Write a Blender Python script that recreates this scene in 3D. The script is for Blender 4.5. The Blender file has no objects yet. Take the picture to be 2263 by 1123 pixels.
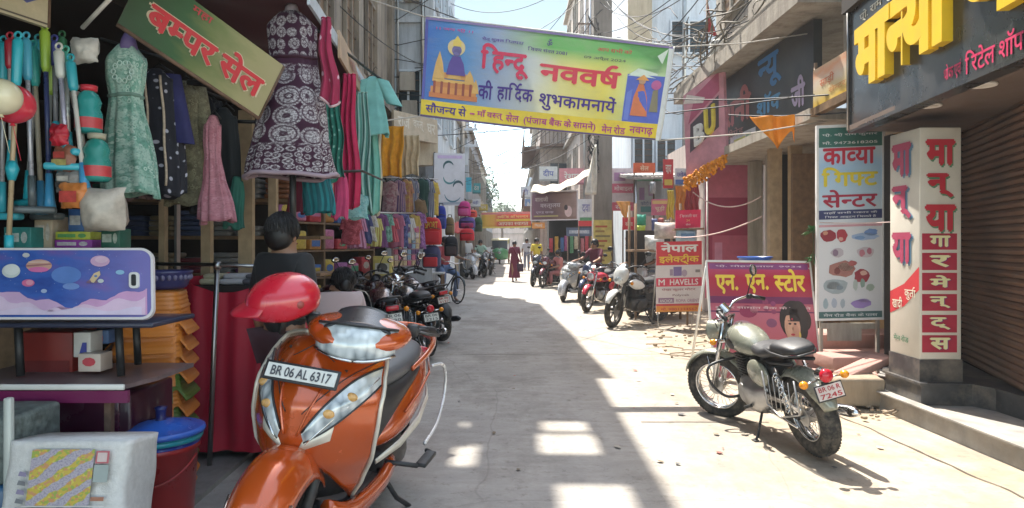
import bpy, bmesh, math, random, re
from mathutils import Vector as V, Matrix as M, noise
R = math.radians
pi = math.pi
rnd = random.Random(11)
SC = bpy.context.scene
COL = SC.collection

# ---------------------------------------------------------------- camera
FPX, CX, HY, HC = 1500.0, 1131.5, 537.0, 1.45
cam = bpy.data.cameras.new('camera')
cam.sensor_width = 36
cam.lens = 36 * FPX / 2263
cam.shift_y = -(561.5 - HY) / 2263
cam.clip_start = 0.05
cam.clip_end = 2000
camo = bpy.data.objects.new('camera', cam)
camo.location = (0, 0, HC)
camo.rotation_euler = (R(90), 0, 0)
COL.objects.link(camo)
SC.camera = camo

# ---------------------------------------------------------------- sky, sun, exposure
SUNDIR = V((0.22, -0.50, -1.0)).normalized()          # the way the light travels
elev = math.asin(-SUNDIR.z)
azim = math.atan2(-SUNDIR.x, -SUNDIR.y)
w = bpy.data.worlds.new('World')
SC.world = w
w.use_nodes = True
wn = w.node_tree
bg = wn.nodes['Background']
sky = wn.nodes.new('ShaderNodeTexSky')
sky.sky_type = 'NISHITA'
sky.sun_disc = False
sky.sun_elevation = elev
sky.sun_rotation = azim
sky.air_density = 1.0
sky.dust_density = .5
# low sky dimmed to pale blue; overhead sky boosted warm as added street fill
def wnode(kind, **kw):
    x = wn.nodes.new('ShaderNode' + kind)
    for k, v in kw.items(): setattr(x, k, v)
    return x
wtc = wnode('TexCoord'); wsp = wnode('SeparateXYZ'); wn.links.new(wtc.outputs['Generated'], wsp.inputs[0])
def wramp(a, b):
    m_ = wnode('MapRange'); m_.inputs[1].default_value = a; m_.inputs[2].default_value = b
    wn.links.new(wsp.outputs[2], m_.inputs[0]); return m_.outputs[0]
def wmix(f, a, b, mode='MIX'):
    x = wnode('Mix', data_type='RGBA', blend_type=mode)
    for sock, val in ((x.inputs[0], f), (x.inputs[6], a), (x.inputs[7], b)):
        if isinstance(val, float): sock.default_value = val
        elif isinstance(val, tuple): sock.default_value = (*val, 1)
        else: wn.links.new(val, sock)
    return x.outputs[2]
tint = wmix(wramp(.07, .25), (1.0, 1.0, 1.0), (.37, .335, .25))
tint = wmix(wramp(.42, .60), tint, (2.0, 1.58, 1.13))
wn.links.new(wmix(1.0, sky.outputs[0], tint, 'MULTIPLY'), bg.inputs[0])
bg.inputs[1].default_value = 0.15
sun = bpy.data.lights.new('sun', 'SUN')
sun.energy = 2.6
sun.angle = R(0.55)
sun.color = (1.0, 0.95, 0.86)
suno = bpy.data.objects.new('sun', sun)
suno.rotation_euler = SUNDIR.to_track_quat('-Z', 'Y').to_euler()
suno.location = (-20, 10, 40)
COL.objects.link(suno)
SC.view_settings.view_transform = 'Standard'
SC.view_settings.look = 'None'
SC.view_settings.exposure = 2.25
SC.view_settings.gamma = 1
SC.cycles.use_denoising = True
SC.cycles.max_bounces = 6
SC.cycles.sample_clamp_indirect = 6

# ---------------------------------------------------------------- helpers
def P(px, py, d):
    return V(((px - CX) / FPX * d, d, HC - (py - HY) / FPX * d))
def G(px, py, z=0.0):
    return P(px, py, (HC - z) * FPX / (py - HY))
def lin(h):
    if not isinstance(h, str):
        return tuple(h)
    r = []
    for i in (0, 2, 4):
        c = int(h[i:i + 2], 16) / 255
        r.append(c / 12.92 if c < .04045 else ((c + .055) / 1.055) ** 2.4)
    return tuple(r)

class N:                                                # tiny node-graph helper
    def __init__(s, name):
        s.m = bpy.data.materials.new(name)
        s.m.use_nodes = True
        s.t = s.m.node_tree
        s.b = s.t.nodes['Principled BSDF']
    def n(s, kind, **kw):
        x = s.t.nodes.new('ShaderNode' + kind)
        for k, v in kw.items():
            setattr(x, k, v)
        return x
    def l(s, a, b):
        s.t.links.new(a, b)
    def co(s, kind='Object', scale=(1, 1, 1), rot=(0, 0, 0)):
        c = s.n('TexCoord')
        mp = s.n('Mapping')
        mp.inputs['Scale'].default_value = scale
        mp.inputs['Rotation'].default_value = rot
        s.l(c.outputs[kind], mp.inputs[0])
        return mp.outputs[0]
    def noise(s, v, scale=5, detail=4, rough=.55):
        x = s.n('TexNoise')
        x.inputs['Scale'].default_value = scale
        x.inputs['Detail'].default_value = detail
        x.inputs['Roughness'].default_value = rough
        if v is not None:
            s.l(v, x.inputs['Vector'])
        return x.outputs[0]
    def ramp(s, f, stops, interp='LINEAR'):
        x = s.n('ValToRGB')
        x.color_ramp.interpolation = interp
        e = x.color_ramp.elements
        while len(e) < len(stops):
            e.new(0.5)
        for k, (p, c) in enumerate(stops):
            e[k].position = p
            c = lin(c) if not isinstance(c, (int, float)) else (c, c, c)
            e[k].color = (*c[:3], 1)
        s.l(f, x.inputs[0])
        return x.outputs[0]
    def mix(s, f, a, b, mode='MIX'):
        x = s.n('Mix', data_type='RGBA', blend_type=mode)
        for sock, val in ((x.inputs[0], f), (x.inputs[6], a), (x.inputs[7], b)):
            if isinstance(val, (int, float)):
                sock.default_value = val
            elif isinstance(val, (tuple, str)):
                sock.default_value = (*lin(val)[:3], 1)
            else:
                s.l(val, sock)
        return x.outputs[2]
    def bump(s, f, strength=.3, dist=.01):
        x = s.n('Bump')
        x.inputs['Strength'].default_value = strength
        x.inputs['Distance'].default_value = dist
        s.l(f, x.inputs['Height'])
        s.l(x.outputs[0], s.b.inputs['Normal'])
    def set(s, **kw):
        for k, v in kw.items():
            k = k.replace('_', ' ')
            s.b.inputs[k].default_value = v
        return s
    def base(s, c):
        if isinstance(c, (tuple, str)):
            s.b.inputs['Base Color'].default_value = (*lin(c)[:3], 1)
        else:
            s.l(c, s.b.inputs['Base Color'])
        return s

_mc = {}
def mat(col, rough=.6, metal=0.0, var=.18, scale=7.0, bump=0.0, coat=0.0, sub=0.0, dirt=0.0, name=None):
    """plain surface: a base colour broken up by two scales of noise, optional dust and bump"""
    key = (str(col), rough, metal, var, scale, bump, coat, sub, dirt)
    if key in _mc:
        return _mc[key]
    c = lin(col)
    g = N(name or 'surface')
    co = g.co()
    n1 = g.noise(co, scale, 5, .6)
    lo = tuple(x * (1 - var) for x in c)
    hi = tuple(min(.9, x * (1 + var)) for x in c)
    cc = g.ramp(n1, [(.3, lo), (.7, hi)])
    if dirt:
        n2 = g.noise(co, scale * .45, 6, .7)
        f = g.ramp(n2, [(.45, 0.0), (.7, dirt)])
        cc = g.mix(f, cc, (.30, .25, .19))
    g.base(cc)
    rr = g.ramp(n1, [(.3, max(.03, rough - .06)), (.7, min(1, rough + .08))])
    g.l(rr, g.b.inputs['Roughness'])
    g.set(Metallic=metal, Coat_Weight=coat)
    if coat:
        g.set(Coat_Roughness=.06)
    if sub:
        g.set(Subsurface_Weight=sub, Subsurface_Scale=.02)
    if bump:
        g.bump(g.noise(co, scale * 4, 4), bump, .01)
    _mc[key] = g.m
    return g.m

class MB:                                               # mesh builder
    def __init__(s):
        s.v, s.f, s.mi, s.sm, s.uv = [], [], [], [], {}
    def add(s, vs, fs, m=0, sm=False, uv=None):
        o = len(s.v)
        s.v += [V(x) for x in vs]
        for f in fs:
            s.f.append(tuple(o + i for i in f)); s.mi.append(m); s.sm.append(sm)
        if uv:
            for i, u in enumerate(uv):
                s.uv[o + i] = u
        return s
    def box(s, c, d, m=0, rz=0.0, bev=0.0, rot=None, seg=2):
        T = M.Translation(V(c)) @ ((rot.to_4x4() if rot else M.Rotation(rz, 4, 'Z')))
        if bev:
            b = bmesh.new()
            bmesh.ops.create_cube(b, size=1)
            bmesh.ops.scale(b, vec=V(d), verts=b.verts)
            bmesh.ops.bevel(b, geom=b.edges[:], offset=bev, segments=seg, profile=.5, affect='EDGES')
            b.verts.index_update()
            vs = [T @ x.co for x in b.verts]
            fs = [[x.index for x in f.verts] for f in b.faces]
            b.free()
            return s.add(vs, fs, m, True)
        h = [(sx * d[0] / 2, sy * d[1] / 2, sz * d[2] / 2) for sz in (-1, 1) for sy in (-1, 1) for sx in (-1, 1)]
        return s.add([T @ V(x) for x in h], [(0, 2, 3, 1), (4, 5, 7, 6), (0, 1, 5, 4), (2, 6, 7, 3), (0, 4, 6, 2), (1, 3, 7, 5)], m)
    def grid(s, fn, nu, nv, m=0, sm=True, cu=False, cv=False, caps=False, uv=False):
        vs, us = [], []
        for j in range(nv + (0 if cv else 1)):
            for i in range(nu + (0 if cu else 1)):
                vs.append(fn(i / nu, j / nv)); us.append((i / nu, j / nv))
        W = nu if cu else nu + 1
        H = nv if cv else nv + 1
        fs = []
        for j in range(nv):
            for i in range(nu):
                a, b = i, (i + 1) % W
                c, d = j, (j + 1) % H
                fs.append((c * W + a, c * W + b, d * W + b, d * W + a))
        if caps and cu:
            fs.append(tuple(range(W))[::-1])
            fs.append(tuple((H - 1) * W + i for i in range(W)))
        return s.add(vs, fs, m, sm, us if uv else None)
    def tube(s, pts, r, seg=8, m=0, closed=False, caps=True, flat=None):
        pts = [V(p) for p in pts]
        n = len(pts)
        rs = r if isinstance(r, (list, tuple)) else [r] * n
        tan = []
        for i in range(n):
            a = pts[(i - 1) % n] if closed or i > 0 else pts[i]
            b = pts[(i + 1) % n] if closed or i < n - 1 else pts[i]
            t = (b - a)
            tan.append(t.normalized() if t.length > 1e-9 else V((0, 0, 1)))
        up = V((0, 0, 1)) if abs(tan[0].z) < .9 else V((1, 0, 0))
        nrm = (up - tan[0] * up.dot(tan[0])).normalized()
        vs = []
        for i in range(n):
            nrm = (nrm - tan[i] * nrm.dot(tan[i]))
            nrm = nrm.normalized() if nrm.length > 1e-6 else tan[i].orthogonal().normalized()
            bn = tan[i].cross(nrm)
            fx, fy = flat or (1, 1)
            for k in range(seg):
                a = 2 * pi * k / seg
                vs.append(pts[i] + (nrm * math.cos(a) * fx + bn * math.sin(a) * fy) * rs[i])
        fs = []
        for i in range(n if closed else n - 1):
            j = (i + 1) % n
            for k in range(seg):
                l = (k + 1) % seg
                fs.append((i * seg + k, i * seg + l, j * seg + l, j * seg + k))
        if caps and not closed:
            fs.append(tuple(range(seg))[::-1])
            fs.append(tuple((n - 1) * seg + k for k in range(seg)))
        return s.add(vs, fs, m, True)
    def cyl(s, a, b, r, r2=None, seg=16, m=0):
        a, b = V(a), V(b)
        r2 = r if r2 is None else r2
        t = (b - a).normalized()
        x = t.orthogonal().normalized(); y = t.cross(x)
        vs = []
        for p, q in ((a, r), (b, r2)):
            vs += [p + (x * math.cos(2 * pi * k / seg) + y * math.sin(2 * pi * k / seg)) * q for k in range(seg)]
        s.add(vs, [(k, (k + 1) % seg, seg + (k + 1) % seg, seg + k) for k in range(seg)], m, True)
        s.add(vs[:seg], [tuple(range(seg))[::-1]], m)
        return s.add(vs[seg:], [tuple(range(seg))], m)
    def lathe(s, prof, T=None, seg=24, m=0, sy=1.0):
        T = T or M.Identity(4)
        return s.grid(lambda u, v: T @ V((prof[round(v * (len(prof) - 1))][0] * math.cos(2 * pi * u), sy * prof[round(v * (len(prof) - 1))][0] * math.sin(2 * pi * u), prof[round(v * (len(prof) - 1))][1])), seg, len(prof) - 1, m, True, cu=True)
    def ell(s, c, r, nu=20, nv=12, m=0, rot=None, v0=0.0, v1=1.0, u0=0., u1=1.):
        c = V(c)
        def fn(u, v):
            t = pi * (v0 + (v1 - v0) * v) ; a = 2 * pi * (u0 + (u1 - u0) * u)
            p = V((r[0] * math.sin(t) * math.cos(a), r[1] * math.sin(t) * math.sin(a), -r[2] * math.cos(t)))
            return c + (rot @ p if rot else p)
        full = abs(u1 - u0 - 1) < 1e-6
        return s.grid(fn, nu, nv, m, True, cu=full)
    def torus(s, c, Rr, r, axis=(0, 1, 0), nu=32, nv=10, m=0, sq=1.0):
        c = V(c); ax = V(axis).normalized()
        x = ax.orthogonal().normalized(); y = ax.cross(x)
        return s.grid(lambda u, v: c + (x * math.cos(2 * pi * u) + y * math.sin(2 * pi * u)) * (Rr + r * math.cos(2 * pi * v)) + ax * (r * sq * math.sin(2 * pi * v)), nu, nv, m, True, cu=True, cv=True)
    def prism(s, pts, fr, h0=0.0, h1=.01, m=0, side=None):
        """2-D outline (fractions of the frame) extruded along the frame's normal"""
        n = len(pts)
        top = [fr.p(x, y, h1) for x, y in pts]
        bot = [fr.p(x, y, h0) for x, y in pts]
        s.add(top, [tuple(range(n))], m)
        s.add(bot, [tuple(range(n))[::-1]], m if side is None else side)
        return s.add(top + bot, [(i, n + i, n + (i + 1) % n, (i + 1) % n) for i in range(n)], m if side is None else side)
    def poly(s, pts, fr, h=.002, m=0):
        if getattr(fr, 'curved', False) and len(pts) == 4:           # follow a rippled sheet
            a, b, c, d = [V((*q, 0)) for q in pts]
            nu = max(1, int(abs(b.x - a.x) * 64)); nv = max(1, int(abs(d.y - a.y) * 24))
            def fn(u, v):
                q = a.lerp(b, u).lerp(d.lerp(c, u), v)
                return fr.p(q.x, q.y, h)
            return s.grid(fn, nu, nv, m)
        return s.add([fr.p(x, y, h) for x, y in pts], [tuple(range(len(pts)))], m)
    def rect(s, a, b, w, h, fr, lay=1, m=0):
        return s.poly([(a, b), (a + w, b), (a + w, b + h), (a, b + h)], fr, lay * .002, m)
    def disc(s, a, b, ra, rb, fr, lay=1, m=0, seg=20):
        return s.poly([(a + ra * math.cos(2 * pi * k / seg), b + rb * math.sin(2 * pi * k / seg)) for k in range(seg)], fr, lay * .002, m)
    def xf(s, T):
        s.v = [T @ v for v in s.v]
        return s
    def obj(s, name, mats, parent=None, world=False, smooth_angle=None, mods=()):
        me = bpy.data.meshes.new(name)
        off = V(parent['_loc']) if (world and parent is not None and '_loc' in parent) else V((0, 0, 0))
        me.from_pydata([v - off for v in s.v], [], s.f)
        for k in (mats if isinstance(mats, (list, tuple)) else [mats]):
            me.materials.append(k)
        me.polygons.foreach_set('material_index', s.mi)
        me.polygons.foreach_set('use_smooth', s.sm)
        if s.uv:
            ul = me.uv_layers.new(name='uv')
            for lp in me.loops:
                ul.data[lp.index].uv = s.uv.get(lp.vertex_index, (0, 0))
        me.update()
        o = bpy.data.objects.new(name, me)
        COL.objects.link(o)
        if parent is not None:
            o.parent = parent
        for kind, kw in mods:
            md = o.modifiers.new(kind.lower(), kind)
            for k, v in kw.items():
                setattr(md, k, v)
        return o

def smooth(pts, n=6):
    """Catmull-Rom points through a rough path"""
    p = [V(a) for a in pts]; out = []
    for i in range(len(p) - 1):
        a, b, c, d = p[max(i - 1, 0)], p[i], p[i + 1], p[min(i + 2, len(p) - 1)]
        for k in range(n):
            t = k / n
            out.append(.5 * (2 * b + (c - a) * t + (2 * a - 5 * b + 4 * c - d) * t * t + (3 * b - a - 3 * c + d) * t ** 3))
    return out + [p[-1]]
class Fr:                                               # flat frame: bottom-left, bottom-right, top-left
    def __init__(s, bl, br, tl):
        s.o, s.u, s.v = V(bl), V(br) - V(bl), V(tl) - V(bl)
        s.n = s.u.cross(s.v).normalized()
        s.W, s.H = s.u.length, s.v.length
    def p(s, a, b, h=0.0):
        return s.o + s.u * a + s.v * b + s.n * h
def frz(c, w, h, rz=0.0, tilt=0.0):
    """frame centred on c (bottom middle), width w, height h, turned by rz about z, leaning back by tilt"""
    T = M.Rotation(rz, 3, 'Z') @ M.Rotation(-tilt, 3, 'X')
    u = T @ V((1, 0, 0)); v = T @ V((0, 0, 1))
    o = V(c) - u * w / 2
    return Fr(o, o + u * w, o + v * h)

def tag(o, label, cat=None, group=None, kind=None):
    if label: o['label'] = label
    if cat: o['category'] = cat
    if group: o['group'] = group
    if kind: o['kind'] = kind
    return o
def thing(name, label, cat, loc=(0, 0, 0), rz=0.0, group=None):
    o = bpy.data.objects.new(name, None)
    o.empty_display_size = .1
    COL.objects.link(o)
    o.location = loc
    o.rotation_euler = (0, 0, rz)
    o['_loc'] = tuple(loc)
    return tag(o, label, cat, group)
def copy_tree(o, parent=None):
    c = o.copy(); COL.objects.link(c)
    if parent is not None:
        c.parent = parent
    for ch in list(o.children):
        copy_tree(ch, c)
    return c

# ---------------------------------------------------------------- lettering
_gl = {}
def _raw(s, off, ext):
    c = bpy.data.curves.new('t', 'FONT')
    c.body = s; c.offset = off; c.resolution_u = 3
    c.extrude = ext; c.fill_mode = 'BOTH' if ext else 'FRONT'
    o = bpy.data.objects.new('t', c)
    COL.objects.link(o)
    dg = bpy.context.evaluated_depsgraph_get()
    me = bpy.data.meshes.new_from_object(o.evaluated_get(dg))
    vs = [v.co.copy() for v in me.vertices]
    fs = [tuple(p.vertices) for p in me.polygons]
    bpy.data.objects.remove(o); bpy.data.curves.remove(c); bpy.data.meshes.remove(me)
    return vs, fs
def _glyph(ch, off, ext, half=False):
    k = (ch, off, ext, half)
    if k in _gl:
        return _gl[k]
    vs, fs = _raw(ch, off, ext)
    bar = max(v.x for v in _raw('|', 0, 0)[0])
    adv = max(v.x for v in _raw(ch + '|', 0, 0)[0]) - bar
    if half and vs:
        cut = adv - .185
        b = bmesh.new()
        bv = [b.verts.new(v) for v in vs]
        for f in fs:
            try: b.faces.new([bv[i] for i in f])
            except ValueError: pass
        bmesh.ops.bisect_plane(b, geom=b.verts[:] + b.edges[:] + b.faces[:], plane_co=(cut, 0, 0), plane_no=(1, 0, 0), clear_outer=True)
        b.verts.index_update()
        vs = [v.co.copy() for v in b.verts]; fs = [tuple(v.index for v in f.verts) for f in b.faces]
        b.free()
        adv = cut + .005
    _gl[k] = (vs, fs, adv)
    return _gl[k]
def text(s, off=.0, ext=0.0):
    """Latin or Devanagari in visual order; '~' after a consonant = its half form, '^' = repha hook"""
    s = re.sub('([\u0915-\u0939])\u094d\u0930', '\\1\u094d', s)                     # subscript ra
    s = re.sub('\u0930\u094d([\u0915-\u0939])([\u093e\u0940\u0947\u0948]?)', '\\1\\2^', s)   # repha
    s = re.sub('([\u0915-\u0939])\u094d(?=[\u0915-\u0939])', '\\1~', s)              # half forms
    s = re.sub('((?:[\u0915-\u0939]~)*[\u0915-\u0939]\u094d?)\u093f', '\u093f\\1', s)      # short i goes in front
    VS, FS, x = [], [], 0.0
    bold = 0.0 if ext else off * .9
    if not ext: off = 0.0
    steps = [(0, 0)] if bold < .012 else [(0, 0), (bold, 0), (-bold, 0), (0, bold), (0, -bold)]
    i = lay = 0
    while i < len(s):
        ch = s[i]; half = i + 1 < len(s) and s[i + 1] == '~'
        i += 2 if half else 1
        if ch == ' ':
            x += .22; continue
        mirror = ch == '^'
        vs, fs, adv = _glyph('\u0947' if mirror else ch, off, ext, half)
        if vs:
            lay += 1
            if mirror:
                m_ = max(v.x for v in vs); n_ = min(v.x for v in vs)
                vs = [V((n_ + m_ - v.x, v.y, v.z)) for v in vs]; fs = [f[::-1] for f in fs]
            for q, (dx, dy) in enumerate(steps):
                o = len(VS)
                VS += [V((v.x + x + dx, v.y + dy, v.z + (lay % 3) * .004 + q * .0007)) for v in vs]
                FS += [tuple(o + k for k in f) for f in fs]
        x += adv - (.05 if ch == '\u093f' else 0)
    return VS, FS
def put(mb, s, fr, a, b, w_, h, lay=2, m=0, off=.015, ext=0.0, shear=0.0):
    """fit the text s into the box (a, b, w, h) given in fractions of the frame"""
    vs, fs = text(s, off, ext)
    if not vs:
        return
    x0, x1 = min(v.x for v in vs), max(v.x for v in vs)
    y0, y1 = min(v.y for v in vs), max(v.y for v in vs)
    sx = w_ / (x1 - x0); sy = h / (y1 - y0)
    zs = sy * fr.H
    out = [fr.p(a + (v.x - x0) * sx + shear * (v.y - y0) * sy, b + (v.y - y0) * sy, lay * .002 + (v.z * zs if ext else v.z * .25)) for v in vs]
    mb.add(out, fs, m)
def lettering(parent, items, name='lettering'):
    """items: (text, a, b, w, h, colour, frame[, options]) -> one mesh with a slot per colour"""
    mb, mats, cols = MB(), [], []
    for it in items:
        t, a, b, w_, h, col, fr = it[:7]
        kw = it[7] if len(it) > 7 else {}
        if col not in cols:
            cols.append(col); mats.append(mat(col, .5, var=.08))
        put(mb, t, fr, a, b, w_, h, m=cols.index(col), **kw)
    return mb.obj(name, mats, parent, world=True)
def patches(parent, name, items):
    """flat printed shapes: (points, colour, frame, layer)"""
    mb, mats, cols = MB(), [], []
    for pts, col, fr, lay in items:
        if col not in cols:
            cols.append(col); mats.append(mat(col, .45, var=.10, scale=9))
        mb.poly(pts, fr, lay * .002, cols.index(col))
    return mb.obj(name, mats, parent, world=True)
def RC(a, b, w_, h):
    return [(a, b), (a + w_, b), (a + w_, b + h), (a, b + h)]
def DC(a, b, ra, rb, seg=18, t0=0, t1=360):
    return [(a + ra * math.cos(R(t0 + (t1 - t0) * k / seg)), b + rb * math.sin(R(t0 + (t1 - t0) * k / seg))) for k in range(seg + (0 if t1 - t0 == 360 else 1))]
def gradient_print(name, stops, fr_axis, rough=.45, wobble=.0):
    """printed flex whose ink runs through several colours along one axis of its uv map"""
    g = N(name)
    c = g.n('TexCoord'); sp = g.n('SeparateXYZ')
    g.l(c.outputs['UV'], sp.inputs[0])
    val = sp.outputs[fr_axis]
    if wobble:
        nz = g.noise(c.outputs['UV'], 3, 3)
        ad = g.n('Math', operation='MULTIPLY_ADD')
        g.l(nz, ad.inputs[0]); ad.inputs[1].default_value = wobble; g.l(val, ad.inputs[2])
        sb = g.n('Math', operation='SUBTRACT'); g.l(ad.outputs[0], sb.inputs[0]); sb.inputs[1].default_value = wobble / 2
        val = sb.outputs[0]
    g.base(g.ramp(val, stops))
    g.set(Roughness=rough)
    return g.m

# ================================================================ GROUND
def ground_material():
    g = N('street_concrete')
    co = g.co()
    n1 = g.noise(co, .55, 8, .62)
    n2 = g.noise(g.co(scale=(.8, 2.4, 1)), 3.1, 8, .68)          # trowelled streaks across the street
    n3 = g.noise(co, 38, 4, .7)
    c = g.ramp(n1, [(.28, (.31, .29, .265)), (.72, (.50, .465, .42))])
    c = g.mix(g.ramp(n2, [(.40, 0.0), (.66, .55)]), c, (.25, .235, .215))
    c = g.mix(g.ramp(n2, [(.60, 0.0), (.8, .35)]), c, (.56, .52, .46))
    c = g.mix(g.ramp(n3, [(.3, .28), (.7, 0.0)]), c, (.22, .21, .20))
    # dust gathers towards the right-hand kerb
    tc = g.n('TexCoord'); sp = g.n('SeparateXYZ'); g.l(tc.outputs['Object'], sp.inputs[0])
    mr = g.n('MapRange'); mr.inputs[1].default_value = .6; mr.inputs[2].default_value = 2.3
    g.l(sp.outputs[0], mr.inputs[0])
    ml = g.n('Math', operation='MULTIPLY'); g.l(mr.outputs[0], ml.inputs[0])
    g.l(g.ramp(g.noise(co, 1.3, 6, .65), [(.25, .25), (.65, .95)]), ml.inputs[1])
    dust = g.ramp(g.noise(co, 5, 6, .7), [(.3, (.27, .20, .125)), (.7, (.43, .345, .235))])
    c = g.mix(ml.outputs[0], c, dust)
    # tar-dark patches, spills and tyre grime
    n4 = g.noise(g.co(scale=(1, .6, 1)), .9, 9, .72)
    c = g.mix(g.ramp(n4, [(.47, 0.0), (.60, .5)]), c, (.17, .15, .125))
    n5 = g.noise(co, 11, 5, .75)
    c = g.mix(g.ramp(n5, [(.56, 0.0), (.68, .5)]), c, (.15, .125, .10))
    # fine cracks
    vo = g.n('TexVoronoi', feature='DISTANCE_TO_EDGE')
    wv = g.n('Mix', data_type='VECTOR'); wv.inputs[0].default_value = .12
    nz = g.n('TexNoise'); nz.inputs['Scale'].default_value = 2.3; g.l(co, nz.inputs['Vector'])
    g.l(co, wv.inputs[4]); g.l(nz.outputs[1], wv.inputs[5])
    vo.inputs['Scale'].default_value = .5
    g.l(wv.outputs[1], vo.inputs['Vector'])
    ck = g.ramp(vo.outputs['Distance'], [(.0, .30), (.004, 0.0)])
    c = g.mix(ck, c, (.14, .12, .10))
    g.base(c).set(Roughness=.88)
    h = g.mix(.4, n2, n3)
    h = g.mix(ck, h, (0, 0, 0))
    g.bump(h, .55, .012)
    return g.m
m_ground = ground_material()
mb = MB()
ys = [-8, -2, 2] + [2 + .5 * k for k in range(1, 60)] + [36, 45, 60, 90, 150, 400]
xs = [-220, -60, -12] + [-6 + .5 * k for k in range(25)] + [12, 60, 220]
def gz(x, y):
    z = .010 * noise.noise(V((x * .9, y * .9, 3))) + .02 * noise.noise(V((x * .25, y * .25, 9)))
    if -6.5 < x < 7 and y < 60:
        return z - .012
    return -.012
vs = [(x, y, gz(x, y)) for y in ys for x in xs]
W_ = len(xs)
mb.add(vs, [(j * W_ + i, j * W_ + i + 1, (j + 1) * W_ + i + 1, (j + 1) * W_ + i) for j in range(len(ys) - 1) for i in range(W_ - 1)], 0, True)
tag(mb.obj('ground', m_ground), None, None, None, 'structure')

# slab joints: thin grooves filled with dark dirt
mb = MB()
m_joint = mat((.13, .11, .09), .95, var=.4, scale=14)
for y, x0, x1 in ((5.55, 1.05, 2.1), (8.9, -1.2, 3.1), (12.6, -1.4, 3.2), (17.5, -1.5, 2.6)):
    n = 24
    top, bot = [], []
    for k in range(n + 1):
        x = x0 + (x1 - x0) * k / n
        yy = y + .02 * noise.noise(V((x * 3, y, 1)))
        ww = .006 + .007 * abs(noise.noise(V((x * 5, y, 4))))
        top.append((x, yy + ww, gz(x, yy) + .006)); bot.append((x, yy - ww, gz(x, yy) + .006))
    mb.add(top + bot, [(k, n + 1 + k, n + 2 + k, k + 1) for k in range(n)][::1], 0)
# the long crack that runs beside the right-hand step
top, bot = [], []
n = 40
for k in range(n + 1):
    t = k / n
    x = 2.75 + .25 * (1 - t) + .05 * noise.noise(V((t * 9, 0, 7))); yy = 3.2 + 3.0 * t
    ww = .005 + .010 * abs(noise.noise(V((t * 14, 5, 4))))
    top.append((x - ww, yy, gz(x, yy) + .006)); bot.append((x + ww, yy, gz(x, yy) + .006))
mb.add(top + bot, [(k, k + 1, n + 2 + k, n + 1 + k) for k in range(n)], 0)
for f in range(len(mb.f)):
    a = mb.f[f]; p = [mb.v[i] for i in a]
    if (p[1] - p[0]).cross(p[2] - p[1]).z < 0: mb.f[f] = a[::-1]
tag(mb.obj('road_joints', m_joint), None, None, None, 'structure')

# ================================================================ BUILDINGS
def plaster(c1, c2, stain=(.10, .085, .07), amount=.6, scale=1.2, rough=.9, brick=None):
    g = N('weathered_plaster')
    co = g.co()
    n1 = g.noise(co, scale, 8, .65)
    c = g.ramp(n1, [(.3, c1), (.7, c2)])
    if brick:
        b = g.n('TexBrick'); b.inputs['Scale'].default_value = 4.2
        g.l(g.co(rot=(R(90), 0, 0) if brick == 'y' else (R(90), 0, R(90))), b.inputs['Vector'])
        b.inputs['Color1'].default_value = (*lin(c1), 1); b.inputs['Color2'].default_value = (*lin(c2), 1)
        b.inputs['Mortar'].default_value = (.3, .27, .23, 1)
        c = g.mix(g.ramp(g.noise(co, .8, 5), [(.42, 0.0), (.55, 1.0)]), c, b.outputs[0])
    st = g.noise(g.co(scale=(3, 3, .35)), 1.6, 7, .7)             # rain streaks run downwards
    c = g.mix(g.ramp(st, [(.45, 0.0), (.72, amount)]), c, stain)
    g.base(c).set(Roughness=rough)
    g.bump(g.noise(co, 16, 6, .65), .35, .02)
    return g.m
m_brown = plaster((.20, .165, .13), (.32, .27, .21), (.06, .05, .045), .85)
m_greyblue = plaster((.46, .50, .55), (.60, .63, .66), (.20, .22, .24), .7)
m_beige = plaster((.42, .35, .25), (.52, .45, .33), (.18, .14, .10), .6)
m_conc = plaster((.30, .27, .23), (.43, .39, .33), (.12, .10, .085), .7)
m_bluewhite = plaster((.50, .56, .62), (.62, .67, .71), (.26, .28, .30), .6)
m_oldbrick = plaster((.40, .33, .28), (.50, .42, .36), (.12, .10, .09), .75, brick='y')
m_pinkish = plaster((.50, .43, .40), (.58, .50, .46), (.2, .16, .14), .6)
m_dark = mat((.030, .026, .024), .85, var=.3)
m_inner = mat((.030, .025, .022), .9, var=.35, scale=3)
m_glass = N('window_glass').set(Roughness=.12, Metallic=0.0).base((.03, .045, .055)).m
m_steel = mat((.42, .42, .42), .35, 1.0, var=.1)
m_rust = mat((.16, .10, .07), .8, .3, var=.4, scale=20)
m_wood = mat((.20, .125, .07), .65, var=.3, scale=11)
m_palewood = mat((.42, .31, .19), .6, var=.2, scale=9)
m_black = mat((.018, .018, .019), .45, var=.2)

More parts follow.
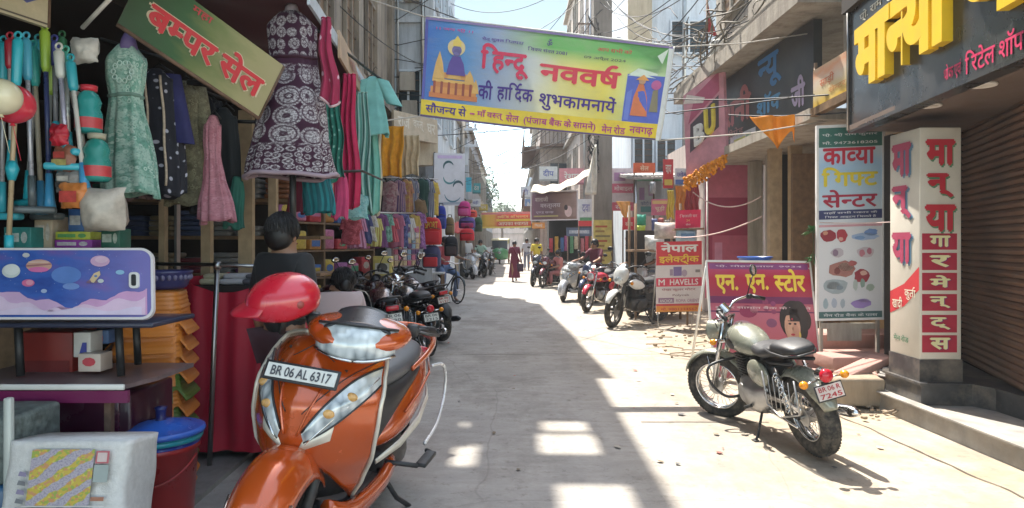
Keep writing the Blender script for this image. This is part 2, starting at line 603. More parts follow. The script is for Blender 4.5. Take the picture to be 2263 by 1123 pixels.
def window_part(bld, fr, a, b, w_, h, bars=4, depth=.06, frame_m=None, shutter=None):
    """a window set on a wall frame; a,b,w,h in metres on that frame"""
    f = Fr(fr.p(a / fr.W, b / fr.H, .012), fr.p((a + w_) / fr.W, b / fr.H, .012), fr.p(a / fr.W, (b + h) / fr.H, .012))
    mb = MB()
    t = .05
    for q in (RC(0, 0, 1, t / h), RC(0, 1 - t / h, 1, t / h), RC(0, t / h, t / w_, 1 - 2 * t / h), RC(1 - t / w_, t / h, t / w_, 1 - 2 * t / h), RC(.5 - t / 2 / w_, t / h, t / w_, 1 - 2 * t / h)):
        mb.prism(q, f, 0, depth)
    wn_ = mb.obj('window', frame_m or m_conc, bld, True)
    mb = MB()
    mb.prism(RC(t / w_, t / h, 1 - 2 * t / w_, 1 - 2 * t / h), f, -.004, .012)
    mb.obj('pane', shutter or m_glass, wn_).data.transform(M.Translation(-V(bld['_loc'])))
    if bars:
        mb = MB()
        for k in range(1, bars + 1):
            mb.tube([f.p(t / w_, k / (bars + 1), .035), f.p(1 - t / w_, k / (bars + 1), .035)], .009, 5)
        mb.obj('bar_grille', m_rust, wn_).data.transform(M.Translation(-V(bld['_loc'])))
    return wn_

# ---- first building on the left: two open shops below, tall weathered front above
B1 = thing('shop_building', 'weathered brown building over the open clothes and household shops, left foreground', 'building', (-2.8, 8.0, 0))
mb = MB()
mb.box((-4.6, 8.35, 7.1), (3.6, 14.7, 7.6))
for k in range(9):                                                    # pilasters and string courses
    mb.box((-2.745, 2.2 + 1.65 * k, 7.1), (.11, .34, 7.58))
for z in (4.35, 7.4):
    mb.box((-2.70, 8.35, z), (.20, 14.68, .16))
mb.obj('wall', m_brown, B1, True)
mb = MB()
# roof slab with its cut-outs (they let the patches of sun through to the street)
H1 = 11.0
def slab_from_ground(pts, z):
    return [(x - .22 * z, y + .5 * z) for x, y in pts]
holes = [(-.62, 4.42, -.24, 4.90), (-.57, 4.98, -.35, 5.50), (.20, 4.68, .62, 5.18), (.24, 5.23, .60, 5.53), (.27, 3.2, .70, 4.12), (-.75, 3.1, -.45, 3.93)]
hx = sorted({-5.0} | {v for h in holes for v in (h[0], h[2])} | {.92})
hy = sorted({1.5} | {v for h in holes for v in (h[1], h[3])} | {7.3})
for i in range(len(hx) - 1):
    for j in range(len(hy) - 1):
        cx_, cy_ = (hx[i] + hx[i + 1]) / 2, (hy[j] + hy[j + 1]) / 2
        if any(h[0] < cx_ < h[2] and h[1] < cy_ < h[3] for h in holes):
            continue
        mb.box((cx_ - .22 * H1, cy_ + .5 * H1, H1 - .03), (hx[i + 1] - hx[i], hy[j + 1] - hy[j], .06))
q = slab_from_ground([(-5, -10), (.9, -10), (.9, 1.5), (-5, 1.5)], H1)
mb.prism(q, Fr((0, 0, H1 - .06), (1, 0, H1 - .06), (0, 1, H1 - .06)), 0, .06)
q = slab_from_ground([(-5, 7.3), (1.11, 7.3), (.97, 10.2), (-5, 10.2)], H1)
mb.prism(q, Fr((0, 0, H1 - .06), (1, 0, H1 - .06), (0, 1, H1 - .06)), 0, .06)
mb.obj('roof', m_conc, B1, True)
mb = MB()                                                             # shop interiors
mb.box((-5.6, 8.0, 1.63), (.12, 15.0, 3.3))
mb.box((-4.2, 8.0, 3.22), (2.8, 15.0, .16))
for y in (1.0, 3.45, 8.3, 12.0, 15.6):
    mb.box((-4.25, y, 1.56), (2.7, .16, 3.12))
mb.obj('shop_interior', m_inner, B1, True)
f1 = Fr((-2.8, 16, 3.3), (-2.8, 1, 3.3), (-2.8, 16, 10.8))
f1 = Fr((-2.8, 1, 3.3), (-2.8, 16, 3.3), (-2.8, 1, 10.8))
for y, z in ((9.6, 1.35), (11.2, 1.35), (12.85, 1.35), (9.6, 4.5), (12.85, 4.5)):
    window_part(B1, f1, y - 1, z, .85, 1.5, 3, frame_m=m_brown, shutter=m_wood)

# ---- grey-blue building behind it that steps out into the street
B2 = thing('grey_building', 'tall stained grey-blue building whose side wall steps out behind the left end of the banner', 'building', (-1.85, 18.8, 0))
mb = MB()
mb.box((-4.6, 18.77, 5.5), (5.5, 6.15, 10.9))
for z in (3.6, 6.6, 9.4):
    mb.box((-1.80, 18.77, z), (.14, 6.3, .14))
    mb.box((-3.2, 15.66, z), (2.7, .09, .14))
mb.box((-1.9, 15.66, 6.4), (.2, .12, 9.0))
mb.obj('wall', m_greyblue, B2, True)
mb = MB()
q = slab_from_ground([(-4.5, 10.2), (.97, 10.2), (.64, 16.35), (-4.5, 16.35)], H1)
mb.prism(q, Fr((0, 0, H1 - .03), (1, 0, H1 - .03), (0, 1, H1 - .03)), 0, .14)
mb.obj('roof', m_conc, B2, True)
f2 = Fr((-4.6, 15.695, 3.7), (-1.85, 15.695, 3.7), (-4.6, 15.695, 10.9))
for x, z in ((.9, .5), (1.9, .5), (1.9, 3.3), (.9, 3.3)):
    window_part(B2, f2, x, z, .62, 1.25, 4, frame_m=m_bluewhite)
f2 = Fr((-1.85, 15.7, 3.7), (-1.85, 21.8, 3.7), (-1.85, 15.7, 10.9))
for y in (.6, 2.4, 4.2):
    for z in (.6, 3.4):
        window_part(B2, f2, y, z, .8, 1.3, 4, frame_m=m_bluewhite)
mb = MB()                                                             # small balcony high up
mb.box((-1.55, 19.5, 6.62), (.6, 3.2, .12)); mb.box((-1.27, 19.5, 7.2), (.05, 3.2, .06))
for k in range(17):
    mb.box((-1.27, 17.95 + k * .194, 6.92), (.03, .03, .5))
mb.obj('balcony', m_greyblue, B2, True)

def block(name, label, x0, x1, y0, y1, h, m, storeys=3, side='L', wins=True, cat='building', front=True):
    b = thing(name, label, cat, ((x0 + x1) / 2, (y0 + y1) / 2, 0))
    mb = MB()
    mb.box(((x0 + x1) / 2, (y0 + y1) / 2, h / 2 - .02), (x1 - x0, y1 - y0, h))
    mb.obj('wall', m, b, True)
    sh = h / storeys
    mb = MB()
    for s in range(1, storeys + 1):
        mb.box(((x0 + x1) / 2, (y0 + y1) / 2, s * sh - .04), (x1 - x0 + .36, y1 - y0 + .3, .13))
    mb.box(((x0 + x1) / 2, y0 + .03, h + .37), (x1 - x0 + .1, .12, .7))
    mb.obj('ledge', m_conc, b, True)
    fx = x1 if side == 'L' else x0
    fs = Fr((fx, y0, 0), (fx, y1, 0), (fx, y0, h)) if side == 'L' else Fr((fx, y1, 0), (fx, y0, 0), (fx, y1, h))
    if wins:
        nw = max(2, int((y1 - y0) / 2.2))
        for s in range(storeys):
            for k in range(nw):
                window_part(b, fs, (k + .25) * (y1 - y0) / nw, s * sh + .95, .5 * (y1 - y0) / nw, sh * .48, 3)
        if front:
            ff = Fr((x0, y0, 0), (x1, y0, 0), (x0, y0, h))
            nw = max(1, int((x1 - x0) / 1.6))
            for s in range(1, storeys):
                for k in range(nw):
                    window_part(b, ff, (k + .25) * (x1 - x0) / nw, s * sh + .8, .5 * (x1 - x0) / nw, sh * .5, 3)
    return b

block('low_building', 'low pale shop row just past the grey-blue building, under the pink backpacks', -7.0, -2.15, 22.0, 27.3, 4.1, m_beige, 1)
block('tall_building', 'tall pale grey building past the low shop row, left side of the street', -8, -2.3, 27.5, 32.4, 6.6, m_bluewhite, 2)
block('grey_building', 'narrow grey house beyond the cyan shutter, left side', -8, -2.1, 32.6, 45, 7.0, m_greyblue, 2)
block('distant_building', 'hazy beige house on the left near the end of the street', -9, -2.4, 46, 62, 7.6, m_beige, 2)
block('distant_building', 'smallest hazy house on the left, closing the street view', -12, -2.9, 64, 100, 8.0, m_greyblue, 2)
block('distant_building', 'hazy pale house on the right edge of the sky gap', 1.7, 10, 52, 78, 8.0, m_bluewhite, 2, 'R')
block('distant_building', 'far block straight ahead closing the end of the bazaar', -9, 9, 112, 122, 6.0, m_pinkish, 2, 'R')
block('distant_building', 'hazy grey block behind the brown balconies, right of the sky gap', 1.9, 9, 80, 108, 8.2, m_conc, 2, 'R')

# ---- right side
BR5 = block('brown_building', 'cluttered brown building with balconies behind the brown hanging banner', 1.45, 9.0, 35.0, 50.0, 9.6, m_oldbrick, 3, 'R')
mb = MB()
for z in (3.3, 6.4):
    mb.box((1.05, 40, z), (.9, 9.6, .12))
    for k in range(24):
        mb.box((.64, 35.4 + k * .4, z + .45), (.035, .035, .8))
    mb.box((.64, 40, z + .88), (.05, 9.6, .05))
    mb.box((3.6, 34.6, z), (4.4, .8, .12))
    for k in range(22):
        mb.box((1.5 + k * .2, 34.25, z + .45), (.03, .03, .8))
    mb.box((3.6, 34.25, z + .88), (4.4, .05, .05))
mb.obj('balcony', m_rust, BR5, True)
BR4b = block('brown_building', 'tall dark brown house rising behind the right half of the banner', 2.75, 9.0, 27.5, 34.0, 12.5, m_oldbrick, 4, 'R')
mb = MB()
for z in (6.2, 9.2):
    mb.box((4.4, 27.1, z), (3.6, .7, .12))
    for k in range(19):
        mb.box((2.65 + k * .19, 26.78, z + .45), (.03, .03, .85))
    mb.box((4.4, 26.78, z + .9), (3.6, .05, .06))
mb.obj('balcony', m_rust, BR4b, True)
mb = MB()
for x, z0, z1 in ((2.85, 0, 12), (3.05, 5, 12)):
    mb.tube([(x, 26.9, z0), (x + .05, 26.9, z1)], .045, 6)
mb.obj('drain_pipe', m_steel, BR4b, True)

BR4 = thing('plastered_building', 'stained blue-white plastered building behind the concrete pole and banner', 'building', (6.0, 21.5, 0))
mb = MB()
mb.box((7.2, 22.6, 6.6), (7.4, 5.2, 13.2))
mb.obj('wall', m_bluewhite, BR4, True)
mb = MB()
mb.box((3.75, 19.93, 7.9), (.7, .12, 3.0))
mb.add([(3.42, 19.86, 9.4), (4.08, 19.86, 9.4), (3.95, 19.86, 10.2), (3.55, 19.86, 10.2), (3.42, 19.99, 9.4), (4.08, 19.99, 9.4), (3.95, 19.99, 10.2), (3.55, 19.99, 10.2)], [(0, 1, 2, 3), (0, 3, 7, 4), (1, 5, 6, 2), (3, 2, 6, 7)])
mb.box((3.75, 19.93, 11.5), (.34, .12, 2.6))
mb.obj('chimney_shaft', m_beige, BR4, True)
ff = Fr((3.5, 19.99, 0), (10.9, 19.99, 0), (3.5, 19.99, 13.2))
for x, z, w_, h in ((.05, 3.5, .62, 1.05), (.72, 3.5, .62, 1.05), (1.15, 7.0, 1.1, 1.0), (3.4, 6.5, 1.2, 1.6), (1.1, 10.3, 1.2, 1.5)):
    window_part(BR4, ff, x, z, w_, h, 5, frame_m=m_bluewhite)
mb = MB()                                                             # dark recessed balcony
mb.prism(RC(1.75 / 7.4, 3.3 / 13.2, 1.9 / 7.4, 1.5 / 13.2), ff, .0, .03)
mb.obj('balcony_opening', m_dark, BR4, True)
mb = MB()
mb.box((5.9, 19.5, 3.2), (3.2, 1.0, .10))
for k in range(17):
    mb.box((4.4 + k * .19, 19.05, 3.55), (.025, .025, .6))
mb.box((5.9, 19.05, 3.87), (3.2, .04, .04))
mb.obj('balcony', m_conc, BR4, True)
mb = MB()
mb.tube([(5.0, 19.7, 0), (5.0, 19.7, 8), (5.06, 19.7, 13)], .06, 8)
mb.obj('drain_pipe', m_steel, BR4, True)
# ground floor of that building: bright shop boards
mb = MB()
mb.box((4.6, 19.2, 1.2), (2.6, .1, 2.4))
mb.obj('shop_front', m_pinkish, BR4, True)

# ---- building with the long concrete ledge and the black sign
BR2 = thing('ledge_building', 'old building with long sunlit concrete ledge over the black sign, right side', 'building', (3.6, 9.4, 0))
mb = MB()
mb.box((5.2, 9.5, 7.2), (3.0, 5.6, 5.8))
for y, zc_, hh_ in ((7.0, 3.55, 1.2), (12.15, 3.3, 2.0)):
    mb.box((3.62, y, zc_), (.16, .5, hh_))
mb.obj('wall', m_conc, BR2, True)
mb = MB()
mb.prism([(3.05, 7.25), (5.0, 7.25), (5.0, 12.6), (3.0, 12.6)], Fr((0, 0, 4.02), (1, 0, 4.02), (0, 1, 4.02)), 0, .22)
mb.prism([(3.1, 7.3), (3.18, 7.3), (3.13, 12.6), (3.05, 12.6)], Fr((0, 0, 4.243), (1, 0, 4.243), (0, 1, 4.243)), 0, .10)
mb.obj('ledge', m_conc, BR2, True)
mb = MB()
mb.prism([(3.2, 7.3), (5.0, 7.3), (5.0, 11.6), (3.2, 11.6)], Fr((0, 0, 2.78), (1, 0, 2.78), (0, 1, 2.78)), 0, .12)
mb.obj('canopy_slab', m_conc, BR2, True)
mb = MB()
mb.box((4.7, 9.2, 1.5), (.1, 4.6, 2.6))
mb.obj('back_wall', m_palewood, BR2, True)
mb = MB()                                                              # timber and grey uprights in the recess
for px, d, w_, t in ((1668, 11.0, .2, .1), (1712, 10.2, .24, .1), (1735, 10.6, .1, .08)):
    p = P(px, 537, d)
    mb.box((p.x, d, 1.42), (w_, t, 2.7))
mb.obj('upright', m_conc, BR2, True)
mb = MB()
for px, d, w_ in ((1712, 9.6, .17), (1757, 9.3, .16)):
    p = P(px, 537, d)
    mb.box((p.x, d, 1.42), (w_, .1, 2.72))
mb.obj('door_post', m_palewood, BR2, True)
mb = MB()
p = P(1790, 537, 9.0)
mb.box((p.x, 9.15, 1.45), (.36, .06, 2.4)); mb.box((p.x + .34, 9.2, 1.45), (.3, .06, 2.4))
mb.obj('door', m_wood, BR2, True)
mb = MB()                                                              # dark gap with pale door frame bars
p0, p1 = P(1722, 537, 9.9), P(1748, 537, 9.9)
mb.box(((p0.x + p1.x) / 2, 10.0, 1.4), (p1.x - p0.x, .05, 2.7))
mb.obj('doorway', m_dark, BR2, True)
f3 = Fr((3.70, 12.3, 4.3), (3.70, 6.7, 4.3), (3.70, 12.3, 10.1))
for y, z in ((.5, 1.0), (2.2, 1.0), (3.9, 1.0)):
    window_part(BR2, f3, y, z, 1.0, 1.5, 4, frame_m=m_conc, shutter=m_wood)

# ---- pink shop further on
BR3 = thing('pink_shop', 'magenta-walled shop front beyond the black sign, right side', 'shop', (4.2, 13.6, 0))
m_magenta = mat((.30, .035, .085), .5, var=.12, scale=3)
m_magenta2 = mat((.42, .10, .17), .45, var=.15, scale=4)
mb = MB()
mb.box((6.2, 15.4, 1.9), (4.1, 5.4, 3.8))
mb.obj('wall', m_pinkish, BR3, True)
fp = Fr(P(1562, 660, 11.7), P(1684, 660, 11.7), P(1562, 350, 11.7))
mb = MB()
mb.prism(RC(0, 0, 1, 1), fp, -.1, 0)
mb.obj('display_panel', m_magenta, BR3, True)
patches(BR3, 'panel_print', [(RC(0, .72, .98, .26), (.48, .13, .2), fp, 1), (RC(.1, 0, .86, .45), (.42, .09, .15), fp, 1), (RC(.14, .0, .14, .40), (.50, .2, .3), fp, 2), (RC(.80, .5, .12, .35), (.55, .40, .25), fp, 2)])
lettering(BR3, [('70', .30, .02, .36, .24, (.62, .40, .16), fp)], 'panel_numerals')
mb = MB()
mb.tube([fp.p(0, 0, .03), fp.p(0, 1, .03), fp.p(1, 1, .03), fp.p(1, 0, .03)], .018, 6)
mb.obj('panel_frame', mat((.62, .60, .58), .5), BR3, True)
BRS = thing('shop_building', 'flat-roofed shop row between the concrete pole and the pink shop', 'building', (5.2, 18, 0))
mb = MB()
mb.box((6.1, 18.3, 1.5), (3.0, 1.4, 3.1))
mb.obj('wall', m_pinkish, BRS, True)
mb = MB()
mb.add([(2.95, 16.6, 3.05), (5.6, 16.6, 3.12), (5.6, 18.9, 3.4), (2.95, 18.9, 3.34), (2.95, 16.6, 3.0), (5.6, 16.6, 3.07), (5.6, 18.9, 3.35), (2.95, 18.9, 3.29)], [(0, 1, 2, 3), (7, 6, 5, 4), (0, 4, 5, 1), (1, 5, 6, 2), (3, 2, 6, 7), (0, 3, 7, 4)])
for k in range(26):
    mb.tube([(2.97 + k * .104, 16.58, 3.075 + k * .0027), (2.97 + k * .104, 18.9, 3.365 + k * .0027)], .02, 6)
mb.obj('tin_roof', mat((.34, .33, .32), .5, .6, var=.3, dirt=.5), BRS, True)
mb = MB()
mb.tube([(3.05, 16.7, 0), (3.05, 16.7, 3.0)], .03, 6); mb.tube([(4.1, 16.7, 0), (4.1, 16.7, 3.05)], .03, 6)
mb.obj('roof_post', m_steel, BRS, True)

# ---- the near right-hand shop with shutter, plinth and steps
BR1 = thing('shutter_shop', 'closed garment shop with brown roller shutter under the black and yellow sign', 'shop', (4.2, 5.0, 0))
m_kerb = mat((.30, .285, .265), .75, var=.3, scale=5, bump=.3, dirt=.5)
m_tile = mat((.055, .055, .058), .35, var=.4, scale=6, dirt=.6)
TOPF = lambda z: Fr((0, 0, z), (1, 0, z), (0, 1, z))
mb = MB()
mb.prism([(3.24, 6.05), (3.36, 2.0), (6.5, 2.0), (6.5, 7.2), (3.9, 7.2)], TOPF(-.05), 0, .185)
mb.prism([(3.20, 6.08), (3.32, 1.98), (3.40, 1.98), (3.30, 6.08)], TOPF(.128), .01, .022)
mb.obj('step', m_kerb, BR1, True)
mb = MB()
mb.prism([(3.315, 6.02), (3.315, 5.50), (3.70, 5.46), (3.78, 5.30), (3.92, 2.0), (6.5, 2.0), (6.5, 7.1), (3.9, 7.1)], TOPF(.132), 0, .165)
mb.prism([(3.295, 6.04), (3.295, 5.48), (3.69, 5.44), (3.765, 5.29), (3.90, 1.98), (6.5, 1.98), (6.5, 7.1), (3.9, 7.1)], TOPF(.298), 0, .018)
mb.obj('plinth', m_tile, BR1, True)
# shutter on its oblique line
a0, a1 = V((4.32, 6.5, 0)), V((3.80, 2.2, 0))
a1 = a0 + (V((3.85, 5.1, 0)) - a0) * 2.6
m_shut = mat((.24, .145, .105), .5, .35, var=.25, scale=3, dirt=.35)
mb = MB()
prof = []
nsl = 40
z0, z1 = .33, 2.75
nd = V((-(a1 - a0).y, (a1 - a0).x, 0)).normalized()
if nd.x > 0: nd = -nd
vs = []
for k in range(nsl):
    zb = z0 + (z1 - z0) * k / nsl; h = (z1 - z0) / nsl
    for dz, dn in ((0, .002), (.12, .012), (.5, .022), (.85, .010), (.97, -.004)):
        for p in (a0, a1):
            vs.append(p + nd * dn + V((0, 0, zb + dz * h)))
mb.add(vs, [(2 * k, 2 * k + 1, 2 * k + 3, 2 * k + 2) for k in range(len(vs) // 2 - 1)], 0, False)
mb.obj('roller_shutter', m_shut, BR1, True)
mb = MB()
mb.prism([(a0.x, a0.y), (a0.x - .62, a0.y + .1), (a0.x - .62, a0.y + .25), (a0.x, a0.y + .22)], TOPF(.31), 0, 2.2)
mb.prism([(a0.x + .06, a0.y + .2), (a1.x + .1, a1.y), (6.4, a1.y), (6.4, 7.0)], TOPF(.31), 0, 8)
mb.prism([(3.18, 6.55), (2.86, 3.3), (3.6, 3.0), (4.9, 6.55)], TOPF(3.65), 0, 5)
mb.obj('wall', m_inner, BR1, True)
mb = MB()
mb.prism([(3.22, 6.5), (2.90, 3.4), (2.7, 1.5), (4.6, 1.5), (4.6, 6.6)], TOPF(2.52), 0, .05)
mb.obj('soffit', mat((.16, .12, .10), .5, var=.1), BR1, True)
for (px, py) in ((2173, 187), (2055, 233)):
    d = (2.515 - HC) * FPX / (HY - py)
    p = P(px, py, d)
    mb = MB()
    mb.torus((p.x, p.y, 2.512), .075, .010, (0, 0, 1), 24, 6)
    dl = mb.obj('downlight', mat((.75, .72, .68), .4), BR1, True)
    mb = MB()
    mb.cyl((p.x, p.y, 2.515), (p.x, p.y, 2.505), .07, seg=24)
    mb.obj('lens', mat((.80, .74, .66), .3), dl).data.transform(M.Translation(-V(BR1['_loc'])))

# ================================================================ SIGNS ON THE RIGHT
def flex(name, stops_u, tint_top=None):
    """translucent printed vinyl: ink colours vary over the sheet, light glows through"""
    g = N(name)
    tc = g.n('TexCoord'); sp = g.n('SeparateXYZ'); g.l(tc.outputs['UV'], sp.inputs[0])
    nz = g.noise(tc.outputs['UV'], 2.5, 4)
    ad = g.n('Math', operation='MULTIPLY_ADD'); g.l(nz, ad.inputs[0]); ad.inputs[1].default_value = .12; g.l(sp.outputs[0], ad.inputs[2])
    c = g.ramp(ad.outputs[0], stops_u)
    if tint_top:
        av = g.n('Math', operation='MULTIPLY_ADD'); g.l(nz, av.inputs[0]); av.inputs[1].default_value = .15; g.l(sp.outputs[1], av.inputs[2])
        fu = g.ramp(sp.outputs[0], [(.30, 0.0), (.52, 1.0)])
        fv = g.ramp(av.outputs[0], [(.74, 0.0), (.92, 1.0)])
        ml = g.n('Math', operation='MULTIPLY'); g.l(fu, ml.inputs[0]); g.l(fv, ml.inputs[1])
        c = g.mix(ml.outputs[0], c, tint_top)
    c = g.mix(g.ramp(g.noise(tc.outputs['UV'], 5, 7, .7), [(.5, 0.0), (.75, .35)]), c, (.40, .36, .30))
    g.base(c).set(Roughness=.4)
    g.bump(g.noise(g.co('UV', scale=(1, .5, 1)), 9, 5, .6), .6, .03)
    tr = g.n('BsdfTranslucent'); g.l(c, tr.inputs[0])
    mx = g.n('MixShader'); mx.inputs[0].default_value = .42
    g.l(g.b.outputs[0], mx.inputs[1]); g.l(tr.outputs[0], mx.inputs[2])
    g.l(mx.outputs[0], g.t.nodes['Material Output'].inputs[0])
    return g.m

# ---- street banner
D, DT = 7.4, 7.85
bl, br_, tl = P(929, 257, D), P(1456, 311, D), P(941, 38, DT)
BFR = Fr(bl, br_, tl)
ban = thing('street_banner', 'wide printed festival banner stretched on ropes across the street', 'banner', tuple(BFR.p(.5, 0)))
TRc = P(1487, 104, DT)
def bpt(u, v, h=0.0):
    a = V(bl).lerp(br_, u); b = V(tl).lerp(TRc, u)
    p = a.lerp(b, v)
    p.y += .03 * math.sin(u * 9 + v * 2.2) * math.sin(pi * v) + .03 * max(0, u - .72) * math.sin((u + v * .6) * 26) - h
    p.z += -.018 * math.sin(pi * u) * (1 - v)
    return p
class BF:                                              # lets patches and lettering follow the sheet
    curved = True
    W = BFR.W; H = BFR.H
    def p(s, a, b, h=0.0):
        return bpt(a, b, .006 + h * 1.5)
bf = BF()
m_flex = flex('banner_vinyl', [(.05, (.09, .22, .62)), (.22, (.16, .38, .70)), (.36, (.42, .52, .68)), (.5, (.62, .66, .60)), (.62, (.74, .70, .28)), (.8, (.78, .70, .14)), (1.0, (.55, .72, .40))], (.16, .45, .13))
mb = MB()
mb.grid(lambda u, v: bpt(u, v), 64, 24, uv=True)
mb.obj('sheet', m_flex, ban, True)
bp = [(RC(0, 0, 1, .165), (.80, .58, .03), bf, 1), (RC(0, .165, .012, .835), (.10, .10, .35), bf, 2), (RC(.985, 0, .015, 1), (.75, .75, .70), bf, 2),
      (RC(.0, .975, 1, .025), (.25, .18, .35), bf, 2), (RC(.0, 0, 1, .018), (.12, .07, .16), bf, 2),
      (RC(.835, .165, .15, .49), (.10, .14, .52), bf, 1)]
# temple print on the left: tiers, towers, finial and a plain robed figure standing behind it
for a, b, w_, h, c in ((.03, .20, .20, .05, (.62, .20, .05)), (.035, .25, .19, .06, (.68, .28, .07)), (.05, .31, .16, .05, (.60, .22, .06)), (.04, .36, .18, .03, (.75, .45, .12)), (.06, .40, .12, .06, (.66, .30, .09))):
    bp.append((RC(a, b, w_, h), c, bf, 1))
for a in (.045, .075, .105, .135, .165, .195):
    bp.append((RC(a, .245, .010, .12), (.33, .08, .04), bf, 2))
for a, b, w_, h in ((.04, .39, .05, .28), (.17, .37, .045, .13), (.10, .40, .06, .14), (.205, .28, .03, .14)):
    bp.append(([(a, b), (a + w_, b), (a + w_ * .8, b + h * .55), (a + w_ * .55, b + h * .93), (a + w_ * .5, b + h), (a + w_ * .45, b + h * .93), (a + w_ * .2, b + h * .55)], (.72, .42, .12), bf, 2))
bp += [([(.095, .44), (.175, .44), (.165, .56), (.15, .63), (.118, .63), (.105, .56)], (.13, .08, .30), bf, 3), (DC(.134, .665, .015, .04), (.16, .13, .28), bf, 4),
       (DC(.132, .72, .036, .085), (.78, .60, .28), bf, 3), (DC(.134, .69, .020, .05), (.20, .17, .36), bf, 4), (RC(.118, .73, .033, .05), (.80, .58, .12), bf, 5), ([(.118, .78), (.151, .78), (.1345, .84)], (.85, .62, .12), bf, 5)]
# right-hand print: standing figure in orange with banners
bp += [([(.865, .23), (.935, .23), (.925, .42), (.905, .56), (.885, .56), (.87, .42)], (.72, .20, .06), bf, 2), (DC(.897, .59, .014, .035), (.55, .30, .16), bf, 3),
       ([(.87, .60), (.925, .60), (.90, .66)], (.75, .35, .08), bf, 3), ([(.94, .28), (.975, .28), (.965, .52), (.945, .5)], (.26, .22, .12), bf, 2), (DC(.955, .56, .02, .05), (.55, .12, .30), bf, 3), ([(.84, .18), (.86, .18), (.862, .5), (.842, .46)], (.16, .22, .6), bf, 2)]
bp += [([(.95, .63), (.985, .97), (.835, .64)], (.70, .78, .62), bf, 1)]
patches(ban, 'printed_picture', bp)
lettering(ban, [
    ('\u093fहन~दू', .232, .46, .20, .34, (.66, .03, .08), bf, dict(off=.035)),
    ('नववष^', .475, .485, .335, .24, (.70, .05, .07), bf, dict(off=.035)),
    ('की', .232, .235, .06, .19, (.06, .02, .22), bf, dict(off=.02)),
    ('हा\u093fद^क', .31, .225, .15, .20, (.06, .02, .22), bf, dict(off=.02)),
    ('शुभकामनाये\u0902', .485, .19, .32, .21, (.06, .02, .22), bf, dict(off=.02)),
    ('सौजन~य से', .02, .045, .17, .10, (.07, .03, .22), bf, dict(off=.02)),
    ('-', .205, .075, .02, .015, (.5, .05, .2), bf),
    ('माँ वस्त्र', .235, .045, .11, .09, (.45, .03, .22), bf),
    ('सेल', .355, .045, .055, .09, (.45, .03, .22), bf),
    ('(पंजाब बैंक के सामने)', .43, .03, .30, .10, (.45, .03, .22), bf),
    ('मेन रोड', .755, .03, .10, .09, (.45, .03, .22), bf),
    ('नवगढ़', .87, .03, .10, .09, (.45, .03, .22), bf),
    ('\u0964\u0964 जय श्री \u0964\u0964', .045, .875, .15, .045, (.62, .10, .32), bf),
    ('चैत्र शुक्ल प्रतिपदा', .232, .815, .17, .05, (.12, .06, .30), bf),
    ('\u0950', .495, .85, .022, .075, (.10, .05, .22), bf),
    ('विक्रम संवत 2081', .42, .775, .16, .045, (.10, .06, .2), bf),
    ('आप सभी को', .70, .86, .14, .05, (.6, .08, .06), bf),
    ('09 अप्रैल 2024', .65, .76, .17, .045, (.12, .12, .1), bf)])
mb = MB()
for q in ((bl, (-1, 0, -.1), 3.0), (tl, (-1, .0, .35), 2.3), (br_, (1, 0, .12), 2.0), (TRc, (1, 0, .10), 1.6)):
    a = V(q[0]); b = a + V(q[1]) * q[2]
    mb.tube([a, a.lerp(b, .5) - V((0, 0, .04)), b], .008, 5)
mb.obj('rope', mat((.45, .42, .38), .8), ban, True)
mb = MB()
mb.tube([bpt(k / 24, 1, -.004) + V((0, 0, .012)) for k in range(25)], .011, 6)
mb.tube([bpt(1, k / 12, -.004) + V((.01, 0, 0)) for k in range(13)], .013, 6)
mb.obj('hem', mat((.78, .76, .72), .6), ban, True)

# ---- black sign board with raised yellow letters
sx = lambda d: 2.459 + .1195 * d
MF = Fr((sx(6.5), 6.5, 2.5), (sx(2.4), 2.4, 2.5), (sx(6.5), 6.5, 3.95))
man = thing('shop_sign', 'large black fascia board with raised yellow letters above the roller shutter', 'sign', tuple(MF.p(.5, 0)))
mb = MB()
mb.prism(RC(0, 0, 1, 1), MF, -.12, 0)
mb.prism(RC(0, 0, 1, .02), MF, 0, .012); mb.prism(RC(0, .02, .006, .98), MF, 0, .012)
mb.obj('panel', mat((.030, .031, .034), .28, var=.25, scale=3, dirt=.12), man, True)
def ma(d): return (6.5 - d) / 4.1
def mz(z): return (z - 2.5) / 1.45
m_yel = mat((.80, .52, .015), .38, var=.06)
mb = MB()
put(mb, 'मान~या', MF, ma(6.2), mz(2.83), ma(4.56) - ma(6.2), .56 / 1.45, lay=14, off=.05, ext=.05)
put(mb, 'गार', MF, ma(4.42), mz(2.80), .34, .56 / 1.45, lay=14, off=.05, ext=.05)
mb.obj('raised_lettering', m_yel, man, True)
lettering(man, [('थोक एवं', ma(4.75), mz(2.56), .055, .09, (.62, .03, .12), MF), ('\u093fरटेल शॉप', ma(4.48), mz(2.555), .15, .105, (.62, .03, .12), MF),
                ('प्रो. राम कुमार', ma(6.25), mz(3.46), .22, .075, (.62, .62, .58), MF)])
mb = MB()                                               # straps and a thin cable in front
mb.tube([MF.p(.0, .02, .02), MF.p(.0, 1, .02)], .012, 6)
mb.obj('edge_cable', m_steel, man, True)

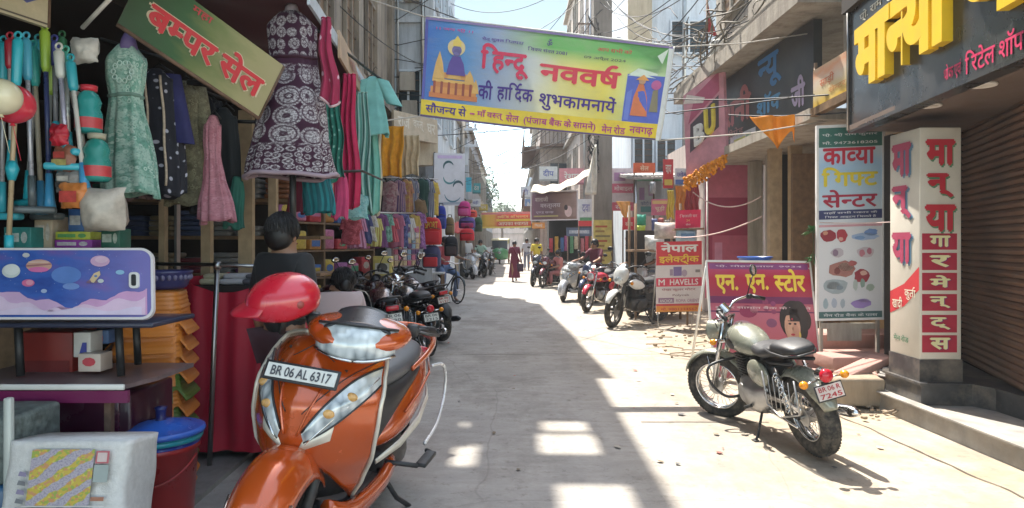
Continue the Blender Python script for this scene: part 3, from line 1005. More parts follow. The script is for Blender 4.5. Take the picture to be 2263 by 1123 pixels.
# ---- tall gift-centre board
KF = Fr(P(1808, 705, 6.9), P(1950, 702, 6.85), P(1808, 282, 6.9))
kav = thing('sign_board', 'tall white printed standing board with three large Hindi words and jewellery pictures', 'sign', tuple(KF.p(.5, 0)))
kx = lambda px: (px - 1808) / 142
ky = lambda y: (705 - y) / 423
m_flexw = gradient_print('gift_board_print', [(0, (.62, .64, .68)), (.45, (.70, .71, .74)), (.66, (.50, .66, .80)), (.8, (.40, .58, .78)), (.9, (.66, .72, .78)), (1, (.66, .72, .78))], 1, .4, .2)
mb = MB()
mb.grid(lambda u, v: KF.p(u, v, .0), 8, 12, uv=True)
mb.obj('printed_face', m_flexw, kav, True)
mb = MB()
for q in (RC(-.03, -.01, .035, 1.02), RC(.995, -.01, .035, 1.02), RC(.005, .995, .99, .015), RC(.005, -.01, .99, .012)):
    mb.prism(q, KF, -.03, .012)
mb.prism(RC(.01, .01, .98, .98), KF, -.02, -.008)
mb.obj('frame', mat((.72, .71, .70), .45, var=.1), kav, True)
mb = MB()
for a in (.06, .94):
    p = KF.p(a, 0); mb.box((p.x, p.y + .02, p.z - .33), (.03, .03, .62))
mb.box((KF.p(.5, 0).x, KF.p(.5, 0).y + .02, KF.p(0, 0).z - .07), (.58, .025, .06))
mb.box((KF.p(.42, 0).x, KF.p(.5, 0).y + .02, KF.p(0, 0).z - .16), (.34, .025, .12))
mb.obj('stand', m_conc, kav, True)
kp = [(RC(0, ky(327), 1, 1 - ky(327)), (.05, .16, .13), KF, 1), (RC(0, ky(486), 1, ky(466) - ky(486)), (.05, .06, .16), KF, 1), (RC(0, 0, 1, .036), (.07, .15, .15), KF, 1),
      (DC(.53, .973, .07, .014), (.55, .10, .10), KF, 2), (RC(0, ky(503), 1, .012), (.62, .35, .4), KF, 1)]
def blob(px, py, rx, ry, c, lay=2, seg=14, j=.25):
    r_ = random.Random(px * 7 + py)
    kp.append(([(kx(px) + rx / 142 * math.cos(2 * pi * k / seg) * (1 - j * r_.random()), ky(py) + ry / 423 * math.sin(2 * pi * k / seg) * (1 - j * r_.random())) for k in range(seg)], c, KF, lay))
for px, py, rx, ry, c in ((1830, 522, 20, 15, (.30, .03, .05)), (1860, 522, 14, 16, (.42, .05, .07)), (1824, 516, 7, 5, (.6, .3, .2)), (1858, 530, 6, 5, (.62, .35, .3)),
                          (1912, 526, 34, 9, (.38, .50, .72)), (1925, 517, 16, 9, (.18, .30, .60)), (1900, 528, 12, 5, (.22, .36, .62)),
                          (1850, 560, 16, 12, (.50, .45, .50)), (1846, 560, 7, 9, (.26, .18, .26)), (1912, 560, 22, 13, (.55, .48, .52)), (1905, 562, 7, 9, (.5, .2, .25)), (1921, 558, 6, 8, (.42, .16, .22)),
                          (1862, 596, 34, 20, (.36, .16, .14)), (1868, 592, 20, 10, (.72, .60, .50)), (1850, 600, 8, 9, (.20, .06, .06)), (1905, 612, 20, 18, (.34, .05, .07)), (1908, 606, 9, 6, (.66, .40, .34)), (1884, 584, 11, 7, (.40, .12, .12)),
                          (1846, 634, 32, 19, (.34, .40, .44)), (1842, 632, 18, 10, (.56, .62, .66)), (1856, 637, 9, 6, (.22, .27, .32)),
                          (1890, 632, 6, 14, (.42, .48, .46)), (1906, 628, 6, 12, (.24, .34, .30)), (1923, 638, 10, 9, (.34, .42, .36)),
                          (1824, 672, 7, 13, (.34, .44, .50)), (1843, 671, 7, 13, (.40, .46, .56)), (1862, 672, 6, 12, (.36, .42, .48)),
                          (1903, 673, 24, 11, (.34, .24, .55)), (1908, 667, 14, 5, (.44, .34, .62))):
    blob(px, py, rx, ry, c, 2 if rx > 13 else 3)
patches(kav, 'printed_picture', kp)
lettering(kav, [('काव~या', .07, ky(366), .82, ky(329) - ky(366), (.52, .03, .06), KF, dict(off=.03)), ('\u093fगफ~ट', .05, ky(414), .88, ky(371) - ky(414), (.78, .62, .05), KF, dict(off=.03)),
                ('सेन~टर', .06, ky(461), .86, ky(421) - ky(461), (.42, .03, .07), KF, dict(off=.025)),
                ('यहाँ सभी प्रकार के', .08, ky(475), .84, .014, (.7, .7, .75), KF, dict(lay=3)), ('गिफ्ट आइटम मिलते हैं', .10, ky(484), .80, .014, (.7, .7, .75), KF, dict(lay=3)),
                ('प्रो. श्री राम कुमार', .06, ky(304), .86, .018, (.68, .70, .70), KF, dict(lay=3)), ('मो. 9473618205', .06, ky(321), .86, .018, (.68, .70, .70), KF, dict(lay=3)),
                ('मेन रोड बैंक के पास', .08, .010, .84, .018, (.6, .64, .66), KF, dict(lay=3))])

# ---- square pillar with vertical lettering
PX0, PX1, PY0, PY1 = 3.335, 3.675, 5.55, 5.99
pil = thing('sign_pillar', 'square white pillar lettered vertically in red, standing on the dark tiled plinth', 'pillar', ((PX0 + PX1) / 2, (PY0 + PY1) / 2, .316))
mb = MB(); mb.box(((PX0 + PX1) / 2, (PY0 + PY1) / 2, 1.445), (PX1 - PX0, PY1 - PY0, 1.90), bev=.008)
mb.obj('shaft', mat((.66, .62, .54), .55, var=.06, scale=3, dirt=.18), pil, True)
mb = MB(); mb.box(((PX0 + PX1) / 2, (PY0 + PY1) / 2, .405), (PX1 - PX0 + .012, PY1 - PY0 + .012, .182))
mb.obj('tiled_base', m_tile, pil, True)
PF = Fr((PX0, PY0, .495), (PX1, PY0, .495), (PX0, PY0, 2.395))
pz = lambda y: (HC - (y - HY) / FPX * PY0 - .495) / 1.90
red, grn = (.50, .025, .045), (.10, .26, .14)
it = []
tl_ = []
for s, y0, y1, a, w_ in (('मा', 308, 366, .12, .72), ('न\u094d', 383, 437, .14, .66), ('या', 452, 512, .10, .76)):
    it.append((s, a + .035, pz(y1) - .008, w_, pz(y0) - pz(y1), grn, PF, dict(lay=1, off=.05)))
    it.append((s, a, pz(y1), w_, pz(y0) - pz(y1), red, PF, dict(lay=4, off=.05)))
for s, y0, y1 in (('गा', 516, 552), ('र', 559, 597), ('मे', 603, 642), ('न\u094d', 650, 687), ('ट\u094d', 696, 735), ('स', 741, 779)):
    tl_.append((RC(.05, pz(y1), .84, pz(y0) - pz(y1)), (.42, .03, .06), PF, 1))
    hh = pz(y0) - pz(y1)
    it.append((s, .25, pz(y1) + hh * .14, .5, hh * .70, (.22, .04, .18), PF, dict(lay=2, off=.05)))
    it.append((s, .22, pz(y1) + hh * .17, .5, hh * .70, (.78, .74, .42), PF, dict(lay=4, off=.04)))
LF = Fr((PX0, PY1, .495), (PX0, PY0, .495), (PX0, PY1, 2.395))
for s, b, h in (('मा', .80, .15), ('न\u094d', .61, .15), ('या', .41, .14)):
    it.append((s, .15, b - .008, .66, h, (.16, .30, .45), LF, dict(lay=1, off=.05)))
    it.append((s, .10, b, .66, h, (.46, .07, .14), LF, dict(lay=4, off=.05)))
tl_.append(([(0.02, .18), (.5, .22), (.98, .30), (.98, .40), (.5, .32), (.02, .28)], (.58, .05, .06), LF, 1))
it += [('खादी', .1, .205, .34, .055, (.80, .75, .6), LF, dict(shear=.1)), ('कुर्ता', .52, .25, .36, .06, (.80, .75, .6), LF, dict(shear=.1)), ('मेन रोड', .15, .06, .5, .03, (.10, .24, .14), LF)]
patches(pil, 'lettered_tile', tl_)
lettering(pil, it)

# ---- pink store board leaning behind the motorcycle
NF = Fr(P(1580, 836, 7.20), P(1816, 842, 7.10), P(1562, 577, 7.5))
nn = thing('sign_board', 'wide pink store board with yellow letters and a printed portrait, leaning behind the near motorcycle', 'sign', tuple(NF.p(.5, 0)))
nx = lambda px: (px - 1570) / 232
ny = lambda y: (838 - y) / 262
mb = MB()
mb.grid(lambda u, v: NF.p(u, v, 0), 8, 10, uv=True)
mb.obj('printed_face', gradient_print('store_board_print', [(0, (.42, .08, .09)), (.3, (.52, .12, .15)), (.55, (.54, .15, .21)), (.70, (.36, .025, .06)), (.85, (.44, .015, .04)), (.95, (.48, .06, .14)), (1, (.34, .06, .11))], 1, .4, .15), nn, True)
mb = MB()
for q in (RC(-.01, .99, 1.02, .018), RC(-.015, 0, .018, .99), RC(.997, 0, .016, .99)):
    mb.prism(q, NF, -.03, .01)
mb.prism(RC(.005, .005, .99, .98), NF, -.03, -.004)
p = NF.p(-.01, .95); mb.tube([p, (p.x - .02, p.y + .55, .02)], .015, 6); p = NF.p(1.0, .95); mb.tube([p, (p.x, p.y + .55, .02)], .015, 6)
mb.obj('frame', mat((.68, .67, .64), .5, var=.1), nn, True)
npp = [(RC(0, ny(692), 1, .012), (.16, .03, .10), NF, 1), (RC(0, ny(672), 1, .06), (.16, .02, .09), NF, 1), (RC(.02, .93, .96, .05), (.24, .06, .2), NF, 1)]
# portrait: hair, face, neck, red sari
npp += [(DC(.795, .50, .135, .165), (.025, .016, .015), NF, 2), ([(.60, 0), (1.0, 0), (1.0, .22), (.93, .30), (.82, .25), (.70, .26), (.62, .2)], (.50, .03, .06), NF, 3), ([(.735, .24), (.825, .24), (.835, .38), (.74, .38)], (.52, .27, .18), NF, 4),
        (DC(.775, .44, .075, .125), (.60, .33, .22), NF, 5), (DC(.845, .53, .09, .13, t0=-20, t1=200), (.03, .018, .016), NF, 6), ([(.70, .53), (.745, .60), (.84, .59), (.86, .48), (.80, .545)], (.03, .018, .016), NF, 6),
        (DC(.752, .465, .014, .009), (.05, .02, .02), NF, 7), (DC(.802, .465, .014, .009), (.05, .02, .02), NF, 7), (DC(.773, .375, .020, .009), (.45, .04, .06), NF, 7), (RC(.735, .487, .032, .006), (.05, .02, .02), NF, 7), (RC(.787, .487, .032, .006), (.05, .02, .02), NF, 7), (DC(.755, .42, .030, .055), (.64, .37, .25), NF, 6), (DC(.805, .40, .028, .06), (.54, .28, .19), NF, 6), (DC(.775, .345, .035, .02), (.52, .27, .18), NF, 6), (DC(.87, .43, .05, .10), (.028, .017, .015), NF, 4), (DC(.90, .50, .06, .09), (.035, .02, .018), NF, 3), ([(.66, .0), (.70, .16), (.74, .25), (.72, .1), (.70, 0)], (.62, .10, .10), NF, 4), ([(.88, .0), (.93, .18), (.98, .2), (.95, 0)], (.40, .015, .035), NF, 4), (DC(.838, .37, .010, .03), (.7, .5, .12), NF, 7), (DC(.776, .425, .009, .014), (.50, .25, .17), NF, 6), (DC(.777, .505, .007, .009), (.5, .02, .05), NF, 7), ([(.70, .0), (.78, .12), (.86, .24), (.90, .24), (.80, .1), (.76, 0)], (.72, .50, .15), NF, 4)]
for px, py, rx, ry, c in ((1655, 690, 20, 14, (.30, .03, .09)), (1668, 686, 9, 8, (.52, .2, .25)), (1695, 668, 7, 6, (.28, .05, .12)), (1712, 672, 6, 6, (.26, .05, .14)), (1696, 684, 6, 5, (.3, .06, .12)), (1712, 690, 6, 5, (.3, .06, .14)), (1705, 715, 12, 10, (.26, .08, .16)), (1640, 720, 22, 10, (.52, .3, .36)), (1660, 745, 30, 12, (.58, .36, .40))):
    npp.append((DC(nx(px), ny(py), rx / 232, ry / 262, 12), c, NF, 2))
patches(nn, 'printed_picture', npp)
lettering(nn, [('एन.', .07, ny(652), .22, .17, (.80, .58, .06), NF, dict(off=.04)), ('एन.', .365, ny(650), .22, .17, (.80, .58, .06), NF, dict(off=.04)), ('स~टोर', .64, ny(645), .30, .20, (.80, .58, .06), NF, dict(off=.04)),
               ('श्रृंगार सामान बैंक के सामने', .05, ny(686), .92, .032, (.70, .50, .5), NF, dict(lay=3)), ('प्रो. मोहन लाल  9934', .08, .945, .84, .022, (.66, .5, .6), NF, dict(lay=3))])

# ---- red standing board of the electric shop
EF = Fr(P(1450, 690, 11.5), P(1551, 688, 11.45), P(1450, 535, 11.5))
el = thing('sign_board', 'narrow red and white electric shop board standing on thin legs by the parked bikes', 'sign', tuple(EF.p(.5, 0)))
mb = MB(); mb.prism(RC(0, 0, 1, 1), EF, -.025, 0)
mb.obj('panel', mat((.66, .60, .60), .45, var=.06), el, True)
ey = lambda y: (690 - y) / 155
patches(el, 'printed_band', [(RC(0, ey(587), 1, 1 - ey(587)), (.58, .03, .045), EF, 1), (RC(0, ey(634), 1, ey(615) - ey(634)), (.62, .05, .10), EF, 1), (RC(0, .0, 1, .085), (.72, .28, .04), EF, 1), (RC(0, .085, 1, .03), (.55, .05, .06), EF, 1),
                            (RC(.05, ey(670), .34, .07), (.28, .16, .26), EF, 1), (RC(.38, ey(611), .18, .13), (.20, .14, .32), EF, 1), (RC(.3, ey(610), .07, .09), (.34, .25, .34), EF, 1), (DC(.62, ey(605), .06, .05), (.4, .3, .38), EF, 1), (RC(.86, ey(604), .1, .04), (.24, .2, .2), EF, 1)])
lettering(el, [('नेपाल', .10, ey(559), .82, .145, (.78, .74, .70), EF, dict(off=.04)), ('इलेक~ट्रीक', .06, ey(586), .88, .15, (.78, .50, .05), EF, dict(off=.03)),
               ('HAVELLS', .30, ey(631), .62, .085, (.80, .72, .72), EF, dict(off=.02)), ('M', .05, ey(631), .14, .085, (.8, .72, .72), EF), ('पंखा कूलर मोटर', .12, ey(645), .74, .05, (.36, .12, .14), EF), ('Polycab', .36, ey(657), .36, .04, (.25, .15, .16), EF),
               ('ANCHOR', .08, ey(669), .28, .045, (.7, .66, .66), EF, dict(lay=3)), ('ROMA  ORIENT', .44, ey(669), .5, .045, (.4, .2, .3), EF), ('मो. 9801234567', .1, .02, .8, .045, (.6, .06, .05), EF, dict(lay=3))])
mb = MB()
for a in (.04, .96):
    p = EF.p(a, 0, -.012); mb.tube([p, (p.x, p.y, 0)], .012, 6)
    p = EF.p(a, .98, -.02); mb.tube([p, (p.x, p.y + .5, 0)], .012, 6)
mb.obj('stand', m_steel, el, True)
RF = Fr(P(1493, 505, 11.9), P(1548, 503, 11.9), P(1494, 465, 11.9))
rb = thing('small_sign', 'small bright red board on a post above the electric shop board', 'sign', tuple(RF.p(.5, 0)))
mb = MB(); mb.prism(RC(0, 0, 1, 1), RF, -.03, 0); mb.obj('panel', mat((.68, .02, .10), .4), rb, True)
lettering(rb, [('बिजली घर', .15, .58, .7, .2, (.8, .55, .55), RF), ('24', .42, .36, .14, .12, (.8, .55, .2), RF), ('सेवा', .4, .14, .2, .12, (.8, .6, .6), RF)])
mb = MB(); p = RF.p(.5, 0, -.02); mb.tube([p, (p.x, p.y + .02, 0)], .02, 6); mb.prism(RC(-.08, -.12, 1.2, .1), RF, -.12, .06)
mb.obj('post', m_wood, rb, True)

# ---- long black shop sign under the ledge
BLK = Fr((3.30, 11.5, 2.93), (3.42, 7.7, 2.93), (3.30, 11.5, 3.99))
bs = thing('shop_sign', 'long dull black shop sign with pink and blue letters under the concrete ledge', 'sign', tuple(BLK.p(.5, 0)))
mb = MB(); mb.prism(RC(0, 0, 1, 1), BLK, -.1, 0); mb.obj('panel', mat((.040, .042, .046), .45, dirt=.15, scale=2), bs, True)
lettering(bs, [('रोशनी', .08, .26, .44, .50, (.46, .15, .16), BLK, dict(off=.05)), ('न~यू', .58, .52, .20, .42, (.06, .22, .52), BLK, dict(off=.04)), ('शॉप', .57, .22, .20, .26, (.10, .30, .55), BLK, dict(off=.04)), ('जी', .85, .12, .10, .36, (.5, .42, .6), BLK, dict(off=.04)), ('रेडीमेड', .22, .1, .22, .13, (.4, .2, .2), BLK)])
patches(bs, 'sticker', [(RC(.30, -.03, .26, .15), (.55, .55, .60), BLK, 2), (RC(.34, .0, .12, .06), (.55, .55, .15), BLK, 3), (RC(.47, .01, .05, .07), (.2, .3, .2), BLK, 3)])
OF = Fr(P(1797, 240, 7.25), P(1879, 198, 6.62), P(1797, 157, 7.25))
osn = thing('small_sign', 'small faded orange and cream sign catching the sun left of the black fascia', 'sign', tuple(OF.p(.5, 0)))
mb = MB(); mb.grid(lambda u, v: OF.p(u, v, 0), 6, 6, uv=True); mb.prism(RC(0, 0, 1, 1), OF, -.05, -.003)
mb.obj('panel', gradient_print('faded_print', [(0, (.72, .48, .07)), (.3, (.68, .55, .30)), (.6, (.70, .58, .46)), (.85, (.70, .36, .22)), (1, (.65, .45, .3))], 1, .5, .5), osn, True)
lettering(osn, [('साड़ी', .2, .40, .4, .3, (.62, .22, .12), OF), ('सेन्टर', .45, .18, .45, .18, (.6, .3, .12), OF)])
mb = MB(); mb.prism(RC(0, -.22, 1, .2), OF, -.05, .03); mb.tube([OF.p(.02, -.15, -.02), OF.p(.02, 1.2, -.02)], .02, 6)
mb.obj('bracket', m_wood, osn, True)

# ---- projecting pink sign with marigold fringe
QF = Fr(P(1517, 394, 10.9), P(1605, 342, 10.2), P(1510, 212, 10.9))
ps = thing('hanging_sign', 'pink fabric sign with raised white and yellow letters, fringed with orange marigolds', 'sign', tuple(QF.p(.5, 0)))
mb = MB(); mb.prism(RC(0, 0, 1, 1), QF, -.06, 0); mb.obj('panel', mat((.62, .30, .36), .6, var=.22, scale=4), ps, True)
patches(ps, 'dark_panel', [([(.12, .27), (.86, .36), (.88, .72), (.16, .60)], (.10, .08, .10), QF, 2), ([(.1, .62), (.9, .76), (.9, .98), (.3, .9)], (.48, .12, .2), QF, 1), ([(.0, .9), (.5, .75), (.55, .8), (.1, .98)], (.74, .66, .62), QF, 2)])
mb = MB(); put(mb, 'B', QF, .27, .30, .24, .24, lay=6, off=.03, ext=.06)
mb.obj('raised_lettering', mat((.78, .78, .76), .4), ps, True)
mb = MB(); put(mb, 'U', QF, .55, .33, .24, .32, lay=6, off=.03, ext=.06)
mb.obj('raised_letter', mat((.74, .60, .10), .4), ps, True)
mb = MB()
for k in range(46):
    a = k / 45
    for j in range(rnd.randint(4, 7)):
        p = QF.p(a + rnd.uniform(-.01, .01), -.01 - .024 * j + rnd.uniform(-.006, .006), .03 + rnd.uniform(-.03, .05))
        mb.ell(p, (.024, .024, .026), 7, 5)
mb.obj('marigold_fringe', mat((.72, .25, .015), .7, var=.4, scale=16), ps, True)

# ---- saffron cloth pennant hanging from the wire
mb = MB()
c0, c1, c2, c3 = P(1656, 258, 7.7), P(1752, 255, 7.5), P(1760, 320, 7.6), P(1700, 300, 7.62)
mb.grid(lambda u, v: V(c0).lerp(c1, u).lerp(V(c3).lerp(c2, u), v) + V((0, .05 * math.sin(u * 11 + v * 3), -.12 * v * math.sin(u * 6))), 24, 14)
tag(mb.obj('pennant', mat((.80, .26, .02), .7, var=.2, scale=5), mods=(('SOLIDIFY', dict(thickness=.003)),)), 'saffron orange cloth pennant hanging from a wire under the black sign', 'flag')

# ---- concrete power pole with its yellow notice
pp = P(1330, 537, 18.0)
pole = thing('power_pole', 'thick square concrete power pole with a yellow notice, right side of the street', 'pole', (pp.x, 18.0, 0))
mb = MB()
mb.prism([(-.24, -.22), (.24, -.22), (.24, .22), (-.24, .22)], Fr((pp.x, 18, 0), (pp.x + 1, 18, 0), (pp.x, 19, 0)), 0, 10.0)
mb.obj('shaft', plaster((.20, .175, .15), (.28, .25, .22), (.10, .085, .07), .6), pole, True)
PFr = Fr((pp.x - .24, 17.775, .9), (pp.x + .24, 17.775, .9), (pp.x - .24, 17.775, 2.05))
mb = MB(); mb.prism(RC(-.02, 0, 1.0, 1), PFr, 0, .012); nt = mb.obj('notice', mat((.62, .50, .14), .6, var=.2), pole, True)
patches(pole, 'notice_print', [(RC(.08, .06 + .11 * k, .5 + .3 * ((k * 7) % 3) / 2, .045), ((.34, .20, .05), (.5, .12, .05), (.25, .2, .08))[k % 3], PFr, 8) for k in range(8)])
mb = MB()
for z in (7.6, 8.3):
    mb.box((pp.x, 17.75, z + 1.3), (1.8, .1, .1))
for x in (-.8, -.4, .4, .8):
    for z in (7.6, 8.3):
        mb.cyl((pp.x + x, 17.75, z + 1.35), (pp.x + x, 17.75, z + 1.5), .04, .03, 8)
mb.obj('cross_arm', m_rust, pole, True)
mb = MB()
for k in range(26):
    z = 3.4 + rnd.random() * 3.8
    p0 = V((pp.x - .26, 17.74, z))
    mb.tube([p0 + V((.15 * math.sin(a * 1.3 + k), -.05, .22 * math.cos(a * 1.7 + k * 2))) for a in range(7)], .012, 4)
mb.obj('cable_tangle', m_black, pole, True)
for q in range(2):
    p = P((1300, 1360)[q], 537, 17.5)

# ---- brown hanging banner and cloth awning on the right
HF = Fr(P(1176, 486, 23.0), P(1276, 484, 22.0), P(1176, 427, 23.0))
hb = thing('hanging_banner', 'dark brown printed banner with pale border hung across shop fronts, right of the street end', 'banner', tuple(HF.p(.5, 0)))
mb = MB(); mb.grid(lambda u, v: HF.p(u, v, .02 * math.sin(7 * u + 4 * v)), 12, 8, uv=True)
mb.obj('sheet', gradient_print('brown_print', [(0, (.20, .10, .14)), (.4, (.15, .08, .09)), (.8, (.26, .16, .13)), (1, (.34, .22, .2))], 0, .5, .6), hb, True, mods=(('SOLIDIFY', dict(thickness=.01)),))
patches(hb, 'printed_shape', [(RC(-.03, -.04, 1.06, .04), (.62, .55, .56), HF, 20), (RC(-.03, 1, 1.06, .04), (.62, .55, .56), HF, 20), (RC(-.03, 0, .03, 1), (.62, .55, .56), HF, 20), (RC(1, 0, .03, 1), (.62, .55, .56), HF, 20), (DC(.82, .28, .08, .2), (.60, .42, .40), HF, 20), (DC(.77, .42, .04, .1), (.05, .03, .03), HF, 22), (RC(.05, .1, .55, .05), (.42, .34, .14), HF, 20)])
lettering(hb, [('बालाजी', .08, .66, .3, .2, (.5, .42, .4), HF, dict(lay=20)), ('वस्त्रालय', .2, .38, .45, .2, (.5, .42, .44), HF, dict(lay=20)), ('एण्ड सन्स', .1, .2, .4, .1, (.45, .36, .4), HF, dict(lay=20))])
mb = MB()
def awn(x0, y0, x1, y1, z0, z1, sag, n=20):
    def fn(u, v):
        x = x0 + (x1 - x0) * u
        return V((x, y0 + (y1 - y0) * v, z0 + (z1 - z0) * v - sag * math.sin(pi * u) * (1 - .4 * v) + .03 * math.sin(u * 25 + v * 4)))
    return fn
q0, q1 = P(1172, 425, 22.6), P(1306, 385, 21.5)
mb.grid(lambda u, v: V(q0).lerp(q1, u) + V((.15 * v, 1.6 * v, .38 * v - .22 * math.sin(pi * u) + .03 * math.sin(u * 23))), 26, 8)
tag(mb.obj('cloth_awning', mat((.46, .40, .31), .8, var=.2), mods=(('SOLIDIFY', dict(thickness=.006)),)), 'cream cloth awning sagging above the brown hanging banner', 'awning')
mb = MB()
q0, q1 = P(1290, 428, 17.2), P(1318, 300, 17.2)
mb.grid(lambda u, v: P(1292 + 24 * v * .9 + (26 - 20 * v) * u, 430 - 110 * v, 17.25) + V((0, .08 * math.sin(u * 9 + v * 5), 0)), 8, 16)
tag(mb.obj('white_cloth', mat((.70, .66, .58), .8), mods=(('SOLIDIFY', dict(thickness=.005)),)), 'long white cloth tied up against the left side of the concrete pole', 'cloth')
# far red and yellow banner across the street
YF = Fr(P(1064, 505, 34), P(1174, 503, 34), P(1064, 470, 34))
fb = thing('street_banner', 'small far red and yellow banner across the end of the street', 'banner', tuple(YF.p(.5, 0)))
mb = MB(); mb.grid(lambda u, v: YF.p(u, v, .05 * math.sin(u * 6) * v), 10, 4, uv=True)
mb.obj('sheet', gradient_print('far_print', [(0, (.74, .50, .08)), (.25, (.72, .36, .06)), (.34, (.66, .08, .06)), (1, (.70, .12, .05))], 0, .5, .1), fb, True, mods=(('SOLIDIFY', dict(thickness=.01)),))
patches(fb, 'printed_band', [(RC(.3, .42, .68, .14), (.76, .5, .05), YF, 30), (RC(.0, .86, 1, .12), (.62, .2, .2), YF, 30), (RC(0, .0, 1, .1), (.72, .55, .12), YF, 30)])
lettering(fb, [('हार्दिक अभिनन्दन', .32, .6, .62, .22, (.78, .6, .2), YF, dict(lay=32)), ('आपका स्वागत', .34, .16, .6, .2, (.78, .66, .5), YF, dict(lay=32))])

# ================================================================ VEHICLES
def interp(tab, x):
    if x <= tab[0][0]: return tab[0][1]
    for (a, u), (b, v) in zip(tab, tab[1:]):
        if x <= b:
            t = (x - a) / (b - a)
            t = t * t * (3 - 2 * t) * .5 + t * .5
            return u + (v - u) * t
    return tab[-1][1]
def loft(mb, secs, seg=24, m=0, n=None, closed=True):
    """closed body along x from super-ellipse sections (x, y, z, ry, rz, power)"""
    n = n or (len(secs) - 1) * 4
    xs_ = [s[0] for s in secs]
    def at(t):
        k = t * (len(secs) - 1); i = min(int(k), len(secs) - 2); f = k - i
        p0 = secs[max(i - 1, 0)]; p1 = secs[i]; p2 = secs[i + 1]; p3 = secs[min(i + 2, len(secs) - 1)]
        return [.5 * ((2 * b) + (-a + c) * f + (2 * a - 5 * b + 4 * c - d) * f * f + (-a + 3 * b - 3 * c + d) * f ** 3) for a, b, c, d in zip(p0, p1, p2, p3)]
    def fn(u, v):
        x, y, z, ry, rz, pw = at(v)
        a = 2 * pi * u
        c, s = math.cos(a), math.sin(a)
        e = 2 / pw
        return V((x, y + max(ry, .001) * math.copysign(abs(c) ** e, c), z + max(rz, .001) * math.copysign(abs(s) ** e, s)))
    return mb.grid(fn, seg, n, m, True, cu=True, caps=closed)
m_rubber = mat((.024, .023, .022), .85, var=.25, scale=30, dirt=.35)
m_blackpl = mat((.020, .020, .022), .45, var=.2)
m_blackseat = mat((.028, .028, .031), .5, var=.2, scale=20, bump=.1)
m_chrome = mat((.62, .62, .62), .16, 1.0, var=.05)
m_alu = mat((.40, .40, .40), .38, .9, var=.2, dirt=.25)
m_darkmetal = mat((.06, .06, .062), .45, .7, var=.3, dirt=.3)
def lens_mat():
    g = N('lamp_lens')
    v = g.n('TexVoronoi'); v.inputs['Scale'].default_value = 34; g.l(g.co(scale=(1, 1, .45)), v.inputs['Vector'])
    c = g.ramp(v.outputs['Distance'], [(.0, (.75, .78, .78)), (.4, (.42, .46, .48)), (.75, (.16, .19, .21))])
    c = g.mix(g.ramp(g.noise(g.co(), 9, 3), [(.4, 0.0), (.6, .6)]), c, (.66, .70, .70))
    g.base(c).set(Roughness=.16, Metallic=.12, Coat_Weight=.6)
    g.bump(v.outputs['Distance'], .25, .004)
    return g.m
m_lens = lens_mat()
m_redlens = mat((.50, .015, .03), .15, var=.1)
m_amber = mat((.72, .26, .01), .2, var=.1)
m_plate = mat((.66, .66, .62), .5, var=.1, dirt=.2)

def wheel(name, root, x, z, r, t, mspoke, alloy, T=None, w=1.0):
    mb = MB(); mb.torus((x, 0, z), r - t, t, (0, 1, 0), 40, 10, sq=w)
    for k in range(60):                                              # tread blocks
        a = 2 * pi * k / 60
        for sy in (-1, 1):
            mb.box((x + (r - .0088) * math.cos(a), sy * t * .34 * w, z + (r - .0088) * math.sin(a)), (.007, t * .55, .014), rot=M.Rotation(-a, 3, 'Y'))
    if T: mb.xf(T)
    wl = mb.obj(name, m_rubber, root)
    mb = MB(); ri = r - 2 * t + .006
    mb.grid(lambda u, v: V((x + (ri - .018 * math.sin(pi * v)) * math.cos(2 * pi * u), (v - .5) * t * 1.3, z + (ri - .018 * math.sin(pi * v)) * math.sin(2 * pi * u))), 36, 6, cu=True)
    mb.torus((x, t * .66, z), ri, .008, (0, 1, 0), 36, 6); mb.torus((x, -t * .66, z), ri, .008, (0, 1, 0), 36, 6)
    if alloy:
        for k in range(6):
            a = 2 * pi * k / 6
            mb.tube([(x + .04 * math.cos(a), 0, z + .04 * math.sin(a)), (x + ri * math.cos(a + .18), 0, z + ri * math.sin(a + .18))], [.02, .013], 6)
    if T: mb.xf(T)
    mb.obj('rim', mspoke, wl)
    mb = MB()
    mb.cyl((x, -.055, z), (x, .055, z), .055, seg=18); mb.cyl((x, -.09, z), (x, .09, z), .014, seg=8)
    mb.cyl((x, .05, z), (x, .058, z), .11 if alloy else .075, seg=24)
    if T: mb.xf(T)
    mb.obj('hub', m_alu, wl)
    if not alloy:
        mb = MB()
        for k in range(32):
            a = 2 * pi * k / 32; b = a + (.32 if k % 2 else -.32); sy = .03 if k % 4 < 2 else -.03
            mb.tube([(x + .05 * math.cos(b), sy, z + .05 * math.sin(b)), (x + ri * math.cos(a), 0, z + ri * math.sin(a))], .0025, 4)
        if T: mb.xf(T)
        mb.obj('spokes', m_chrome, wl)
    return wl
def fender(mb, x, z, r, a0, a1, hw, drop, m=0, n=20):
    def fn(u, v):
        a = R(a0 + (a1 - a0) * v); s = 2 * u - 1
        rr = r - drop * abs(s) ** 2.4
        e = min(1, .55 + 2.2 * min(v, 1 - v))
        return V((x + rr * math.cos(a), hw * s * e, z + rr * math.sin(a)))
    return mb.grid(fn, 10, n, m)
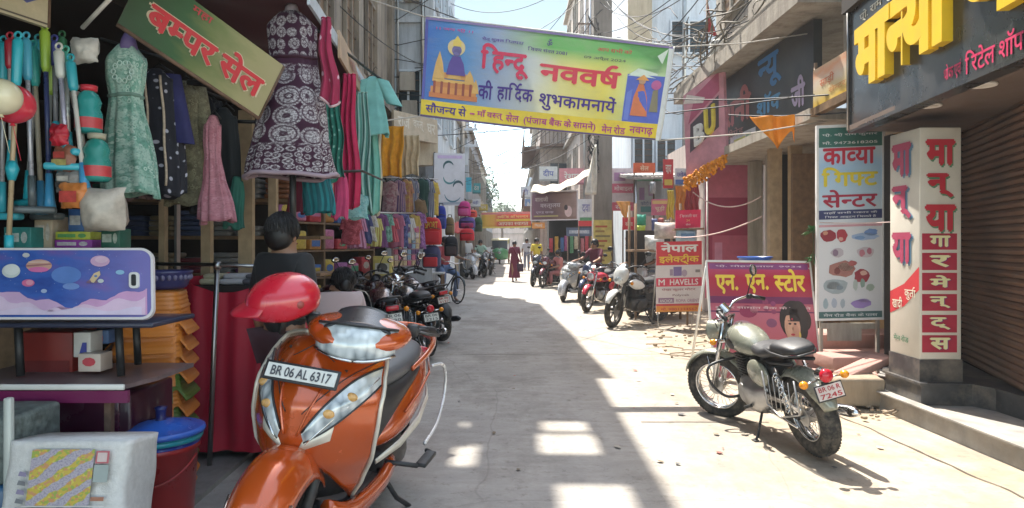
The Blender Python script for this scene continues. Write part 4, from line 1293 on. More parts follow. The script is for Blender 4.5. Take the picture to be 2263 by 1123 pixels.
def number_plate(root, c, w, h, rot, lines, col=(.05, .05, .06), name='number_plate', back=None):
    mb = MB(); mb.box(c, (.008, w + .02, h + .02), rot=rot, bev=.003)
    pl = mb.obj(name, m_blackpl, root)
    mb = MB(); X = rot @ V((.006, 0, 0)); mb.box(V(c) + X, (.004, w, h), rot=rot)
    mb.obj('plate_face', back or m_plate, pl)
    u = rot @ V((0, 1, 0)); v = rot @ V((0, 0, 1)); o = V(c) + rot @ V((.0085, 0, 0)) - u * w / 2 - v * h / 2
    fr = Fr(o, o + u * w, o + v * h)
    mb = MB(); n = len(lines)
    for k, t in enumerate(lines):
        put(mb, t, fr, .07, 1 - (k + .86) / n, .86, .7 / n, lay=.4, off=.02)
    mb.obj('plate_number', mat(col, .5), pl)
    return pl

def motorcycle(name, label, loc, rz, body=(.40, .40, .33), style='classic', lean=-8, steer=0, scale=1.0, group=None, second=None, plate=('BR 06', '4127'), wheels=None, plate_back=None, plate_col=(.4, .03, .04), tankdecor=None):
    root = thing(name, label, 'motorcycle', loc, 0, group)
    root.rotation_euler = (R(lean), 0, rz); root.scale = (scale,) * 3
    cl = style == 'classic'
    mbody = mat(body, .25, .15, var=.06, coat=.6, dirt=.12 if cl else .1)
    m2 = mat(second, .3, coat=.4) if second else mbody
    fx, rx, wz = .70, -.66, .32
    hp = V((.46, 0, .9))
    S = M.Translation(hp) @ M.Rotation(R(steer), 4, 'Z') @ M.Translation(-hp)
    msp = wheels or (m_chrome if cl else m_darkmetal)
    wheel('wheel', root, fx, wz, .325, .054 if cl else .046, msp, not cl, S, 1.1)
    wheel('wheel', root, rx, wz, .32, .068 if cl else .052, msp, not cl, None, 1.15)
    mb = MB(); fender(mb, fx, wz, .365, 25, 175, .075, .03); mb.xf(S)
    mb.obj('front_fender', mbody if cl else m2, root, mods=(('SOLIDIFY', dict(thickness=.006)),))
    mb = MB()
    for s in (-1, 1):
        mb.tube([(fx, s * .085, wz), (fx - .13, s * .085, .68), (.45, s * .085, .98)], [.028, .026, .022], 10)
        mb.tube([(fx, s * .085, wz), (fx + .02, s * .06, wz + .34)], .006, 5)
    mb.box((.47, 0, .97), (.07, .24, .03), bev=.008); mb.box((.50, 0, .78), (.07, .24, .035), bev=.008); mb.xf(S)
    mb.obj('fork', m_chrome if cl else m_darkmetal, root)
    # headlamp
    mb = MB(); H = V((.60, 0, .86)) if cl else V((.60, 0, .88))
    TX = M.Translation(H) @ M.Rotation(R(90), 4, 'Y')
    if cl:
        mb.lathe([(.001, -.15), (.04, -.145), (.085, -.10), (.098, -.02), (.10, .03), (.104, .035), (.104, .05), (.092, .055)], TX, 26)
    else:
        loft(mb, [(.42, 0, .93, .10, .10, 2.6), (.52, 0, .93, .13, .14, 2.6), (.60, 0, .89, .12, .13, 2.6), (.66, 0, .84, .07, .06, 2.4)], 20)
    mb.xf(S); hl = mb.obj('headlight_shell', mbody if cl else m2, root)
    mb = MB()
    if cl: mb.lathe([(.093, .05), (.07, .066), (.03, .074), (.001, .076)], TX, 24)
    else: mb.ell(H + V((.03, 0, -.03)), (.05, .09, .065), 16, 10)
    mb.xf(S); mb.obj('headlight_lens', m_lens, hl)
    mb = MB()
    if not cl:
        mb.grid(lambda u, v: V((.55 - .12 * v, .10 * (2 * u - 1) * (1 - .3 * v), 1.0 + .13 * v - .03 * (2 * u - 1) ** 2)), 8, 5); mb.xf(S); mb.obj('visor', m_blackpl, hl)
    # handlebar
    mb = MB()
    hb_ = [(.28, .37, 1.06), (.36, .30, 1.10), (.44, .16, 1.09), (.47, .06, 1.03), (.47, -.06, 1.03), (.44, -.16, 1.09), (.36, -.30, 1.10), (.28, -.37, 1.06)]
    mb.tube(smooth(hb_, 4), .012, 8); mb.cyl((.45, 0, 1.02), (.50, 0, 1.09), .055, .05, 16); mb.xf(S)
    hbo = mb.obj('handlebar', m_chrome if cl else m_blackpl, root)
    for s in (-1, 1):
        mb = MB(); mb.tube([(.25, s * .385, 1.045), (.34, s * .315, 1.095)], .019, 10)
        mb.box((.35, s * .29, 1.10), (.05, .05, .045), bev=.01); mb.xf(S); mb.obj('grip', m_blackpl, hbo)
        mb = MB(); mb.tube([(.38, s * .29, 1.095), (.36, s * .33, 1.08), (.29, s * .40, 1.05)], .006, 6); mb.xf(S); mb.obj('lever', m_alu, hbo)
        mb = MB(); mb.tube([(.52, s * .10, .80), (.53, s * .19, .80)], .008, 6); mb.xf(S); st_ = mb.obj('indicator_stalk', m_chrome if cl else m_blackpl, root)
        mb = MB(); mb.ell((.53, s * .215, .80), (.032, .03, .03), 12, 8); mb.xf(S); mb.obj('indicator', m_amber, st_)
        if cl and s > 0: continue
        mb = MB(); mb.tube([(.36, s * .27, 1.11), (.33, s * .32, 1.22), (.30, s * .36, 1.30)], .006, 6)
        mb.ell((.30, s * .37, 1.335), (.018, .062, .058 if cl else .04), 16, 8); mb.xf(S); mr = mb.obj('mirror', m_blackpl, hbo)
        mb = MB(); mb.ell((.285, s * .37, 1.335), (.006, .052, .048 if cl else .033), 14, 6); mb.xf(S); mb.obj('mirror_glass', m_chrome, mr)
    # tank
    mb = MB()
    if cl:
        loft(mb, [(.43, 0, .80, .045, .05, 2.3), (.36, 0, .81, .10, .10, 2.3), (.22, 0, .82, .145, .125, 2.4), (.08, 0, .81, .15, .115, 2.4), (-.05, 0, .78, .12, .085, 2.3), (-.13, 0, .755, .07, .04, 2.2)], 28)
    else:
        loft(mb, [(.43, 0, .80, .05, .05, 2.3), (.36, 0, .83, .12, .10, 2.4), (.22, 0, .84, .155, .125, 2.6), (.06, 0, .81, .14, .11, 2.6), (-.08, 0, .77, .10, .06, 2.4)], 28)
    tk = mb.obj('fuel_tank', mbody, root)
    mb = MB(); mb.cyl((.24, 0, .935), (.24, 0, .955), .032, seg=18); mb.obj('filler_cap', m_chrome, tk)
    mb = MB()
    for s in (-1, 1):
        if cl: mb.ell((.18, s * .145, .80), (.085, .012, .05), 14, 8)
        else: loft(mb, [(.42, s * .12, .78, .02, .03, 2), (.30, s * .15, .77, .03, .09, 2), (.12, s * .15, .74, .025, .07, 2), (.0, s * .13, .72, .01, .02, 2)], 12)
    mb.obj('tank_pad', m_blackpl if cl else m2, tk)
    # seat
    mb = MB()
    if cl:
        loft(mb, [(-.06, 0, .775, .07, .035, 2.4), (-.15, 0, .79, .12, .05, 2.6), (-.30, 0, .79, .15, .055, 2.6), (-.42, 0, .81, .14, .055, 2.6), (-.46, 0, .82, .12, .045, 2.4)], 24)
    else:
        loft(mb, [(-.03, 0, .79, .08, .03, 2.4), (-.18, 0, .79, .125, .05, 2.8), (-.38, 0, .80, .145, .05, 2.8), (-.60, 0, .845, .125, .05, 2.8), (-.76, 0, .87, .09, .03, 2.4)], 24)
    se = mb.obj('seat', m_blackseat, root)
    if cl:
        mb = MB(); loft(mb, [(-.43, 0, .855, .09, .025, 2.4), (-.50, 0, .86, .13, .05, 2.6), (-.64, 0, .865, .13, .05, 2.6), (-.76, 0, .86, .10, .035, 2.5), (-.79, 0, .855, .05, .02, 2.3)], 24)
        mb.obj('pillion_pad', m_blackseat, se)
        mb = MB(); mb.tube([(-.42, .135, .84), (-.52, .142, .83), (-.70, .135, .825), (-.80, .07, .83), (-.815, 0, .835), (-.80, -.07, .83), (-.70, -.135, .825), (-.52, -.142, .83), (-.42, -.135, .84)], .009, 8)
        mb.obj('piping', m_blackpl, se)
    else:
        mb = MB(); mb.tube([(-.55, .15, .80), (-.72, .14, .89), (-.86, .10, .92), (-.88, 0, .925), (-.86, -.10, .92), (-.72, -.14, .89), (-.55, -.15, .80)], .013, 8)
        mb.obj('grab_rail', m_darkmetal, root)
    # side covers, battery box
    mb = MB()
    for s in (-1, 1):
        if cl: mb.ell((-.20, s * .13, .60), (.17, .045, .115), 20, 12)
        else: loft(mb, [(.02, s * .10, .66, .02, .05, 2.2), (-.18, s * .13, .66, .035, .09, 2.4), (-.45, s * .13, .74, .04, .08, 2.4), (-.78, s * .07, .84, .03, .035, 2.2)], 16)
    mb.obj('side_cover', mbody, root)
    # engine
    mb = MB(); loft(mb, [(.26, 0, .40, .08, .09, 3), (.18, 0, .38, .14, .13, 3), (-.02, 0, .37, .16, .14, 3), (-.16, 0, .38, .12, .11, 3)], 20)
    mb.cyl((.10, .13, .37), (.10, .165, .37), .10, .085, 24); mb.cyl((-.08, -.13, .38), (-.08, -.16, .38), .09, .08, 24)
    if cl: loft(mb, [(.24, 0, .36, .10, .10, 3), (.10, 0, .36, .17, .16, 3), (-.12, 0, .36, .18, .15, 3), (-.24, 0, .40, .10, .10, 3)], 20)
    en = mb.obj('engine', m_alu if cl else m_darkmetal, root)
    mb = MB(); mb.box((-.26, 0, .54), (.26, .19, .30), bev=.03); mb.box((-.05, 0, .62), (.20, .14, .18), bev=.03); mb.obj('battery_box', m_blackpl, root)
    mb = MB()
    for k in range(9):
        mb.box((.17 + .004 * k, 0, .49 + .024 * k), (.17, .19, .010), bev=.002)
    mb.cyl((.17, 0, .47), (.20, 0, .72), .062, seg=16); mb.obj('cylinder_fins', m_darkmetal, en)
    mb = MB(); mb.tube([(.24, -.06, .62), (.36, -.08, .55), (.38, -.11, .36), (.26, -.14, .27), (-.10, -.16, .27), (-.28, -.165, .29)], .02, 10)
    ex = mb.obj('exhaust_pipe', m_chrome, root)
    mb = MB(); mb.tube([(-.26, -.17, .29), (-.34, -.17, .30), (-.70, -.185, .335), (-.92, -.19, .36), (-.99, -.19, .367)], [.024, .043, .047, .045, .020], 14)
    mb.obj('silencer', m_chrome if cl else m_blackpl, ex)
    # frame, swing arm, shocks, chain guard
    mb = MB()
    mb.tube([(.44, 0, .92), (.36, 0, .6), (.28, 0, .32), (.0, .09, .24), (-.28, .10, .27)], .017, 8)
    mb.tube([(.44, 0, .85), (.0, 0, .70), (-.3, .08, .70), (-.72, .09, .76)], .016, 8); mb.tube([(-.3, -.08, .70), (-.72, -.09, .76)], .016, 8)
    mb.tube([(.28, 0, .32), (.0, -.09, .24), (-.28, -.10, .27), (-.30, -.09, .70)], .015, 8); mb.tube([(-.28, .10, .27), (-.30, .09, .70)], .015, 8)
    for s in (-1, 1): mb.tube([(-.24, s * .09, .36), (rx, s * .10, wz)], .019, 8)
    mb.obj('chassis', m_blackpl, root)
    for s in (-1, 1):
        mb = MB(); mb.tube([(rx + .02, s * .13, wz + .03), (-.50, s * .125, .70)], .014, 8)
        mb.tube([(-.635 + .115 * (k / 70) , s * .13 + .034 * math.cos(k * .75), .37 + .29 * (k / 70) + .034 * math.sin(k * .75) * .35) for k in range(71)], .006, 5)
        mb.obj('shock_absorber', m_chrome if cl else m_blackpl, root)
    mb = MB(); mb.tube([(-.05, .115, .41), (rx + .05, .12, .42), (rx - .1, .12, .40)], .03, 6, flat=(1, .25)); mb.tube([(-.02, .115, .30), (rx, .12, .25)], .012, 6)
    mb.obj('chain_guard', m_chrome if cl else m_blackpl, root)
    if cl:
        mb = MB()                                                    # side rail that keeps clothing off the wheel
        mb.tube([(-.36, .17, .66), (-.40, .20, .40), (-.60, .21, .34), (-.86, .19, .42), (-.80, .15, .66)], .008, 6)
        for k in range(6): mb.tube([(-.41 - .07 * k, .205, .36 + .01 * k), (-.37 - .075 * k, .17, .64)], .004, 5)
        mb.obj('side_guard', m_alu, root)
        mb = MB()                                                    # leg guard
        mb.tube(smooth([(.36, .05, .62), (.38, .30, .60), (.37, .33, .45), (.33, .22, .30), (.28, .05, .29)]), .013, 8)
        mb.tube(smooth([(.36, -.05, .62), (.38, -.30, .60), (.37, -.33, .45), (.33, -.22, .30), (.28, -.05, .29)]), .013, 8)
        mb.obj('leg_guard', m_blackpl, root)
    # rear fender, lamp, plate, indicators
    mb = MB(); fender(mb, rx, wz, .385, 150 if cl else 60, 30 if cl else 165, .095, .05)
    if cl: mb.v = []; mb.f = []; mb.mi = []; mb.sm = []; fender(mb, rx, wz, .39, 40, 160, .10, .06, n=26)
    rf = mb.obj('rear_fender', mbody if cl else m_blackpl, root, mods=(('SOLIDIFY', dict(thickness=.006)),))
    tz = .70 if cl else .80
    tx = -.99 if cl else -.86
    mb = MB(); mb.cyl((tx + .06, 0, tz), (tx, 0, tz + .004), .055, .052, 20) if cl else mb.box((tx, 0, tz), (.07, .16, .07), bev=.02)
    tl2 = mb.obj('tail_lamp_body', m_chrome if cl else m_blackpl, root)
    mb = MB(); mb.ell((tx - .008, 0, tz + .002), (.035, .052, .05), 16, 10) if cl else mb.box((tx - .03, 0, tz), (.03, .145, .055), bev=.012)
    mb.obj('tail_lamp', m_redlens, tl2)
    rotp = M.Rotation(R(180), 3, 'Z') @ M.Rotation(R(-14), 3, 'Y')
    number_plate(root, (tx - .01, 0, tz - .115), .20, .10, rotp, plate, plate_col, back=plate_back)
    mb = MB(); mb.box((tx + .03, 0, tz - .09), (.03, .05, .16), bev=.008); mb.obj('plate_bracket', m_blackpl, root)
    for s in (-1, 1):
        mb = MB(); mb.tube([(tx + .05, s * .05, tz - .035), (tx + .04, s * .14, tz - .035)], .008, 6); st_ = mb.obj('indicator_stalk', m_chrome if cl else m_blackpl, root)
        mb = MB(); mb.ell((tx + .03, s * .165, tz - .035), (.034, .032, .030), 12, 8); mb.obj('indicator', m_amber, st_)
        mb = MB(); mb.tube([(-.06, s * .12, .30), (-.06, s * .25, .30)], .016, 8); mb.tube([(-.42, s * .12, .36), (-.43, s * .23, .37)], .014, 8); mb.obj('footrest', m_rubber, root)
    mb = MB(); mb.tube([(-.10, .10, .28), (-.16, .23, .07), (-.18, .26, .055)], .011, 6); mb.box((-.18, .27, .05), (.06, .04, .008)); mb.obj('side_stand', m_blackpl, root)
    mb = MB()
    mb.tube([(.44, .04, 1.04), (.55, .09, .98), (.52, .06, .80), (.40, .05, .72)], .006, 5); mb.tube([(.44, -.05, 1.05), (.58, -.10, 1.0), (.5, -.08, .75)], .006, 5); mb.xf(S)
    mb.obj('cables', m_blackpl, root)
    return root

# ---------------------------------------------------------------- scooter
def scooter(name, label, loc, rz, col, lean=-8, steer=0, cowl=12, scale=1.1, group=None, plate=('BR 06 AL 6317',), trim=None, detail=True, rear_plate=('BR 06', '6317')):
    root = thing(name, label, 'scooter', loc, 0, group)
    root.rotation_euler = (R(lean), 0, rz); root.scale = (scale,) * 3
    mb_ = mat(col, .22, .25, var=.05, scale=4, coat=.9, dirt=.06)
    mtrim = trim or mat((.60, .56, .48), .35, .3)
    fx, rx, wz = .585, -.60, .225
    XC = [(.30, .42), (.42, .475), (.52, .525), (.62, .548), (.72, .545), (.82, .50), (.90, .435), (.97, .35)]
    WD = [(.30, .15), (.40, .20), (.52, .245), (.64, .258), (.76, .258), (.86, .238), (.93, .205), (.97, .16)]
    def zb(s): return .565 - .28 * abs(s) ** 1.5
    def A(s, z, off=0.0):
        s_ = abs(s)
        x = interp(XC, z) - .19 * s_ ** 2.3 + .02 * (1 - s_) ** 2
        y = interp(WD, z) * s
        return V((x + off * (1 - .5 * s_ ** 2), y + off * .7 * s * s_, z))
    def ztop(s): return .965 - .05 * abs(s) ** 3
    mb = MB()
    mb.grid(lambda u, v: A(2 * u - 1, zb(2 * u - 1) + (ztop(2 * u - 1) - zb(2 * u - 1)) * v), 40, 24)
    ap = mb.obj('front_apron', mb_, root, mods=(('SOLIDIFY', dict(thickness=.012, offset=-1)),))
    # pressed crease lines that rise in a V from the nose
    mb = MB()
    for s in (-1, 1):
        mb.tube([A(s * (.10 + .20 * k / 10), .62 + .17 * k / 10, .004) for k in range(11)], .005, 6)
        mb.tube([A(s * (.30 + .62 * k / 12), .64 + .20 * k / 12, .002) for k in range(13)], .004, 6)
    mb.obj('crease_line', mb_, ap)
    for s in (-1, 1):
        def strip(lo, hi, off, n=16):
            def fn(u, v):
                a = lo(v); b = hi(v); sv = a[0] + (b[0] - a[0]) * u; zv = a[1] + (b[1] - a[1]) * u
                bulge = off + .010 * math.sin(pi * u) * (math.sin(pi * v) ** .5 if 0 < v < 1 else 0)
                return A(s * sv, zv, bulge)
            m_ = MB(); m_.grid(fn, 6, n)
            if s < 0: m_.f = [f[::-1] for f in m_.f]
            return m_
        lens = strip(lambda t: (.20 + .76 * t, .60 + .20 * t - .02 * math.sin(pi * t)), lambda t: (.16 + .80 * t, .63 + .225 * t + .045 * math.sin(pi * t)), .006)
        lo = lens.obj('turn_lamp', m_lens, ap)
        m_ = MB()
        m_.tube([A(s * (.16 + .80 * t), .63 + .225 * t + .045 * math.sin(pi * t) + .004, .004) for t in [k / 14 for k in range(15)]], .0045, 6)
        m_.tube([A(s * (.20 + .76 * t), .60 + .20 * t - .02 * math.sin(pi * t) - .004, .004) for t in [k / 14 for k in range(15)]], .0045, 6)
        m_.obj('lamp_seal', m_blackpl, lo) if False else None
        seal = m_
        m_ = strip(lambda t: (.10 + .42 * t, .555 + .05 * t), lambda t: (.18 + .36 * t, .60 + .06 * t), .003)
        m_.obj('silver_panel', mtrim, ap)
        m_ = MB()
        m_.tube([A(s * (.94 - .72 * t), .825 - .235 * t, .006) for t in [k / 10 for k in range(11)]], .005, 6)
        m_.obj('lamp_rim', m_chrome, lo)
        seal.obj('lamp_seal', m_blackpl, lo)
        m_ = MB()
        for t in (.35, .62): m_.ell(A(s * (.18 + .78 * t), .635 + .21 * t, .010), (.014, .026, .017), 12, 8)
        m_.obj('bulb', mat((.60, .34, .12), .2, var=.3, scale=60), lo)
    mb = MB()
    for s in (-1, 1):
        mb.tube([A(s * 1.0, zb(1) + (ztop(1) - zb(1)) * k / 20, .003) for k in range(21)] + [A(s * (1 - .55 * k / 6), ztop(s * (1 - .55 * k / 6)), .004) for k in range(1, 7)], .009, 8)
    mb.obj('edge_trim', mtrim, ap)
    # plate
    if plate:
        c = A(0, .835, .022)
        number_plate(ap, c, .27, .052, M.Rotation(R(-26), 3, 'Y'), plate, (.06, .06, .07))
    # rear of the leg shield, floor
    mb = MB(); mb.grid(lambda u, v: A(2 * u - 1, .33 + .60 * v) - V((.035, 0, 0)), 16, 12); mb.box((.40, 0, .72), (.10, .30, .30), bev=.04); mb.box((.37, 0, .5), (.12, .14, .35), bev=.03)
    mb.obj('leg_shield', m_blackpl, root, mods=(('SOLIDIFY', dict(thickness=.008)),))
    mb = MB(); mb.box((.17, 0, .27), (.50, .34, .05), bev=.018); mb.box((.17, 0, .298), (.44, .28, .012), bev=.004)
    fl = mb.obj('floorboard', m_blackpl, root)
    mb = MB()
    for s in (-1, 1):
        loft(mb, [(.44, s * .13, .30, .03, .06, 2.2), (.30, s * .18, .27, .03, .045, 2.4), (.0, s * .19, .27, .03, .04, 2.4), (-.18, s * .18, .30, .025, .05, 2.2)], 12)
    mb.obj('lower_panel', mb_, root)
    # front fender
    hp = V((.50, 0, .7))
    S = M.Translation(hp) @ M.Rotation(R(steer), 4, 'Z') @ M.Translation(-hp)
    wheel('wheel', root, fx, wz, .225, .045, m_darkmetal, True, S, 1.05)
    mb = MB()
    def ff(u, v):
        a = R(-12 + 150 * v); s = 2 * u - 1
        hw = .118 * (.50 + .5 * math.sin(pi * min(1, .12 + v * .62)) ** .6)
        rr = .325 + .03 * math.sin(pi * min(1, v * 1.2)) - .105 * abs(s) ** 2.6
        return V((fx + rr * math.cos(a), hw * math.copysign(abs(s) ** .85, s), wz + .02 + rr * math.sin(a)))
    mb.grid(ff, 22, 26); mb.xf(S)
    fe = mb.obj('front_fender', mb_, root, mods=(('SOLIDIFY', dict(thickness=.008)),))
    mb = MB()
    mb.tube([V(ff(.04, .42)) + V((.006, 0, 0)), V(ff(.06, .25)) + V((.008, 0, 0)), V(ff(.16, .08)) + V((.012, 0, 0)), V(ff(.5, .03)) + V((.015, 0, 0)), V(ff(.84, .08)) + V((.012, 0, 0)), V(ff(.94, .25)) + V((.008, 0, 0)), V(ff(.96, .42)) + V((.006, 0, 0))], .007, 8); mb.xf(S)
    mb.obj('fender_trim', m_chrome, fe)
    mb = MB()
    for s in (-1, 1): mb.tube([(fx, s * .075, wz), (fx - .10, s * .085, .45), (.50, s * .06, .72)], .022, 8)
    mb.xf(S); mb.obj('fork', m_darkmetal, root)
    # handlebar cowl
    CZ = .995
    hp = V((.28, -.04, .9))
    S = M.Translation(hp + V((0, .115, 0))) @ M.Rotation(R(cowl), 4, 'Z') @ M.Translation(-hp)
    mb = MB()
    loft(mb, [(.20, 0, CZ, .06, .02, 2), (.24, 0, CZ + .005, .15, .045, 2.2), (.32, 0, CZ, .20, .066, 2.1), (.40, 0, CZ - .01, .19, .068, 2.0), (.465, 0, CZ - .02, .145, .056, 2.0), (.50, 0, CZ - .03, .08, .032, 2.0)], 30)
    mb.xf(S); cw = mb.obj('handlebar_cowl', mb_, root)
    mb = MB()
    def hf(u, v):
        s = (2 * u - 1); a = .56 * s
        t = v
        y = .15 * s
        z = CZ - .085 + .125 * t - .012 * abs(s) ** 2 + .035 * abs(s) ** 2 * (1 - t)
        x = .532 - .070 * abs(s) ** 2.2 - .045 * t ** 2 - .02 * (1 - t) ** 2
        return V((x, y, z))
    mb.grid(hf, 20, 8); mb.xf(S); hl = mb.obj('headlight', m_lens, cw, mods=(('SOLIDIFY', dict(thickness=.02)),))
    if detail:
        mb = MB()
        for s in (-1, 1):
            mb.tube([hf(.5 + s * .5 * k / 8, 0) + V((.004, 0, -.002)) for k in range(9)], .006, 6)
        mb.xf(S); mb.obj('reflector', m_chrome, hl)
        mb = MB(); mb.tube([hf(k / 20, 1.0) + V((.004, 0, .003)) for k in range(21)], .005, 6); mb.xf(S); mb.obj('lens_seal', m_blackpl, hl)
        mb = MB()
        for s in (-1, 1):
            mb.tube([A(s * (.12 + .86 * k / 14), .70 + .185 * k / 14 + .03 * math.sin(pi * k / 14), .0015) for k in range(15)], .0022, 5)
            mb.tube([A(s * (.06 + .30 * k / 8), .93 - .05 * k / 8, .0015) for k in range(9)], .0022, 5)
            mb.ell(A(s * .55, .90, .002), (.006, .006, .006), 8, 6)
        mb.obj('panel_gap', m_blackpl, ap)
    mb = MB()
    mb.grid(lambda u, v: V((.47 - .19 * v, .125 * (2 * u - 1) * (1 - .25 * v), CZ + .045 + .045 * v - .022 * (2 * u - 1) ** 2)), 14, 8); mb.xf(S)
    mb.obj('visor', mat((.02, .022, .026), .3), cw, mods=(('SOLIDIFY', dict(thickness=.006)),))
    mb = MB(); mb.tube([(.16, .275, CZ + .0), (.26, .22, CZ + .01), (.30, 0, CZ), (.26, -.22, CZ + .01), (.16, -.275, CZ + .0)], .012, 8); mb.xf(S)
    hbo = mb.obj('handlebar', m_blackpl, root)
    for s in (-1, 1):
        mb = MB(); mb.tube([(.15, s * .285, CZ), (.22, s * .215, CZ + .01)], .019, 10); mb.box((.245, s * .20, CZ + .01), (.06, .05, .05), bev=.012); mb.xf(S); mb.obj('grip', m_blackpl, hbo)
        mb = MB(); mb.tube([(.26, s * .21, CZ + .01), (.25, s * .26, CZ - .0), (.18, s * .31, CZ - .01)], .007, 6); mb.xf(S); mb.obj('brake_lever', m_darkmetal, hbo)
    # rear body, seat
    mb = MB(); loft(mb, [(-.10, 0, .42, .12, .05, 2.4), (-.18, 0, .46, .18, .09, 2.5), (-.34, 0, .53, .215, .145, 2.5), (-.55, 0, .60, .205, .14, 2.4), (-.76, 0, .67, .14, .10, 2.3), (-.88, 0, .71, .07, .055, 2.2)], 30)
    bd = mb.obj('rear_body', mb_, root)
    mb = MB()
    for s in (-1, 1):
        mb.tube([(-.02, s * .155, .36), (-.20, s * .205, .40), (-.42, s * .225, .46), (-.62, s * .205, .525), (-.72, s * .17, .57)], [.010, .016, .018, .014, .006], 8, flat=(1.4, .6))
    mb.obj('silver_strip', mtrim, bd)
    mb = MB()
    for s in (-1, 1):
        mb.tube([(-.24, s * .20, .54), (-.36, s * .222, .60), (-.56, s * .215, .67), (-.78, s * .14, .73)], .007, 6)
    mb.obj('crease_line', mb_, bd)
    mb = MB(); loft(mb, [(.04, 0, .685, .07, .03, 2.4), (-.06, 0, .705, .125, .05, 2.7), (-.24, 0, .715, .155, .058, 2.8), (-.46, 0, .735, .16, .058, 2.8), (-.66, 0, .755, .13, .05, 2.6), (-.76, 0, .765, .08, .03, 2.3)], 26)
    st = mb.obj('seat', mat((.085, .088, .095), .42, var=.1, scale=12, bump=.08), root)
    mb = MB(); loft(mb, [(.0, 0, .40, .10, .12, 2.6), (.01, 0, .50, .13, .18, 2.8), (-.08, 0, .56, .165, .14, 2.8), (-.24, 0, .63, .185, .075, 2.8), (-.5, 0, .69, .175, .04, 2.8), (-.74, 0, .72, .11, .03, 2.4)], 22)
    mb.obj('seat_base', m_blackpl, st)
    mb = MB(); mb.tube(smooth([(-.36, .175, .72), (-.56, .19, .765), (-.76, .165, .80), (-.88, .09, .825), (-.905, 0, .83), (-.88, -.09, .825), (-.76, -.165, .80), (-.56, -.19, .765), (-.36, -.175, .72)], 5), [.010 + .016 * math.sin(pi * k / 40) for k in range(41)], 10, flat=(1.3, .8))
    mb.obj('grab_rail', mb_, root)
    mb = MB(); mb.box((-.90, 0, .70), (.05, .22, .07), bev=.02); mb.obj('tail_lamp', m_redlens, root)
    number_plate(root, (-.90, 0, .56), .20, .10, M.Rotation(R(180), 3, 'Z') @ M.Rotation(R(-10), 3, 'Y'), rear_plate, (.05, .05, .06))
    wheel('wheel', root, rx, wz, .225, .05, m_darkmetal, True, None, 1.05)
    mb = MB(); loft(mb, [(-.25, .06, .26, .06, .07, 2.6), (-.45, .08, .25, .07, .08, 2.6), (rx, .08, .24, .06, .07, 2.4), (-.68, .08, .24, .02, .03, 2.2)], 14); mb.tube([(-.3, -.12, .25), (-.5, -.15, .25), (-.85, -.15, .30)], [.02, .05, .045], 10)
    mb.obj('engine', m_darkmetal, root)
    mb = MB(); fender(mb, rx, wz, .27, 60, 190, .08, .03); mb.obj('rear_fender', m_blackpl, root, mods=(('SOLIDIFY', dict(thickness=.006)),))
    if detail:
        mb = MB(); mb.tube(smooth([(-.60, .215, .70), (-.76, .235, .68), (-.86, .24, .60), (-.84, .25, .48), (-.70, .26, .37), (-.52, .25, .31)], 8), .009, 8)
        mb.obj('side_guard', mat((.70, .70, .70), .25, .3), root)
        mb = MB(); mb.tube([(-.12, .17, .33), (-.20, .30, .31), (-.40, .33, .31), (-.46, .28, .30)], .012, 8); mb.box((-.30, .32, .315), (.20, .05, .022), bev=.006)
        mb.tube([(-.2, .12, .26), (-.30, .2, .1), (-.42, .24, .02)], .012, 8)
        mb.obj('foot_rail', m_blackpl, root)
    return root
m_platered = mat((.60, .52, .48), .5, var=.15)

ORANGE = (.45, .070, .006)
scooter('parked_scooter', 'orange scooter in the left foreground facing the camera with a red helmet on its handle', (-.90, 3.36, 0), R(-98), ORANGE, -8, 3, 14, 1.105)
motorcycle('parked_motorcycle', 'grey-green classic motorcycle seen from behind in the sun before the pink store board', (2.02, 5.22, 0), R(98), (.235, .24, .19), 'classic', -13, 36, .88, None, None, ('BR 06 R', '7245'), plate_back=m_platered)

# ================================================================ LEFT-HAND SHOPS: HOUSEHOLD GOODS
def plastic(c, rough=.35): return mat(c, rough, var=.08, scale=5, coat=.15)
TURQ, TEAL, CREAM = (.03, .42, .52), (.02, .24, .24), (.62, .56, .42)
# tarpaulin added out of view to darken the household stall
mb = MB()
mb.grid(lambda u, v: V((-3.0 + 1.75 * u, .8 + 2.7 * v, 3.15 - .34 * u - .06 * math.sin(pi * v * 3) * math.sin(pi * u) + .02 * math.sin(u * 17 + v * 9))), 24, 30)
tag(mb.obj('awning', mat((.10, .075, .05), .85, var=.3), mods=(('SOLIDIFY', dict(thickness=.006)),)), 'dark brown tarpaulin added out of view to shade the mops and household goods', 'awning')
# cream signboard at the very top left
SF = Fr(P(-80, 0, 3.15), P(108, 62, 3.45), P(-80, -140, 3.15))
s1 = thing('sign_board', 'worn cream signboard hanging above the mops at the top left', 'sign', tuple(SF.p(.5, 0)))
mb = MB(); mb.prism(RC(0, 0, 1, 1), SF, -.03, 0); mb.obj('panel', mat((.46, .40, .27), .6, var=.2, dirt=.4), s1, True)
patches(s1, 'printed_mark', [([(.62, .36), (.72, .30), (.86, .42), (.74, .50)], (.06, .08, .25), SF, 1), ([(.56, .42), (.66, .40), (.7, .56), (.58, .6)], (.08, .22, .18), SF, 1), (RC(.0, .04, .98, .03), (.1, .08, .06), SF, 1)])
lettering(s1, [('सेल', .3, .5, .2, .25, (.1, .2, .15), SF)])
mb = MB(); mb.tube([SF.p(1, 0), SF.p(1.02, 1.1)], .008, 5); mb.obj('wire', m_rust, s1, True)

